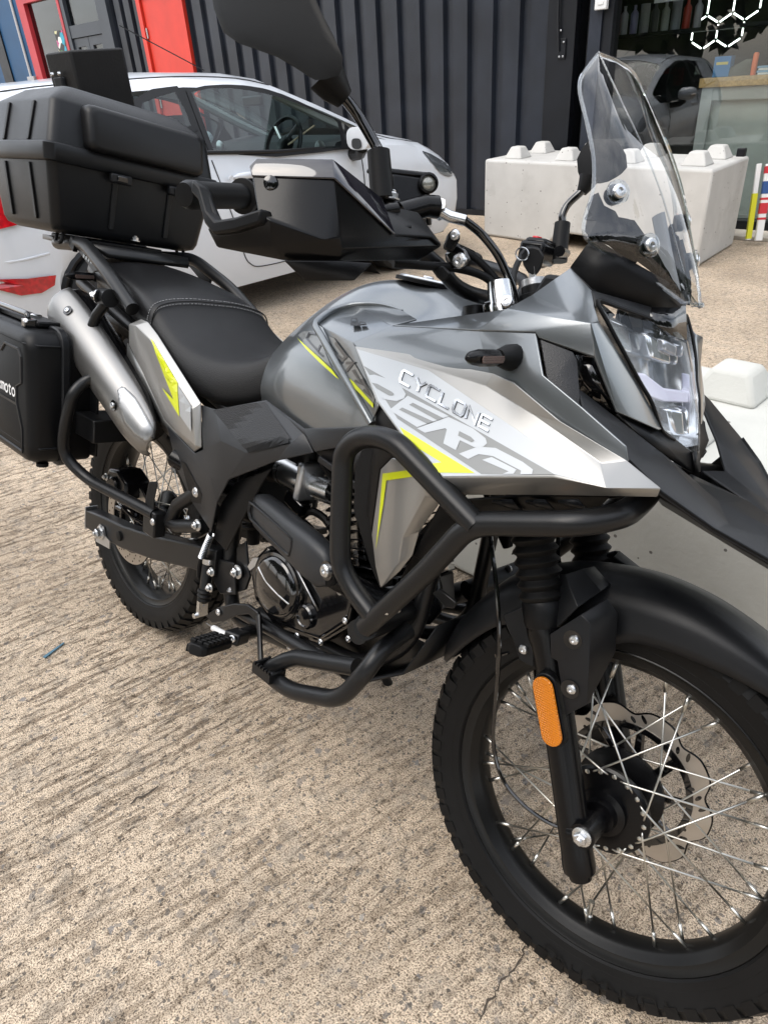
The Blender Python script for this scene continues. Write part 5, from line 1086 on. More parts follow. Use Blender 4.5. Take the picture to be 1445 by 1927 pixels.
# ------------------------------------------------------------------ upper cowl
cwv = dict(a=(737, 612, -.160), b=(860, 597, -.155), c=(952, 581, -.178), d=(1002, 555, -.144), e=(1073, 503, -.128), f=(1113, 546, -.136), g=(1117, 572, -.148), h=(1127, 606, -.160), i=(1111, 608, -.186), j=(1119, 672, -.175), k=(1013, 635, -.204), l=(1007, 625, -.206), m=(900, 621, -.198), n=(1247, 807, -.066), o=(1239, 809, -.078), p=(1161, 775, -.152), q=(1190, 705, -.105))
cw_vf = facets(cwv, ['a b c m', 'c i j k l m', 'c d e f g h i', 'h q n o p j i'], P)
both('upper_cowl', cw_vf, m_grey, bevel=0.005, seg=3, solid=0.003, blim=12)
bp('cowl_bridge', loft([[P(1073, 503, -.128), P(1113, 546, -.136)], [V((1.16, 0, 1.10)), V((1.225, 0, 1.075))], [V((P(1073, 503, -.128).x, .128, P(1073, 503, -.128).z)), V((P(1113, 546, -.136).x, .136, P(1113, 546, -.136).z))]], cap=False, closed=False), m_blk, solid=0.004)
# black insert, opening and arm
both('grained_insert', facets(dict(a=(1016, 638, -.203), b=(1078, 662, -.190), c=(1086, 678, -.186), d=(1092, 768, -.205), e=(1030, 722, -.216)), ['a b c d e'], P), m_leath, solid=0.003, bevel=0.003)
both('duct_wall', facets(dict(a=(1082, 668, -.165), b=(1119, 674, -.165), c=(1162, 778, -.14), d=(1110, 760, -.150), e=(1090, 735, -.160)), ['a b c d e'], P), m_gloss, solid=0.003)
# ------------------------------------------------------------------ beak (high front mudguard)
bkv = {'a': P(1089, 730, -.192), 'b': P(1098, 769, -.212), 'c': P(1181, 868, -.206), 'd': P(1242, 928, -.190), 'e': P(1340, 997, -.140), 'f': P(1445, 1056, -.100), 'g': V((1.66, -.045, .735)), 'h': V((1.66, 0, .745)),
       'i': P(1445, 1012, -.045), 'j': P(1352, 945, -.062), 'k': P(1306, 903, -.060), 'l': P(1240, 848, -.105), 'm': P(1160, 785, -.150), 'n': P(1270, 880, -.110), 'o': P(1370, 985, -.092),
       'c1': V((1.33, -.022, .858)), 'c2': V((1.40, 0, .842)), 'c3': V((1.50, 0, .808)), 'c0': V((1.315, 0, .862))}
keys = list(bkv)
bkf = ['a b c l m', 'c d n l', 'd e o n', 'e f i o', 'f g h i', 'n o j k', 'o i j', 'l n k', 'k j c2 c1', 'j i c3 c2', 'i h c3']
bk_vf = ([bkv[k] for k in keys if True], [tuple(keys.index(c) for c in f.split()) for f in bkf])
both('beak', bk_vf, m_blk2, bevel=0.004, seg=2, solid=0.004, blim=10)
both('beak_underside', ([bkv['c'], bkv['d'], bkv['e'], bkv['f'], bkv['g'], V((1.66, 0, .72)), V((1.45, 0, .765)), V((1.30, 0, .80))], [(0, 1, 7), (1, 2, 6, 7), (2, 3, 6), (3, 4, 5, 6)]), m_blk, solid=0.003)
# ------------------------------------------------------------------ headlight
hlr = [[(1128, 569, -.142), (1158, 583, -.112), (1224, 604, -.058), (1289, 646, 0)],
       [(1150, 614, -.132), (1180, 624, -.100), (1238, 640, -.050), (1295, 672, 0)],
       [(1178, 666, -.116), (1210, 674, -.080), (1256, 690, -.040), (1302, 705, 0)],
       [(1207, 718, -.094), (1236, 730, -.062), (1272, 742, -.030), (1308, 748, 0)],
       [(1228, 754, -.080), (1252, 770, -.052), (1282, 782, -.026), (1313, 786, 0)],
       [(1248, 808, -.062), (1268, 822, -.040), (1292, 828, -.018), (1316, 824, 0)],
       [(1290, 842, -.022), (1298, 848, -.014), (1306, 851, -.007), (1314, 852, 0)]]
hrow = []
for r_ in hlr:
    q = [P(*t) for t in r_]; hrow.append(q+[V((p.x, -p.y, p.z)) for p in reversed(q[:-1])])
hd = part('headlight')
m_lamp = mat('lamp_silver', (0.78, 0.80, 0.82), 0.16, 0.82)
lens_vf = patch(hrow, 4, 4)
mk('lens', lens_vf, m_lens, hd, smooth=60)
def back(rows, d, sc=1.0): return [[V((p.x-d, p.y*sc, p.z)) for p in r_] for r_ in rows]
mk('housing', patch(back(hrow, 0.062, 0.93), 2, 2), mat('lamp_housing', (0.40, 0.42, 0.44), 0.24, 0.7), hd)
edge = [r_[0] for r_ in hrow]+[r_[-1] for r_ in reversed(hrow)]
edge_b = [V((p.x-0.062, p.y*0.93, p.z)) for p in edge]
mk('side_wall', loft([edge, edge_b], cap=False), m_lamp, hd)
for s in (1, -1):
    # light units behind the lens
    def hb(px, py, Y, dx): p = P(px, py, Y); return V((p.x-dx, -s*p.y if s == -1 else p.y, p.z)) if s == 1 else V((p.x-dx, -p.y, p.z))
    def quadbox(pts, d): return loft([[V(p) for p in pts], [V((p.x-d, p.y, p.z)) for p in pts]])
    mk('upper_reflector', quadbox([hb(1160, 596, -.105, .030), hb(1224, 620, -.055, .030), hb(1238, 676, -.05, .034), hb(1196, 660, -.088, .034)], .03), m_lamp, hd, bevel=0.003)
    mk('main_reflector', quadbox([hb(1240, 630, -.045, .016), hb(1284, 655, -.012, .016), hb(1292, 694, -.010, .020), hb(1254, 682, -.040, .020)], .04), m_lamp, hd, bevel=0.004)
    mk('inner_lamp', quadbox([hb(1262, 640, -.03, .008), hb(1286, 652, -.01, .008), hb(1290, 676, -.01, .012), hb(1266, 664, -.03, .012)], .02), mat('lamp_glass', (0.55, 0.57, 0.6), 0.08, 0.6), hd, bevel=0.003)
    mk('light_guide', quadbox([hb(1212, 706, -.088, .008), hb(1226, 706, -.076, .008), hb(1262, 734, -.044, .008), hb(1306, 740, -.002, .008), hb(1310, 762, -.002, .010), hb(1262, 760, -.048, .010), hb(1232, 748, -.074, .010)], .012), m_drl, hd, bevel=0.002)
    mk('lower_lamp', quadbox([hb(1272, 772, -.032, .010), hb(1300, 776, -.008, .010), hb(1304, 826, -.008, .010), hb(1284, 824, -.022, .012)], .03), m_lamp, hd, bevel=0.004)
    mk('ribbed_panel', quadbox([hb(1232, 760, -.072, .020), hb(1262, 776, -.045, .020), hb(1270, 818, -.04, .022), hb(1252, 800, -.055, .024)], .01), mat('ribbed_grey', (0.30, 0.31, 0.32), 0.3, 0.6, bump=(260, 1.0, 'vor')), hd)
    pass
both('headlight_trim', tube(cr_spline([P(x, y, Y) for x, y, Y in ((1224, 600, -.06), (1160, 577, -.115), (1124, 566, -.146), (1146, 612, -.138), (1176, 668, -.120), (1204, 720, -.098), (1226, 758, -.083), (1245, 810, -.066), (1268, 828, -.042))], 4), 0.0026, 8), m_blk)
both('headlight_shroud', fan([V((p.x-.088, p.y*0.90, p.z)) for p in [P(1122, 564, -.142), P(1226, 585, -.05), P(1290, 640, 0), P(1314, 850, 0), P(1248, 812, -.064), P(1205, 722, -.096), P(1146, 614, -.137)]], P(1240, 700, -.06)-V((.13, 0, 0))), m_gloss, solid=0.003)
both('lamp_gap_cover', fan([p-V((.03, 0, 0)) for p in (P(1112, 552, -.143), P(1170, 574, -.112), P(1200, 600, -.098), P(1160, 628, -.130), P(1128, 596, -.146))]), m_gloss, solid=0.002)
both('headlight_brow', facets(dict(a=(1113, 545, -.138), b=(1226, 577, -.045), c=(1226, 597, -.052), d=(1126, 566, -.143), e=(1119, 580, -.15)), ['a b c d', 'a d e'], P), m_blk2, bevel=0.003, solid=0.004)
chin = [P(1246, 810, -.066), P(1300, 850, -.012), P(1305, 890, -.008), P(1292, 884, -.02), P(1240, 846, -.09), P(1162, 778, -.14), P(1205, 795, -.10)]
both('headlight_chin', fan(chin), m_blk, solid=0.004)
bp('chin_middle', loft([[P(1300, 850, -.012), P(1305, 890, -.008)], [V((p.x, -p.y, p.z)) for p in (P(1300, 850, -.012), P(1305, 890, -.008))]], cap=False, closed=False), m_blk, solid=0.003)
# black panel between cowl and screen
spn = [[(1073, 502, -.128), (1102, 462, -.128), (1120, 448, -.125)], [(1113, 546, -.134), (1165, 502, -.098), (1182, 488, -.090)], [(1222, 578, -.048), (1240, 546, -.046), (1254, 528, -.042)], [(1290, 640, 0.0), (1288, 585, 0.0), (1286, 552, 0.0)]]
hp_ = [[P(*t) for t in r_] for r_ in spn]
both('screen_mount_panel', loft(hp_, cap=False, closed=False), m_blk, solid=0.004, smooth=50)
both('dark_nose', fan([P(1222, 578, -.048), P(1290, 575, 0), P(1292, 640, 0), P(1258, 630, -.03), P(1224, 602, -.058)]), m_gloss, solid=0.003)
# ------------------------------------------------------------------ windscreen
WC = [((1123, 103, -.064), (1127, 101, -.060)), ((1096, 140, -.096), (1145, 140, -.060)), ((1090, 167, -.110), (1158, 168, -.059)), ((1096, 200, -.117), (1173, 200, -.057)), ((1104, 231, -.122), (1188, 231, -.055)), ((1112, 270, -.125), (1206, 270, -.051)), ((1117, 310, -.127), (1223, 310, -.047)), ((1115, 360, -.131), (1243, 362, -.041)), ((1098, 420, -.142), (1262, 425, -.034)), ((1106, 452, -.140), (1272, 462, -.030)), ((1156, 487, -.100), (1280, 492, -.027)), ((1213, 518, -.062), (1289, 526, -.022)), ((1284, 569, -.024), (1301, 574, -.014))]
rows = []
for i, (w0, c0_) in enumerate(WC):
    a, b = P(*w0), P(*c0_); t = i/(len(WC)-1); fwd = V((.6, -.7, .4)).normalized(); half = []
    for f in (0, .25, .5, .75, 1): half.append(a.lerp(b, f)+fwd*0.010*math.sin(math.pi*f)*min(1, (a-b).length/.06))
    half.append(V((b.x+.006, b.y*.5, b.z+.002))); half.append(V((b.x+.008, 0, b.z+.003)))
    rows.append(half+[V((p.x, -p.y, p.z)) for p in reversed(half[:-1])])
cols_ = [cr_spline(c, 4) for c in zip(*rows)]
scr_vf = loft([list(r_) for r_ in zip(*cols_)], cap=False, closed=False)
scr = part('windscreen')
mk('screen_sheet', scr_vf, m_screen, scr, smooth=22)
loop = list(cols_[0])+list(rows[-1])[1:-1]+list(reversed(cols_[-1]))+list(reversed(rows[0]))[1:-1]
m_edge = glassmat('clear_edge', (0.86, 0.88, 0.89), 0.08, 2.4, 1.5)
mk('screen_edge', tube(loop+[loop[0]], 0.0026, 6, cap=False), m_edge, scr)
mk('crease_line', tube(cols_[4], 0.0012, 5), m_edge, scr); mk('crease_line', tube(cols_[-5], 0.0012, 5), m_edge, scr)
sb = bvh_of(scr_vf)
for (x, y, Y) in ((1160, 363, -.1), (1218, 463, -.055)):
    for s in (1, -1):
        d = rayb(x, y); h, n, _, _ = sb.ray_cast(CB, d.normalized())
        if h is None: h = P(x, y, Y); n = V((0.7, -0.3, 0.6)).normalized()
        if n.x < 0: n = -n
        h = V((h.x, s*h.y, h.z)); n = V((n.x, s*n.y, n.z))
        mk('rubber_washer', lathe([(0.011, -0.012), (0.012, -0.003), (0.010, 0.0)], h, n, 20), m_blk, scr)
        mk('clear_boss', lathe([(0.0145, 0.001), (0.0145, 0.005), (0.0100, 0.007)], h, n, 20), m_edge, scr)
        bolt(h+n*0.004, n, 0.0085, 'cap', scr)
brk = decal('screen_bracket', [(1109, 367), (1130, 357), (1141, 382), (1164, 393), (1170, 404), (1202, 410), (1236, 457), (1296, 566), (1250, 546), (1194, 506), (1141, 465), (1112, 440), (1133, 415), (1112, 390)], sb, -0.012, m_blk, bike)
if brk:
    md = brk.modifiers.new('t', 'SOLIDIFY'); md.thickness = 0.004; md.offset = -1
    b2 = brk.copy(); b2.data = brk.data.copy(); COL.objects.link(b2)
    for v_ in b2.data.vertices: v_.co.y = -v_.co.y
    b2.data.flip_normals()
mk('left_slider', tube([P(1238, 405, .055), P(1252, 480, .05), P(1275, 560, .035)], [0.010, 0.010, 0.006], 8, flat=0.5), mat('grey_slider', (0.16, 0.17, 0.18), 0.4), scr)
# ------------------------------------------------------------------ indicators
def indicator(base, tip, root_name='front_indicator', flip=1):
    r_ = part(root_name); base, tip = V(base), V(tip); e = (tip-base)
    mk('stalk', tube([base-e.normalized()*0.012, base+e*0.05, base+e*0.30], [0.017, 0.016, 0.010], 14), m_rub, r_)
    ax = e.normalized(); up = V((0, 0, 1)); sd_ = ax.cross(up).normalized(); up = sd_.cross(ax)
    rings = []
    for t, a, b_ in ((0.22, 0.007, 0.006), (0.40, 0.0098, 0.009), (0.72, 0.0098, 0.0095), (0.90, 0.0075, 0.008), (1.0, 0.003, 0.003)):
        rings.append([base+e*t+up*(a*y_)+sd_*(b_*x_) for x_, y_ in ((-1, -.5), (-.4, -1), (.4, -1), (1, -.5), (1, .5), (.4, 1), (-.4, 1), (-1, .5))])
    mk('case', loft(rings), m_semi, r_, bevel=0.0012)
    f = V((CB-base)); side = sd_ if sd_.x > 0 else -sd_
    q = [base+e*t+up*y_+side*0.0100 for t, y_ in ((0.34, -.0042), (0.80, -.0042), (0.82, 0), (0.80, .0042), (0.34, .0042), (0.32, 0))]
    mk('lens', prism(q, side*0.0012), m_orng, r_, smooth=0)
    return r_
ib = P(960, 673, -.213); it = P(878, 674, -.300)
indicator(ib, it); indicator((ib.x, -ib.y, ib.z), (it.x, -it.y, it.z))
indicator(P(196, 522, -.10), P(124, 518, -.20), 'rear_indicator'); 
# ------------------------------------------------------------------ seat
ST = [(-0.25, .955, .085, .93), (-0.20, .972, .115, .915), (-0.10, .972, .130, .895), (0.02, .957, .142, .868), (0.12, .940, .152, .842), (0.185, .918, .158, .815), (0.24, .880, .162, .790), (0.31, .852, .164, .762), (0.39, .842, .160, .742), (0.46, .846, .150, .742), (0.52, .862, .134, .755), (0.575, .893, .112, .785), (0.60, .908, .10, .81)]
srow = []
for x, zc, hwid, zb in ST:
    half = [(hwid*0.80, zb-0.004), (hwid*0.985, zb+0.012), (hwid, zb+(zc-zb)*0.45), (hwid*0.93, zb+(zc-zb)*0.78), (hwid*0.72, zc-0.008), (hwid*0.38, zc-0.001), (0, zc)]
    if x > 0.22: half[3] = (hwid*0.90, zb+(zc-zb)*0.80)
    srow.append([V((x, -y, z)) for y, z in half]+[V((x, y, z)) for y, z in reversed(half[:-1])])
seat_vf = patch(srow, 4, 4)
stt = part('seat')
si = [i for i, t in enumerate(ST) if t[0] <= 0.185][-1]
mk('pillion_pad', patch(srow[:si+1], 4, 4), m_seat2, stt, smooth=60)
mk('rider_pad', patch([srow[si]]+srow[si+1:], 4, 4), m_seat, stt, smooth=60)
m_stitch = mat('grey_thread', (0.30, 0.30, 0.30), 0.7)
for dx in (-0.006, 0.010):
    line = []
    for k in range(61):
        f = -1+2*k/60; a = srow[si]; idx = (f+1)/2*(len(a)-1); i0 = min(int(idx), len(a)-2); p = cr_spline(a, 8)[int(round((f+1)/2*((len(a)-1)*8)))]; line.append(p+V((dx, 0, 0)))
    stb = bvh_of(seat_vf); pts = []
    for p in line:
        c_ = V((p.x, 0, .80)); d_ = (p-c_).normalized(); h, n, _, _ = stb.ray_cast(c_, d_)
        if h is not None: pts.append(h+(n if n.dot(d_) > 0 else -n)*0.0006)
    dash = []
    path = cr_spline(pts, 3)
    for k in range(0, len(path)-2, 2): dash.append(tube([path[k], path[k+1]], 0.0009, 4))
    mk('stitching', join(*dash), m_stitch, stt, smooth=0)
mk('seam_welt', tube([p+V((0.002, 0, 0)) for p in line], 0.0018, 6), m_seat2, stt)
mk('seat_pan', loft([[V((x, -h*0.78, zb-0.022)), V((x, -h*0.80, zb)), V((x, h*0.80, zb)), V((x, h*0.78, zb-0.022))] for x, zc, h, zb in ST]), m_blk, stt)
# ------------------------------------------------------------------ tail panel
tpv = dict(a=(243, 610, -.172), b=(266, 600, -.168), c=(279, 606, -.166), d=(297, 630, -.170), e=(378, 758, -.182), f=(380, 842, -.186), g=(366, 851, -.184), h=(309, 790, -.180), i=(268, 700, -.175), j=(243, 648, -.172), k=(283, 640, -.182), l=(362, 770, -.194), m=(368, 838, -.194), n=(256, 612, -.180))
tp_vf = facets(tpv, ['a b c n', 'c d e l k n', 'e f m l', 'n k l m h i', 'a n i j', 'm f g', 'm g h'], P)
tpo = both('tail_panel', tp_vf, m_silver, bevel=0.004, seg=2, solid=0.003, blim=10)
tpb = bvh_of(tp_vf)
decal('lime_zigzag', [(307, 729), (329, 752), (338, 752), (340, 784)], tpb, 0.0026, m_lime, tpo[0]); decal('lime_zigzag', [(285, 638), (289, 642), (336, 722), (338, 752), (329, 752), (324, 719)], tpb, 0.0026, m_lime, tpo[0])
decal('white_patch', [(337, 727), (361, 764), (362, 812), (341, 782)], tpb, 0.0024, m_pale, tpo[0])
both('tail_under_panel', facets(dict(a=(240, 646, -.165), b=(268, 700, -.168), c=(309, 790, -.172), d=(366, 853, -.178), e=(352, 858, -.16), f=(300, 800, -.15), g=(238, 690, -.15)), ['a b g', 'b c f g', 'c d e f'], P), mat('dark_silver', (0.22, 0.22, 0.215), 0.35, 0.8), solid=0.003)
bp('rear_fender', loft([[V((x, -h, z)), V((x, -h*0.9, z+0.03)), V((x, h*0.9, z+0.03)), V((x, h, z))] for x, h, z in ((0.30, .075, .70), (0.1, .08, .765), (-0.1, .085, .80), (-0.25, .08, .80), (-0.36, .07, .74), (-0.42, .06, .64))], cap=False, closed=False), m_blk, solid=0.004)
# ------------------------------------------------------------------ black frame covers
fcs = part('frame_side_cover')
fv = dict(a=(378, 762, -.176), b=(500, 752, -.158), c=(572, 812, -.176), d=(590, 852, -.182), e=(520, 868, -.190), f=(430, 903, -.196), g=(408, 946, -.192), h=(397, 1000, -.184), i=(362, 946, -.176), j=(333, 883, -.176), k=(314, 800, -.172), l=(366, 853, -.188), m=(382, 846, -.192), n=(415, 830, -.200), o=(462, 852, -.200), p=(548, 834, -.192), q=(396, 900, -.198), s=(405, 770, -.186))
fvf = ['a s n m', 'k j l', 'j i q l', 'm n o f q', 'l q m', 'q f g', 'q g h i', 'o p e f', 'p c d e', 's b c p o n']
mk('main_cover', facets(fv, fvf, P), m_cov, fcs, bevel=0.004, seg=2, solid=0.004, blim=8)
mk('main_cover', mirror_y(facets(fv, fvf, P)), m_cov, fcs, bevel=0.004, seg=2, solid=0.004, blim=8)
fcb = bvh_of(facets(fv, fvf, P))
decal('dimpled_inset', [(402, 772), (470, 760), (500, 757), (548, 826), (500, 836), (462, 846)], fcb, 0.0014, m_mesh, fcs)
decal('cover_slot', [(464, 845), (530, 822), (545, 828), (545, 834), (470, 852)], fcb, 0.0024, m_blk, fcs)
decal('scoop', [(341, 866), (350, 872), (381, 930), (380, 948), (362, 944)], fcb, 0.0012, m_blk, fcs)
mk('inner_cover', facets(dict(a=(442, 908, -.168), b=(512, 880, -.168), c=(492, 912, -.166), d=(452, 986, -.164), e=(426, 1038, -.162), f=(402, 1012, -.168), g=(415, 950, -.172)), ['a b c d', 'a d e f g'], P), m_blk, fcs, bevel=0.004, solid=0.004)
both('tank_lower_trim', facets(dict(a=(500, 752, -.150), b=(572, 806, -.178), c=(700, 803, -.200), d=(700, 822, -.196), e=(640, 842, -.186), f=(592, 850, -.184), g=(572, 818, -.182)), ['a b g', 'b c d e', 'b e f g'], P), m_cov, bevel=0.003, solid=0.004)
both('air_scoop', facets(dict(a=(592, 848, -.176), b=(640, 840, -.176), c=(700, 822, -.186), d=(704, 900, -.176), e=(694, 935, -.160), f=(650, 895, -.160), g=(606, 862, -.168)), ['a b f g', 'b c d f', 'd e f'], P), m_mesh, solid=0.004)
both('scoop_bar', facets(dict(a=(600, 858, -.178), b=(650, 893, -.172), c=(694, 930, -.168), d=(692, 944, -.166), e=(645, 905, -.170), f=(596, 868, -.176)), ['a b e f', 'b c d e'], P), m_blk2, bevel=0.002, solid=0.006)
both('shroud_pillar', facets(dict(a=(709, 756, -.208), b=(766, 836, -.232), c=(737, 862, -.216), d=(714, 884, -.206), e=(698, 1000, -.198), f=(688, 960, -.19), g=(702, 820, -.2)), ['a b c d g', 'g d e f'], P), m_blk, solid=0.005, bevel=0.002)
# ------------------------------------------------------------------ engine
eng = part('engine')
cc_ = [(468, 1062), (500, 1028), (545, 1030), (600, 1062), (650, 1072), (668, 1110), (660, 1180), (600, 1214), (520, 1186), (478, 1130)]
mk('crankcase', prism([P(x, y, -.128) for x, y in cc_], (0, 0.23, 0)), m_gloss, eng, bevel=0.008, seg=3)
cl_ = [(470, 1070), (498, 1036), (540, 1036), (566, 1048), (650, 1084), (664, 1120), (652, 1172), (600, 1206), (524, 1176), (480, 1122)]
mk('clutch_case', prism([P(x, y, -.158) for x, y in cl_], (0, 0.034, 0)), m_gloss, eng, bevel=0.007, seg=3)
c0 = P(527, 1102, -.160)
mk('clutch_cover', lathe([(0.069, -0.012), (0.069, 0.004), (0.066, 0.009), (0.060, 0.010), (0.058, 0.014), (0.050, 0.018), (0.020, 0.021), (0.001, 0.021)], c0, RT, 40), m_gloss, eng)
mk('clutch_band', tube(cr_spline([c0+RT*0.017+V((-0.048, 0, 0.022)), c0+RT*0.0195+V((-0.018, 0, 0.006)), c0+RT*0.020+V((0.016, 0, -0.004)), c0+RT*0.017+V((0.050, 0, -0.012))], 5), 0.0022, 6), m_cast, eng)
mk('cover_lettering', word('CYCLONE', c0+RT*0.0213+V((-0.020, 0, -0.018)), (0.0046, 0, -0.0003), (0, 0, 0.0052), 0.0, 1.35) if False else word('CYCLONE', c0+RT*0.0216+V((-0.024, 0, -0.020)), (0.0050, 0, -0.0004), (0, 0, 0.0055), 0.14), m_blk2, eng, smooth=0, recalc=False)
c1 = P(575, 1160, -.160)
mk('round_plug', lathe([(0.024, -0.008), (0.024, 0.004), (0.021, 0.007), (0.018, 0.007), (0.016, 0.005), (0.001, 0.006)], c1, RT, 28), m_gloss, eng)
mk('case_rib', facets(dict(a=(552, 1060, -.166), b=(590, 1135, -.168), c=(598, 1150, -.160), d=(545, 1064, -.158)), ['a b c d'], P), m_cast, eng, solid=0.003)
for x, y in ((604, 1208), (560, 1196), (520, 1186), (650, 1168), (656, 1202), (545, 1218), (592, 1220), (640, 1114)): bolt(P(x, y, -.160), RT, 0.006, 'cap', eng)
# cylinder with fins
ca, cb_ = V((0.86, -0.01, 0.500)), V((0.795, -0.01, 0.715))
cdir = (cb_-ca).normalized(); cfw = V((cdir.z, 0, -cdir.x))
mk('cylinder_core', tube([ca, cb_], 0.062, 16), m_gloss, eng)
for k in range(13):
    c = ca.lerp(cb_, 0.06+k*0.072); wx, wy = 0.092-0.001*k, 0.104
    pts = [c+cfw*(wx*fx)+V((0, wy*fy, 0)) for fx, fy in ((-1, -.7), (-.7, -1), (.75, -1), (1, -.72), (1, .72), (.75, 1), (-.7, 1), (-1, .7))]
    mk('cooling_fin', prism([p-cdir*0.0016 for p in pts], cdir*0.0032), m_gloss, eng, smooth=0)
mk('head_cover', loft([[cb_+cdir*h+cfw*(fx*0.085*s)+V((0, fy*0.09*s, 0)) for fx, fy in ((-1, -.6), (-.6, -1), (.6, -1), (1, -.6), (1, .6), (.6, 1), (-.6, 1), (-1, .6))] for h, s in ((0.0, 1), (0.03, 1), (0.055, .8))]), m_semi, eng, bevel=0.004)
mk('sleeve_base', loft([[ca+cdir*h+cfw*(fx*0.10)+V((0, fy*0.10, 0)) for fx, fy in ((-1, -.6), (-.6, -1), (.6, -1), (1, -.6), (1, .6), (.6, 1), (-.6, 1), (-1, .6))] for h in (-0.05, 0.01)]), mat('raw_casting', (0.16, 0.15, 0.14), 0.55, 0.6, bump=(200, 0.4, 'noise')), eng)
# fuel injection body
tbp = part('throttle_body')
mk('intake', tube([P(545, 885, -.095), P(575, 903, -.10), P(632, 925, -.10)], [0.031, 0.028, 0.027], 18), m_steel, tbp)
mk('rubber_boot', tube([P(500, 868, -.07), P(538, 884, -.07), P(550, 890, -.07)], [0.034, 0.031, 0.030], 18), m_rub, tbp)
mk('hose_clip', lathe([(0.0325, -0.006), (0.0325, 0.006)], P(542, 884, -.092), (P(575, 905, -.08)-P(545, 885, -.075)), 24, cap=False), m_steel, tbp)
mk('flange', box(P(588, 905, -.105), (0.018, 0.07, 0.075), (P(575, 905, -.08)-P(545, 885, -.075)).to_track_quat('X', 'Z').to_matrix()), m_cast, tbp, bevel=0.006)
mk('sensor_block', box(P(560, 945, -.09), (0.055, 0.03, 0.03), Matrix.Rotation(R(20), 3, 'Y')), m_gloss, tbp, bevel=0.005)
mk('injector', tube([P(582, 880, -.09), P(584, 905, -.085)], 0.010, 10), m_cast, tbp)
for x, y in ((582, 881), (566, 916), (588, 930)): bolt(P(x, y, -.118), RT, 0.006, 'cap', tbp)
bp('wiring_loom', tube(cr_spline([P(600, 842, -.12), P(606, 870, -.125), P(625, 900, -.11), P(645, 930, -.08)], 5), 0.006, 8), m_rub)
bp('wiring_loom', tube(cr_spline([P(580, 860, -.10), P(560, 880, -.11), P(556, 905, -.11)], 5), 0.005, 8), m_rub)
bp('air_box', box((0.60, 0, 0.70), (0.20, 0.22, 0.16), Matrix.Rotation(R(-12), 3, 'Y')), m_blk, bevel=0.02, seg=3)
bp('battery_box', box((0.46, 0, 0.60), (0.13, 0.20, 0.20)), m_blk, bevel=0.015)
for (x, y, Y) in ((590, 985, -.07), (560, 1000, -.06), (540, 985, -.05)):
    bp('hose', tube(cr_spline([P(x-40, y+10, Y), P(x-10, y-22, Y-.01), P(x+20, y-10, Y), P(x+40, y+22, Y)], 5), 0.008, 8), m_rub)
# silver clutch arm and tab
bp('clutch_arm', join(prism([P(516, 1042, -.13), P(524, 1044, -.13), P(530, 1026, -.12), P(522, 1020, -.12)], (0, 0.003, 0)), lathe([(0.009, 0), (0.009, 0.012), (0.005, 0.014)], P(511, 1042, -.14), (0, 0, 1), 14)), m_steel)
bp('sight_tab', prism([P(466, 1066, -.16), P(476, 1050, -.16), P(486, 1050, -.16), P(480, 1066, -.16), P(470, 1074, -.16)], (0, 0.004, 0)), m_cast)
# header pipe cover
hs_ = part('header_shield')
h0_, h1_ = P(500, 966, -.160), P(622, 1076, -.195)
he = (h1_-h0_).normalized(); hu = RT-he*RT.dot(he); hu.normalize(); hv = he.cross(hu)
def ring_rr(c, a, b_, n=20, pw=0.55): return [c+hv*(a*math.copysign(abs(math.cos(t))**pw, math.cos(t)))+hu*(b_*math.copysign(abs(math.sin(t))**0.8, math.sin(t))) for t in [2*math.pi*k/n for k in range(n)]]
mk('shield', loft([ring_rr(h0_+he*l, a, b_) for l, a, b_ in ((-0.036, .012, .006), (-0.029, .028, .015), (-0.010, .036, .021), (0.02, .037, .023), (0.10, .038, .024), (0.17, .041, .024), (0.215, .038, .022), (0.238, .024, .014))]), m_cov, hs_, smooth=60)
rg = [h0_+he*l+hv*w_+hu*0.0222 for l, w_ in ((-0.012, .015), (0.12, .017), (0.136, .010), (0.136, -.010), (0.12, -.017), (-0.012, -.015), (-0.022, -.007), (-0.022, .007), (-0.012, .015))]
mk('raised_rib', tube(cr_spline(rg, 3), 0.0036, 8), m_bar, hs_)
bc = P(614, 1074, -.222); mk('bolt_recess', lathe([(0.0165, 0), (0.0165, 0.002)], bc-hu*0.002, hu, 20), m_gloss, hs_); bolt(bc, hu, 0.0112, 'cap', hs_)
bp('header_pipe', tube(cr_spline([V((0.93, -0.02, 0.58)), V((0.985, -0.06, 0.50)), P(640, 1090, -.16), P(560, 1020, -.15), P(490, 950, -.14), P(400, 900, -.14), P(330, 860, -.17)], 6), 0.022, 14), m_semi)
# ------------------------------------------------------------------ frame
bp('frame_rail', tube(cr_spline([P(470, 880, -.125), P(446, 960, -.13), P(436, 1030, -.13), P(434, 1090, -.13), P(442, 1150, -.13), P(480, 1180, -.13), P(560, 1215, -.13)], 5), 0.016, 12), m_bar)
both('down_tube', tube(fillet([V((1.02, -.03, .86)), V((1.0, -.07, .70)), V((0.99, -.09, .45)), V((0.90, -.10, .36)), V((0.60, -.11, .33))], .05), 0.015, 10), m_bar)
both('top_tube', tube(fillet([V((1.03, -.03, .88)), V((.75, -.07, .80)), V((.50, -.12, .72)), V((.2, -.13, .80)), V((-.25, -.11, .90))], .06), 0.014, 10), m_bar)
bp('frame_bracket', prism([P(x, y, -.14) for x, y in ((445, 1030), (462, 1018), (466, 1060), (470, 1085), (462, 1110), (446, 1115))], (0, 0.006, 0)), m_bar, bevel=0.002)
bolt(P(448, 1076, -.146), RT, 0.013, 'hex'); bolt(P(433, 1112, -.15), V((0, 0, 1)), 0.006, 'hex')
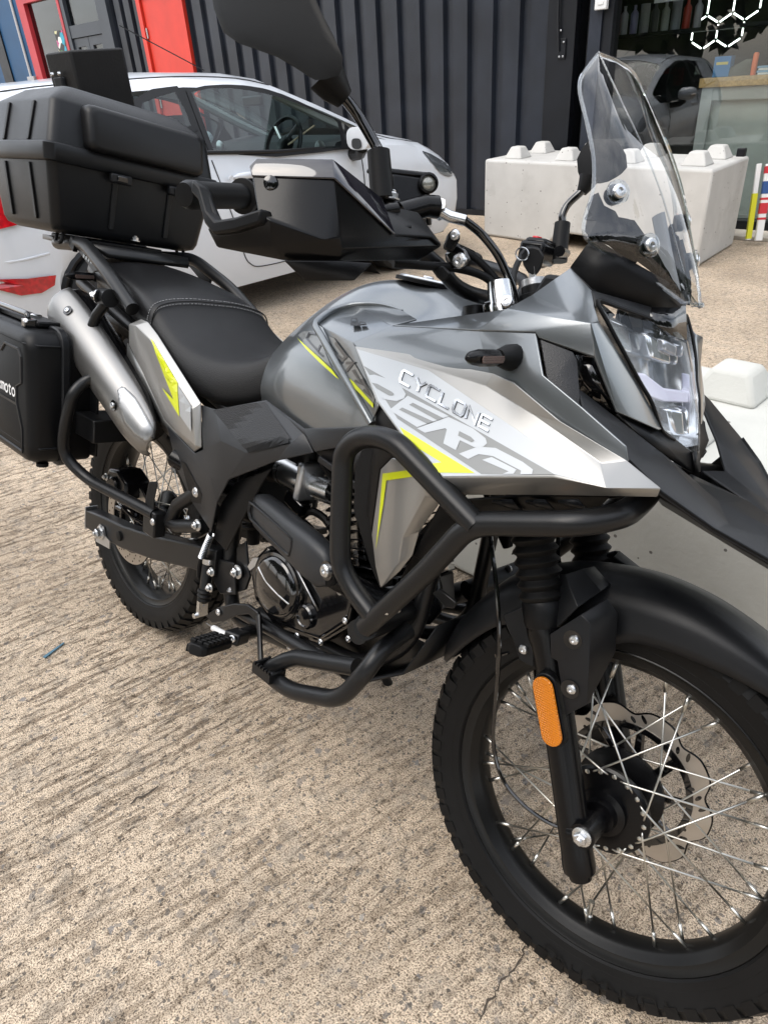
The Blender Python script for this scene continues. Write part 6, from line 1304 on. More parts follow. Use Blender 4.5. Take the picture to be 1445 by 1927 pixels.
# side stand (left) under the bike
bp('side_stand', join(tube([V((.62, .13, .30)), V((.70, .26, .06)), V((.70, .275, .022))], 0.012, 10), lathe([(0.03, 0), (0.03, 0.008)], V((.70, .278, .085*0)).lerp(V((.70, .278, .012)), 1), (0, math.sin(LEAN)*-1*0, 1), 14)), m_bar)
# swing arm
sa = part('swing_arm')
def sarm(s):
    ax0 = V((-0.09, s*0.142, 0.292)); rs_ = []
    for x, z, h in ((-0.10, .300, .026), (-0.02, .308, .030), (0.10, .322, .031), (0.25, .352, .031), (0.40, .392, .030), (0.50, .415, .030)):
        rs_.append([V((x, s*(0.142+yy), z+zz*h)) for yy, zz in ((-.016, -1), (.014, -1), (.017, -.9), (.017, .9), (.014, 1), (-.016, 1))])
    return loft(rs_)
mk('beam', sarm(-1), m_bar, sa, bevel=0.003); mk('beam', sarm(1), m_bar, sa, bevel=0.003)
mk('adjuster_plate', prism([V((x, -.1605, z)) for x, z in ((-.03, .262), (.045, .270), (.045, .292), (.02, .296), (.012, .318), (-.012, .318), (-.03, .290))], (0, -.003, 0)), m_cast, sa)
mk('end_cap', box((-0.103, -.142, .302), (0.004, 0.034, 0.062)), m_cast, sa)
mk('rear_axle', lathe([(0.011, -.17), (0.011, .17)], (0.0, 0, RR_-0.022), (0, 1, 0), 14), m_steel, sa)
bolt(V((0, -.164, RR_-0.020)), RT, 0.0165, 'hex', sa); mk('rubber_plug', lathe([(0.013, 0), (0.012, 0.004), (0.004, 0.006)], V((.09, -.160, .322)), RT, 16), m_rub, sa)
# rear caliper and torque arm
rcq = part('rear_caliper')
mk('caliper_body', loft([[V((x, y, z)) for x, z in ((-.065, .42), (-.05, .455), (.0, .465), (.045, .445), (.05, .40), (.0, .385), (-.05, .39))] for y in (-.125, -.055)]), m_semi, rcq, bevel=0.008, seg=3)
mk('piston_cap', lathe([(0.024, 0), (0.024, 0.006), (0.020, 0.010)], V((-.01, -.125, .42)), RT, 24), m_semi, rcq)
for x, z in ((-.055, .43), (.03, .39), (.035, .41)): bolt(V((x, -.126, z)), RT, 0.0085, 'hex', rcq)
bp('rear_brake_hose', tube(cr_spline([V((.03, -.128, .41)), V((.07, -.15, .40)), V((.11, -.13, .37)), V((.2, -.12, .375)), V((.36, -.13, .41)), V((.45, -.13, .47))], 6), 0.004, 8), m_gloss)
both('shock_absorber', join(tube([V((.42, -.0, .40)), V((.36, -.0, .74))], 0.016, 10), tube([V((.42+(-.06)*k/96, 0, .42+.28*k/96))+V((0.030*math.cos(k*0.55), 0.030*math.sin(k*0.55), 0)) for k in range(97)], 0.005, 6)), m_bar) if False else bp('shock_absorber', join(tube([V((.42, 0, .40)), V((.36, 0, .74))], 0.016, 10), tube([V((.42+(-.06)*k/96, 0, .42+.28*k/96))+V((0.032*math.cos(k*0.55), 0.032*math.sin(k*0.55), 0)) for k in range(97)], 0.0055, 6)), m_bar)
bp('chain_guard', box((.22, .09, .42), (.42, .03, .05), Matrix.Rotation(R(-12), 3, 'Y')), m_blk, bevel=0.01)
# pillion peg hanger (forked tubes)
ph = part('pillion_hanger')
j0 = P(320, 982, -.17)
mk('upper_tube', tube([j0, P(335, 950, -.17), P(372, 926, -.165)], 0.015, 12), m_bar, ph); mk('lower_tube', tube([j0, P(335, 990, -.17), P(382, 990, -.165)], 0.015, 12), m_bar, ph)
bolt(P(371, 926, -.180), RT, 0.011, 'cap', ph); bolt(P(373, 988, -.182), RT, 0.011, 'hex', ph)
mk('peg_folded', loft([[P(x+dx, y, Y) for dx, Y in ((-7, -.185), (7, -.185), (9, -.20), (-9, -.20))] for x, y in ((280, 990), (283, 940), (288, 915), (290, 906))]), m_rub, ph, bevel=0.004)
mk('peg_bracket', box(P(291, 982, -.19), (0.05, 0.03, 0.06)), m_bar, ph, bevel=0.004); bolt(P(289, 982, -.206), RT, 0.008, 'cap', ph)
# ------------------------------------------------------------------ exhaust muffler
mf = part('muffler')
me0, me1 = P(138, 585, -.170), P(288, 812, -.170)
e_ = (me1-me0).normalized(); mu_ = RT-e_*RT.dot(e_); mu_.normalize(); mv_ = e_.cross(mu_); ML = (me1-me0).length
def mring(l, a, b_, n=28, o=V()): return [me0+e_*(ML*l)+o+mv_*(a*math.cos(t))+mu_*(b_*math.sin(t)) for t in [2*math.pi*k/n for k in range(n)]]
mk('canister', loft([mring(l, a, b_) for l, a, b_ in ((-.05, .030, .030), (-.04, .050, .045), (0, .060, .055), (.1, .064, .058), (.6, .060, .054), (.85, .052, .047), (1.0, .030, .030))]), m_semi, mf, smooth=60)
# silver cover: half shell standing proud on the outer side
def half(l, a, b_, t0, t1, n=14): return [me0+e_*(ML*l)+mv_*(a*math.cos(t))+mu_*(b_*math.sin(t)) for t in [t0+(t1-t0)*k/(n-1) for k in range(n)]]
upv = 1 if mv_.z > 0 else -1
shell = [half(l, a, b_, t0, t1) for l, a, b_, t0, t1 in ((-.045, .040, .040, .35, 2.7), (-.01, .064, .060, .25, 2.85), (.15, .069, .064, .2, 2.95), (.45, .069, .063, .15, 3.0), (.7, .066, .060, .1, 3.0), (.9, .064, .057, .15, 2.9), (1.05, .052, .047, .3, 2.75), (1.10, .030, .034, .6, 2.4))]
mk('silver_cover', loft([list(r_) for r_ in zip(*[cr_spline(c, 4) for c in zip(*shell)])], cap=False, closed=False), m_muff, mf, smooth=60, solid=0.002)
shb = bvh_of(loft([list(r_) for r_ in zip(*[cr_spline(c, 4) for c in zip(*shell)])], cap=False, closed=False))
for x, y in ((129, 585), (215, 763)):
    h, n, _, _ = shb.ray_cast(CB, rayb(x, y).normalized())
    if h is None: continue
    n = n if n.dot(CB-h) > 0 else -n
    mk('bolt_recess', lathe([(0.011, 0.0015), (0.012, 0.0030), (0.0105, 0.0032)], h, n, 16), m_gloss, mf); bolt(h+n*0.003, n, 0.0062, 'cap', mf)
pfc = decal('polished_facet', [(226, 737), (233, 731), (240, 733), (258, 752), (276, 782), (290, 808), (297, 830), (292, 838), (276, 830), (256, 816), (240, 797), (231, 770)], shb, 0.0045, mat('polished_silver', (0.34, 0.345, 0.35), 0.34, 0.8), mf, maxlen=7, smooth=60)
if pfc: md = pfc.modifiers.new('t', 'SOLIDIFY'); md.thickness = 0.004; md.offset = -1
mk('end_cap', lathe([(0.045, -0.02), (0.030, -0.032), (0.018, -0.034), (0.016, -0.01)], me0, e_, 24), m_semi, mf)
# ------------------------------------------------------------------ crash bars
def cbar(pts, r=0.0158, fil=0.03): return tube(fillet([P(*p) for p in pts], fil, 7), r, 14)
cbm = [(1236, 905, -.06), (1205, 944, -.15), (1170, 972, -.205), (1085, 986, -.245), (885, 985, -.262), (800, 1078, -.258), (688, 1180, -.250)]
cbl = [(897, 990, -.262), (748, 835, -.268), (716, 822, -.266), (676, 822, -.262), (646, 850, -.258), (640, 1000, -.256), (640, 1062, -.254), (664, 1108, -.250), (708, 1166, -.250)]
for s in (1, -1):
    cbp = part('crash_bar'); fl = (lambda v: v) if s == 1 else mirror_y
    mk('main_tube', fl(cbar(cbm)), m_bar, cbp, smooth=60); mk('loop_tube', fl(cbar(cbl, 0.0158, 0.05)), m_bar, cbp, smooth=60)
    mk('lower_mount', fl(tube([P(688, 1180, -.250), P(730, 1165, -.17), P(775, 1150, -.08)], 0.020, 14)), m_bar, cbp)
    mk('mount_tab', fl(prism([P(x, y, -.13) for x, y in ((812, 1116), (826, 1108), (858, 1134), (852, 1146), (838, 1144))], (0, .006, 0))), m_bar, cbp, bevel=0.002)
    mk('lower_loop', fl(tube(fillet([P(768, 1186, -.14), P(718, 1222, -.20), P(690, 1262, -.225), (P(640, 1318, -.235)), P(545, 1300, -.235), P(497, 1262, -.225), P(540, 1242, -.215), P(560, 1237, -.21), P(672, 1256, -.21)], .035, 7), 0.0150, 14)), m_bar, cbp, smooth=60)
    mk('engine_mount', fl(tube([P(672, 1190, -.19), P(720, 1170, -.12), P(780, 1140, -.02)], 0.021, 14)), m_bar, cbp)
    mk('lower_rail', fl(tube([P(450, 1150, -.15), P(520, 1190, -.16), P(580, 1225, -.18), P(650, 1262, -.20)], 0.013, 10)), m_bar, cbp)
    for q, d_ in (((748, 1145, -.16), RT), ((1222, 928, -.12), RT)):
        p_ = P(*q); bolt(V((p_.x, s*p_.y, p_.z)), V((0, -s, 0)), 0.008, 'cap', cbp)
bolt(P(727, 1148, -.262), RT, 0.007, 'cap')
bp('skid_plate', loft([[V((x, -h, z)), V((x, h, z))] for x, h, z in ((.62, .11, .315), (.90, .12, .325), (1.0, .11, .40), (1.03, .08, .50))], cap=False, closed=False), m_bar, solid=0.003)
# ------------------------------------------------------------------ foot peg, brake pedal, brake switch
fp = part('foot_peg')
a_, b_ = P(372, 1222, -.335), P(440, 1200, -.225)
pe = (b_-a_).normalized(); pu = V((0, 0, 1))-pe*pe.z; pu.normalize(); pv = pe.cross(pu)
mk('peg_core', loft([[a_+pe*l+pv*(w_*x_)+pu*(0.010*z_) for x_, z_ in ((-1, -.6), (-.7, -1), (.7, -1), (1, -.6), (1, .6), (.7, 1), (-.7, 1), (-1, .6))] for l, w_ in ((-.008, .012), (0, .020), (.075, .022), (.085, .020))]), m_rub, fp, bevel=0.002)
for k in range(6):
    for j in (-1, 0, 1):
        mk('tread_block', box(a_+pe*(0.006+k*0.0135)+pv*(j*0.0135)+pu*0.0115, (0.0105, 0.0115, 0.008), Matrix((pe, pv, pu)).transposed()), m_rub, fp, bevel=0.0015)
    mk('side_tooth', box(a_+pe*(0.006+k*0.0135)-pv*0.021-pu*0.004, (0.0105, 0.006, 0.014), Matrix((pe, pv, pu)).transposed()), m_rub, fp, bevel=0.0015)
mk('peg_hinge', box(b_+pe*0.012, (0.045, 0.034, 0.024), Matrix((pe, pv, pu)).transposed()), m_bar, fp, bevel=0.004)
bolt(P(438, 1202, -.236), RT+V((0.2, 0, 0.2)), 0.0075, 'cap', fp); mk('peg_arm', tube([b_+pe*0.02, P(470, 1190, -.16), P(500, 1178, -.12)], 0.014, 10), m_bar, fp)
mk('return_spring', tube([P(402, 1182, -.19), P(428, 1196, -.20)], 0.0065, 10), mat('white_sleeve', (0.6, 0.6, 0.6), 0.5), fp); mk('spring_wire', tube([P(388, 1172, -.18), P(402, 1182, -.19)], 0.0014, 6), m_steel, fp)
bpd = part('brake_pedal')
arm = [P(x, y, -.175) for x, y in ((398, 1150), (410, 1143), (440, 1136), (465, 1138), (484, 1152), (490, 1172), (484, 1172), (468, 1156), (446, 1158), (420, 1170), (398, 1172), (388, 1160))]
mk('arm', prism(arm, (0, 0.008, 0)), m_bar, bpd, bevel=0.002)
mk('lever', tube([P(487, 1160, -.178), P(489, 1200, -.195), P(491, 1246, -.215)], [0.010, 0.008, 0.009], 10, flat=0.6), m_bar, bpd)
pc = P(506, 1262, -.235)
mk('toe_pad', join(box(pc+V((0, 0.016, 0)), (0.050, 0.005, 0.018)), box(pc+V((0, -0.016, 0)), (0.050, 0.005, 0.018)), box(pc+V((-.024, 0, 0)), (0.005, 0.032, 0.018)), box(pc+V((.024, 0, 0)), (0.005, 0.032, 0.018)), *[box(pc+V((-.020+.008*k, sy*.016, .011)), (0.004, 0.005, 0.005)) for k in range(6) for sy in (-1, 1)]), m_bar, bpd)
bolt(P(412, 1152, -.177), RT, 0.007, 'cap', bpd)
ms = part('rear_master_cylinder')
mk('cylinder', tube([P(391, 1060, -.16), P(388, 1095, -.165), P(385, 1120, -.168)], 0.012, 12), m_bar, ms)
mk('boot', lathe([(0.013, 0), (0.016, .005), (0.013, .010), (0.016, .015), (0.013, .020), (0.015, .025), (0.009, .032)], P(386, 1108, -.168), V((0, 0, -1)), 16), m_rub, ms)
mk('clevis', join(box(P(381, 1143, -.172), (0.010, 0.022, 0.034)), lathe([(0.006, -.016), (0.006, .016)], P(377, 1156, -.172), (0, 1, 0), 10)), m_steel, ms)
mk('push_rod', tube([P(384, 1124, -.168), P(382, 1140, -.172)], 0.005, 8), m_steel, ms)
mk('brake_hose', tube(cr_spline([P(375, 1085, -.17), P(376, 1062, -.172), P(385, 1035, -.172), P(398, 1000, -.17), P(402, 985, -.15)], 5), 0.0052, 8), m_blk, ms)
hk = cr_spline([P(380, 1048, -.176), P(388, 1028, -.176), P(398, 1005, -.176)], 8)
mk('hose_spring', join(*[lathe([(0.0068, -.0011), (0.0078, 0), (0.0068, .0011)], hk[k], hk[k+1]-hk[k], 12, cap=False) for k in range(len(hk)-1)]), m_steel, ms)
for x, y in ((399, 1076), (396, 1106)): bolt(P(x, y, -.176), RT, 0.0085, 'hex', ms)
mk('band', lathe([(0.0145, -.006), (0.0145, .006)], P(394, 1054, -.162), V((0, 0, 1)), 16, cap=False), m_steel, ms)
mk('plate', prism([P(x, y, -.15) for x, y in ((404, 1050), (440, 1060), (444, 1120), (414, 1118), (400, 1090))], (0, .005, 0)), m_bar, ms, bevel=0.002)
# ------------------------------------------------------------------ luggage rack, pannier frame
rk = part('luggage_rack')
for s in (1, -1):
    fl = (lambda v: v) if s == 1 else mirror_y
    mk('grab_tube', fl(tube(fillet([P(250, 582, -.170), P(205, 515, -.165), P(160, 458, -.150), V((-.34, -.14, .985)), V((-.40, -.06, .985))], .04), 0.0155, 14)), m_bar, rk, smooth=60)
    mk('side_plate', fl(prism([P(x, y, -.155) for x, y in ((136, 452), (152, 448), (188, 500), (186, 510), (176, 512), (146, 470), (136, 466))], (0, .006, 0))), m_bar, rk, bevel=0.002)
    for k in range(4): mk('plate_slot', fl(prism([P(x+k*4.6, y+k*3.6, -.156) for x, y in ((158, 478), (161, 480), (160, 486), (157, 484))], (0, -.001, 0))), m_gloss, rk, smooth=0)
    mk('plate_lug', fl(box(P(140, 459, -.157), (0.03, 0.012, 0.026), Matrix.Rotation(R(30), 3, 'Y'))), m_blk, rk, bevel=0.002)
mk('rack_plate', loft([[V((x, -h, z)), V((x, h, z))] for x, h, z in ((-.44, .13, 1.0), (-.30, .15, 1.0), (-.14, .13, 1.0), (-.10, .11, .985))], cap=False, closed=False), m_bar, rk, solid=0.012)
bolt(P(255, 457, -.02)+V((0, 0, 0.004)), V((0, 0, 1)), 0.010, 'hex', rk)
pf = part('pannier_frame')
mk('hoop', tube(fillet([P(206, 712, -.205), P(168, 712, -.225), P(138, 738, -.262), P(122, 800, -.272), P(118, 856, -.268), P(165, 902, -.235), P(292, 968, -.195)], .04), 0.0135, 14), m_bar, pf, smooth=60)
mk('hoop_plate', prism([P(x, y, -.206) for x, y in ((172, 700), (206, 696), (207, 722), (180, 724))], (0, .005, 0)), m_bar, pf, bevel=0.002)
bolt(P(192, 709, -.208), RT, 0.0125, 'cap', pf)
mk('stay', tube([P(168, 632, -.195), P(183, 592, -.19), P(200, 570, -.185)], 0.012, 12), m_bar, pf)
mk('stay_clamp', lathe([(0.020, -.028), (0.020, .028)], P(200, 560, -.185), V((0.95, -.1, .05)), 18), m_bar, pf); bolt(P(184, 557, -.205), V((-.8, -.6, 0.1)), 0.013, 'hex', pf)
mk('carrier_box', box(P(197, 802, -.175), (0.10, 0.10, 0.055)), m_bar, pf, bevel=0.003)
mk('carrier_plate', prism([P(x, y, -.19) for x, y in ((160, 715), (184, 720), (180, 860), (150, 850), (145, 800))], (0, .006, 0)), m_blk, pf, bevel=0.002)
# ------------------------------------------------------------------ right pannier (lifts off)
def rbox(x0, x1, y0, y1, z0, z1, r, n=5):
    """box with rounded edges along y"""
    pts = []
    for cx, cz, a0 in ((x1-r, z1-r, 0), (x0+r, z1-r, 90), (x0+r, z0+r, 180), (x1-r, z0+r, 270)):
        for k in range(n+1): a = R(a0+90*k/n); pts.append((cx+r*math.cos(a), cz+r*math.sin(a)))
    return lambda y, i: [V((cx_+(x-cx_)*(1-i/(x1-x0)*2), y, cz_+(z-cz_)*(1-i/(z1-z0)*2))) for x, z in pts for cx_, cz_ in (((x0+x1)/2, (z0+z1)/2),)]
def pannier(name, label, sgn):
    root = empty(name, (0, 0, 0)); root.rotation_euler = (-LEAN, 0, 0); tag(root, label, 'pannier')
    x0, x1, z0, z1 = -0.470, -0.018, 0.484, 0.800
    f = rbox(x0, x1, 0, 0, z0, z1, 0.042); fx = (lambda vf: vf) if sgn < 0 else mirror_y
    mk('inner_shell', fx(loft([f(-.178, .012), f(-.183, 0.0), f(-.240, 0)])), m_blk, root, bevel=0.003)
    mk('seal_band', fx(loft([f(-.240, -.005), f(-.243, -.008), f(-.256, -.008), f(-.259, -.005)])), m_blk2, root)
    mk('outer_lid', fx(loft([f(-.259, 0), f(-.305, 0.001), f(-.322, .008), f(-.330, .022)])), m_blk, root, smooth=50)
    # moulded lid frame
    g = rbox(x0, x1, 0, 0, z0+.03, z1-.035, .03)
    zig = [(.060, .800), (-.02, .800), (-.045, .780), (-.11, .780), (-.135, .800), (-.27, .800), (-.30, .770), (-.30, .71), (-.275, .69), (-.275, .655), (-.30, .60), (-.30, .56), (.075, .56), (.075, .615), (.045, .672), (.045, .712), (.075, .725), (.075, .785), (.060, .800)]
    mk('moulded_rib', fx(tube([V((x-.135, -.3305, z-.047)) for x, z in zig], 0.0035, 6)), m_blk2, root)
    for zz in (z1-.030, z0+.045): mk('lid_line', fx(tube([V((x0+.02, -.3285, zz)), V((x1-.03, -.3285, zz)), V((x1+.001, -.305, zz)), V((x1+.001, -.26, zz))], 0.0022, 6)), m_blk2, root)
    if sgn < 0:
        q0_, q1_ = P(28, 728, -.4095), P(0, 712, -.4095)
        dx = V((1, 0, 0)); o_ = P(29, 746, -.3312); ey = V((0, 0, 0.024))
        txt = 'kmoto'; wl = 0.0205
        mk('lettering', word('xmoto', V((o_.x-0.104, -.3312, o_.z)), (.0165, 0, 0), (0, 0, .0185), 0.26, 1.3), mat('white_print', (0.75, 0.75, 0.75), 0.5), root, smooth=0, recalc=False)
        mk('lettering_bar', box((o_.x-.06, -.3315, o_.z-.016), (.14, .002, .006)), m_blk2, root, smooth=0)
        hd_ = [P(8, 560, -.37), P(30, 580, -.37)]
        zt = z1+.004
        mk('handle_base', box((-.235, -.257, zt+.004), (.30, .055, .014)), m_blk, root, bevel=0.004)
        mk('carry_handle', tube(fillet([V((-.345, -.297, zt)), V((-.345, -.297, zt+.024)), V((-.105, -.297, zt+.024)), V((-.105, -.297, zt))], .012), 0.0065, 10), m_gloss, root)
        for x in (-.345, -.105): mk('handle_clip', box((x, -.294, zt+.004), (.022, .03, .02)), m_gloss, root, bevel=0.003); bolt(V((x+.012, -.307, zt+.010)), V((.6, -.7, .3)), .006, 'cap', root)
        mk('key_lock', lathe([(.013, 0), (.013, .004), (.010, .006), (.003, .006)], V((-.175, -.252, zt+.011)), (0, 0, 1), 20), m_chrome, root)
        for x in (-.20, -.12, -.05): mk('rubber_foot', lathe([(.014, 0), (.014, .008)], V((x, -.29, z0-.007)), (0, 0, 1), 12), m_rub, root)
    return root
pannier('side_pannier', 'black hard pannier hung beside the rear wheel on the near side', -1)
# ------------------------------------------------------------------ top box (lifts off)
tbx = empty('top_box', (0, 0, 0)); tbx.rotation_euler = (-LEAN, 0, 0); tag(tbx, 'black ribbed plastic top box with a backrest pad on the rear rack', 'top box')
def tsec(z, xf, xb, hy, r=0.022, n=5):
    pts = []
    for cx, cy, a0 in ((xf-r, hy-r, 0), (xb+r*1.4, hy-r*1.4, 90), (xb+r*1.4, -hy+r*1.4, 180), (xf-r, -hy+r, 270)):
        rr = r if a0 in (0, 270) else r*1.4
        for k in range(n+1): a = R(a0+90*k/n); pts.append(V((cx+rr*math.cos(a), cy+rr*math.sin(a), z)))
    return pts
ZB = 1.012
mk('lower_shell', loft([tsec(z, xf, xb, hy) for z, xf, xb, hy in ((ZB, -.228, -.500, .176), (ZB+.008, -.206, -.525, .195), (ZB+.022, -.199, -.535, .201), (ZB+.16, -.176, -.562,   .220))]), m_tbx, tbx, smooth=50)
mk('seam_band', loft([tsec(z, xf, xb, hy) for z, xf, xb, hy in ((ZB+.155, -.168, -.570, .226), (ZB+.158, -.164, -.574, .230), (ZB+.192, -.162, -.576, .232), (ZB+.196, -.166, -.572, .228))]), m_tbx, tbx, smooth=50)
mk('lid', loft([tsec(z, xf, xb, hy) for z, xf, xb, hy in ((ZB+.196, -.174, -.564, .220), (ZB+.285, -.194, -.547, .205), (ZB+.292, -.198, -.543, .201), (ZB+.325, -.248, -.500, .158), (ZB+.330, -.262, -.488, .146))]), m_tbx, tbx, smooth=40)
# backrest pad on the front face
pad = []
for d, sc in ((0.0, .985), (.014, 1.0), (.028, .98), (.038, .88), (.041, .72)):
    ring = []
    for cy, cz, a0 in ((.150, .032, 0), (-.122, .032, 90), (-.122, -.032, 180), (.150, -.032, 270)):
        for k in range(6): a = R(a0+90*k/5); ring.append(V((-.188+d-.16*((cz+.018*math.sin(a))*sc), (cy+.02*math.cos(a))*(1-(1-sc)*.35), ZB+.243+(cz+.018*math.sin(a))*sc)))
    pad.append(ring)
mk('backrest_pad', loft(pad), m_seat2, tbx, smooth=60)
for y in (-.055, .10): mk('hinge', box((-.160, y, ZB+.146), (.016, .055, .022)), m_blk2, tbx, bevel=.004); mk('hinge_pin', box((-.155, y, ZB+.146), (.014, .026, .014)), m_gloss, tbx, bevel=.002)
for y in (-.06, .09): mk('front_rib', box((-.1865, y, ZB+.090), (.007, .014, .128), Matrix.Rotation(R(9.5), 3, 'Y')), m_tbx, tbx, bevel=.002)
for y, w_ in ((-.135, .01),):
    pass
for s in (-1, 1):
    for xx in (-.29, -.44): mk('side_rib', box((xx, s*.2115, ZB+.088), (.014, .007, .125), Matrix.Rotation(R(7.5)*-s, 3, 'X')), m_blk, tbx, bevel=.002); mk('lid_rib', box((xx, s*.2135, ZB+.241), (.014, .007, .088), Matrix.Rotation(R(9.5)*s, 3, 'X')), m_blk, tbx, bevel=.002)
    mk('strap_eye', join(tube(fillet([V((-.26, s*.165, ZB+.004)), V((-.26, s*.172, ZB-.022)), V((-.225, s*.172, ZB-.022)), V((-.225, s*.165, ZB+.004))], .01), .0045, 8)), m_blk, tbx)
if False: mk('lid_strip', box((-.262, 0, ZB+.3245), (.04, .20, .004), Matrix.Rotation(R(14), 3, 'Y')), m_gloss, tbx, bevel=.0015)
mk('base_plate', box((-.34, 0, ZB-.012), (.24, .20, .016)), m_blk, tbx, bevel=.004)
# ------------------------------------------------------------------ handlebar and controls
def SS(x, y, z): return steer((x, y, z))
gR = PSl(365, 367, -.415); gI = PSl(468, 370, -.300)
hb_ = part('handlebar')
barp = [gR, gI, V((0.905, -.17, 1.075)), V((0.945, -.09, 1.035)), V((0.955, 0, 1.03))]
bpts = barp+[V((p.x, -p.y, p.z)) for p in reversed(barp[:-1])]
mk('bar', ([steer(v) for v in tube(cr_spline(bpts, 5), 0.011, 12)[0]], tube(cr_spline(bpts, 5), 0.011, 12)[1]), m_bar, hb_, smooth=60)
for s in (-1, 1):
    g0, g1 = V((gR.x, s*abs(gR.y), gR.z)), V((gI.x, s*abs(gI.y), gI.z)); ge = (g1-g0).normalized(); gl = (g1-g0).length
    mk('grip', SV(lathe([(.012, .006), (.0165, .008), (.0165, gl*.86), (.0235, gl*.87), (.0235, gl*.93), (.017, gl*.95), (.017, gl)], g0, ge, 24)), m_rub, hb_)
    mk('bar_end', SV(lathe([(.004, -.020), (.014, -.019), (.0175, -.010), (.0175, .004), (.013, .008)], g0, ge, 24)), m_blk, hb_)
    for k in range(6):
        pass
    c_ = V((0.952, s*.055, 1.032)); mk('riser', SV(lathe([(.018, -.06), (.018, -.02)], c_, (-.3, 0, 1), 16)), m_bar, hb_)
# throttle and switch housings
for s in (-1, 1):
    h_ = V((gI.x, s*abs(gI.y), gI.z)); g_ = V((gR.x, s*abs(gR.y), gR.z)); e2 = (h_-g_).normalized()
    mk('switch_housing', SV(tube([h_+e2*0.004, h_+e2*0.05], [0.024, 0.022], 14)), m_semi, hb_)
# hand guard, right
hg = part('hand_guard')
hv_ = dict(A=(475, 331, -.420), B=(629, 335, -.372), C=(642, 447, -.352), D=(508, 414, -.425), E=(613, 451, -.375), F=(743, 441, -.285), G=(813, 445, -.215), H=(832, 463, -.200), I=(788, 491, -.225), J=(645, 468, -.352), K=(640, 492, -.345), L=(534, 491, -.395), M=(515, 463, -.412), N=(408, 466, -.432), O=(390, 430, -.436), Q=(445, 412, -.432), T=(485, 400, -.428))
mk('guard_shell', facets(hv_, ['A B C E D T', 'B F C', 'T D M N O Q', 'D E M', 'E C J M', 'C F G H J', 'J H I K', 'M J K L', 'N M L'], PS), m_semi, hg, bevel=.003, seg=2, solid=.004, blim=10)
hgb = bvh_of(facets(hv_, ['A B C E D T', 'B F C', 'T D M N O Q', 'D E M', 'E C J M', 'C F G H J', 'J H I K', 'M J K L', 'N M L'], PS))
if False: decal('matte_face', [(483, 338), (624, 341), (636, 442), (612, 446), (514, 412), (492, 398)], hgb, .0012, m_blk2, hg)
mk('deflector', facets(dict(a=(469, 312, -.420), b=(483, 297, -.415), c=(627, 299, -.368), d=(630, 335, -.374), e=(474, 331, -.422), f=(720, 373, -.290), g=(745, 442, -.288)), ['a b c d e', 'c f g d'], PS), mat('smoked_gloss', (0.012, 0.011, 0.016), 0.05, 0, 1.0), hg, bevel=.003, solid=.003)
mk('inner_fairing', facets(dict(a=(694, 372, -.27), b=(722, 385, -.25), c=(785, 398, -.215), d=(832, 461, -.205), e=(813, 445, -.22), f=(743, 441, -.285)), ['a b f', 'b c e f', 'c d e'], PS), m_blk, hg, solid=.004, bevel=.002)
for k in range(2): mk('vent_rib', facets(dict(a=(716+k*26, 404+k*22, -.262), b=(748+k*26, 402+k*22, -.245), c=(748+k*26, 407+k*22, -.245), d=(716+k*26, 409+k*22, -.262)), ['a b c d'], PS), m_blk2, hg, solid=.004)
mk('lower_fin', facets(dict(a=(534, 490, -.397), b=(573, 528, -.372), c=(666, 528, -.335), d=(700, 495, -.315), e=(640, 490, -.346)), ['a b c d e'], PS), m_semi, hg, bevel=.002, solid=.005)
mk('end_arm', SV(loft([[PSl(x, y, Y)+V((0, dy, dz)) for dy, dz in ((-.008, .008), (.010, .008), (.010, -.008), (-.008, -.008))] for x, y, Y in ((370, 352, -.432), (384, 366, -.432), (396, 410, -.434), (412, 430, -.434), (450, 424, -.432), (500, 408, -.426))])), m_blk, hg, bevel=.003)
mk('arm_web', facets(dict(a=(366, 345, -.436), b=(386, 348, -.43), c=(412, 411, -.43), d=(446, 411, -.430), e=(440, 436, -.434), f=(402, 436, -.436), g=(378, 390, -.438)), ['a b c f g', 'c d e f'], PS), m_blk, hg, bevel=.003, solid=.012)
mk('fastener', SV(lathe([(.009, 0), (.008, .004), (.003, .006)], PSl(510, 345, -.411), V((.55, -.8, .1)), 14)), m_gloss, hg)
mk('fastener', SV(lathe([(.005, 0), (.004, .003)], PSl(705, 396, -.29), V((.55, -.8, .1)), 12)), m_steel, hg)
# brake master cylinder, right
mc = part('front_master_cylinder')
mk('reservoir', prism([PS(736, 325, -.205), PS(812, 334, -.165), PS(810, 395, -.165), PS(738, 400, -.205)], SM @ V((-.045, .005, 0))), m_semi, mc, bevel=.004)
mk('reservoir_lid', prism([PS(733, 316, -.206), PS(815, 325, -.164), PS(815, 336, -.164), PS(733, 328, -.206)], SM @ V((-.050, .008, 0))), m_semi, mc, bevel=.003)
sg = PS(803, 347, -.168); dd = (SM @ V((.75, -.6, .1))).normalized()
mk('sight_glass_ring', lathe([(.011, 0), (.0135, .004), (.0135, .010), (.0105, .011)], sg, dd, 24, cap=False), m_semi, mc); mk('sight_glass', lathe([(.0106, .006), (.007, .009), (.001, .010)], sg, dd, 24), mat('sight_glass', (.26, .26, .23), .06, .3, 1.0), mc)
mk('cylinder', tube([PS(752, 402, -.215), PS(800, 388, -.180), PS(824, 390, -.165)], .015, 14), m_semi, mc)
mk('lever_perch', prism([PS(722, 372, -.235), PS(762, 378, -.21), PS(764, 392, -.21), PS(730, 395, -.235)], SM @ V((-.03, 0, -.004))), m_semi, mc, bevel=.003); bolt(PS(738, 375, -.232), SM @ V((0, 0, 1)), .009, 'hex', mc)
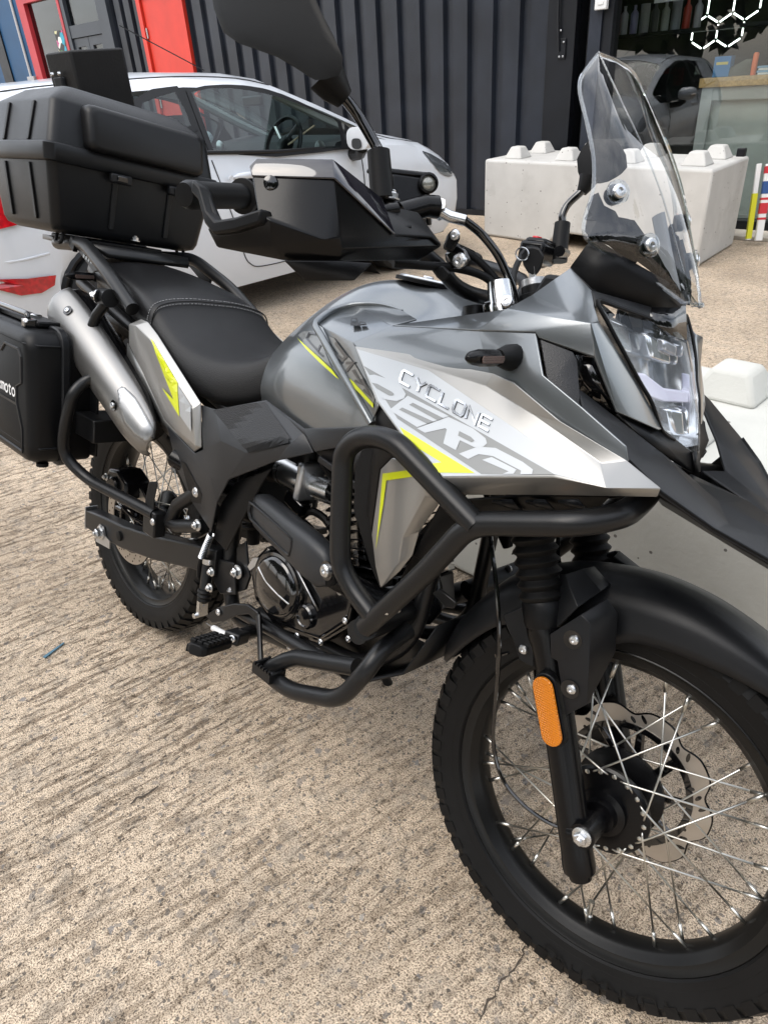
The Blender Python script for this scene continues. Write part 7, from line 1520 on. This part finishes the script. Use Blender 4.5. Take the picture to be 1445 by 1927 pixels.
mk('banjo', tube([PS(822, 390, -.165), PS(832, 400, -.160), PS(848, 408, -.155), PS(876, 415, -.145)], [.012, .008, .0078, .0075], 12), m_steel, mc); mk('banjo_bolt', lathe([(.011, -.01), (.011, .012)], PS(826, 394, -.162), SM @ V((.3, -.8, .4)), 6), m_steel, mc)
mk('brake_hose', tube(cr_spline([PS(874, 415, -.145), PS(905, 440, -.12), PS(935, 478, -.10), PS(955, 520, -.085), PS(968, 555, -.075), PS(972, 585, -.07), PS(975, 620, -.06)], 6), .0062, 10), m_gloss, mc)
mk('lever', tube([PS(745, 395, -.235), PS(700, 400, -.27), PS(600, 396, -.33), PS(520, 390, -.38)], [.010, .008, .007, .007], 10), m_semi, mc)
# bar clamp joints on the guard's inner end
bp('guard_clamp', loft([[PS(x, y, -.165+dy) for x, y in ((832, 468), (842, 440), (856, 428), (864, 434), (866, 450), (850, 476))] for dy in (-.012, .012)]), m_semi, bevel=.004); bolt(PS(857, 442, -.178), SM @ RT, .007, 'cap')
bp('guard_joint', loft([[PS(x, y, -.150+dy) for x, y in ((835, 478), (856, 462), (876, 468), (886, 488), (876, 504), (848, 506))] for dy in (-.014, .014)]), m_gloss, bevel=.004); bolt(PS(866, 491, -.166), SM @ RT, .0105, 'cap')
bp('throttle_housing', loft([[PS(x, y, -.17+dy) for x, y in ((810, 505), (835, 500), (850, 515), (834, 532), (822, 522))] for dy in (-.01, .02)]), m_blk, bevel=.003)
bp('throttle_cable', tube(cr_spline([PS(740, 496, -.23), PS(800, 500, -.19), PS(860, 505, -.15), PS(910, 520, -.115), PS(940, 548, -.095), PS(960, 580, -.085), PS(972, 620, -.075)], 6), .0058, 10), m_rub)
bp('throttle_cable', tube(cr_spline([PS(870, 470, -.13), PS(905, 495, -.11), PS(940, 535, -.09), PS(958, 570, -.08), PS(968, 615, -.07)], 6), .0052, 10), m_rub)
bp('clutch_cable', tube(cr_spline([PS(1010, 470, .16), PS(990, 470, .10), PS(968, 510, .03), PS(966, 560, -.03), PS(975, 610, -.04)], 6), .005, 10), m_rub)
if False: bp('fork_cap', lathe([(.022, -.02), (.022, .012), (.0205, .014), (.018, .040), (.009, .043)], PS(930, 560, -.09), SM @ V((-.42, 0, .9)), 24), mat('bright_cap', (.55, .56, .57), .18, 1.0))
bp('top_clamp', loft([[PS(x, y, -.105+dy) for x, y in ((907, 570), (935, 560), (958, 566), (958, 582), (910, 592))] for dy in (-.01, .05)]), m_gloss, bevel=.004); bolt(PS(953, 568, -.118), SM @ V((.3, -.9, .2)), .009, 'cap')
# ignition key
ky = part('ignition_switch')
kb, kt = PS(1003, 548, -.01), PS(1003, 535, -.01)
kx = SM @ V((-.35, 0, .92))
mk('lock_body', lathe([(.024, -.05), (.024, -.012), (.020, -.010), (.020, 0), (.018, .002)], PS(1005, 540, -.01), kx, 24), m_blk, ky); mk('lock_ring', lathe([(.0185, 0.0), (.0185, .011), (.015, .012)], PS(1005, 540, -.01), kx, 24), m_cast, ky)
mk('key_blade', box(PS(1002, 522, -.01), (.003, .010, .03), kx.to_track_quat('Z', 'Y').to_matrix()), m_cast, ky)
kh = [PS(x, y, -.012) for x, y in ((980, 478), (988, 466), (1002, 463), (1016, 467), (1024, 482), (1018, 504), (1010, 516), (1002, 520), (994, 514), (984, 498))]
mk('key_head', prism(kh, SM @ V((-.006, .012, 0))), m_blk, ky, bevel=.003, seg=3)
mk('key_ring', tube([PS(982+12*math.cos(t), 478+12*math.sin(t), -.015) for t in [2*math.pi*k/20 for k in range(21)]], .0012, 6, cap=False), m_steel, ky)
# left controls
lc_ = part('left_controls')
mk('clutch_perch', SV(box((.892, .225, 1.128), (.05, .05, .035))), m_semi, lc_, bevel=.006); mk('red_switch', box(PS(1010, 450, .275), (.012, .018, .010)), mat('red_button', (.55, .02, .03), .4), lc_, bevel=.002)
mk('switch_block', SV(box((.872, .275, 1.135), (.045, .055, .045))), m_semi, lc_, bevel=.006)
mk('clutch_lever', SV(tube([V((.94, .22, 1.135)), V((.92, .29, 1.14)), V((.86, .38, 1.135)), V((.81, .42, 1.125))], [.010, .008, .007, .007], 8)), m_semi, lc_)
mk('instrument_binnacle', loft([[V((x, y, z)) for x, y, z in ((1.06+dx, -.075, 1.02), (1.06+dx, .075, 1.02), (1.08+dx, .07, 1.075), (1.08+dx, -.07, 1.075))] for dx in (0, .03)]), m_blk, bike, bevel=.006)
bp('instrument_face', prism([V((1.0585, -.06, 1.028)), V((1.0585, .06, 1.028)), V((1.0755, .055, 1.070)), V((1.0755, -.055, 1.070))], (-.002, 0, .001)), m_gloss, smooth=0)
# mirrors
def mirror(stem, head_px, Y, depth, nm='mirror'):
    r_ = part(nm)
    mk('base_boot', tube([PS(*q) for q in stem[:3]], [.016, .0155, .0150], 16), m_rub, r_)
    mk('stem', tube(cr_spline([PS(*q) for q in stem[2:]], 5), .0072, 12), m_gloss, r_)
    return r_
mr1 = mirror([(720, 374, -.238), (716, 330, -.240), (712, 284, -.242), (706, 272, -.243), (672, 215, -.262), (640, 175, -.285), (622, 150, -.30)], None, 0, 0)
mk('neck_boot', tube([PS(648, 186, -.28), PS(630, 166, -.293), PS(612, 140, -.305)], [.013, .020, .025], 16), m_rub, mr1)
hpx = [(604, 150), (578, 133), (536, 108), (460, 81), (430, 60), (412, 15), (404, -30), (402, -80), (430, -130), (490, -150), (540, -100), (566, -25), (588, 28), (612, 75), (632, 122), (630, 142)]
hc = sum((PS(x, y, -.33) for x, y in hpx), V())/len(hpx)
fr = SM @ V((.75, -.05, .0)); rim_f = [PS(x, y, -.33) for x, y in hpx]
mk('mirror_shell', loft([[hc+(p-hc)*s_+V((d, 0, 0)) for p in rim_f] for d, s_ in ((-.016, .96), (-.010, 1.0), (.008, 1.0), (.024, .90), (.036, .70), (.042, .40), (.044, .05))]), m_mir, mr1, smooth=60)
mk('mirror_glass', ([hc+(p-hc)*.94+V((-.0165, 0, 0)) for p in rim_f], [tuple(range(len(rim_f)))]), m_mirror, mr1, smooth=0)
mr2 = mirror([(1051, 492, .30), (1054, 455, .305), (1058, 420, .31), (1058, 405, .31), (1068, 385, .315), (1092, 362, .32), (1102, 350, .325)], None, 0, 0)
mk('neck_boot', tube([PS(1094, 362, .322), PS(1102, 348, .325), PS(1108, 335, .328)], [.010, .015, .019], 14), m_rub, mr2)
hpx2 = [(1108, 345), (1100, 325), (1098, 300), (1108, 278), (1122, 262), (1140, 262), (1152, 285), (1155, 318), (1140, 335), (1122, 345)]
rim2 = [PS(x, y, .34) for x, y in hpx2]; hc2 = sum(rim2, V())/len(rim2)
mk('mirror_shell', loft([[hc2+(p-hc2)*s_+V((d, 0, 0)) for p in rim2] for d, s_ in ((-.016, .96), (-.010, 1.0), (.008, 1.0), (.024, .90), (.036, .70), (.044, .30), (.045, .05))]), m_blk, mr2, smooth=60)
mk('mirror_glass', ([hc2+(p-hc2)*.94+V((-.0165, 0, 0)) for p in rim2], [tuple(range(len(rim2)))]), m_mirror, mr2, smooth=0)
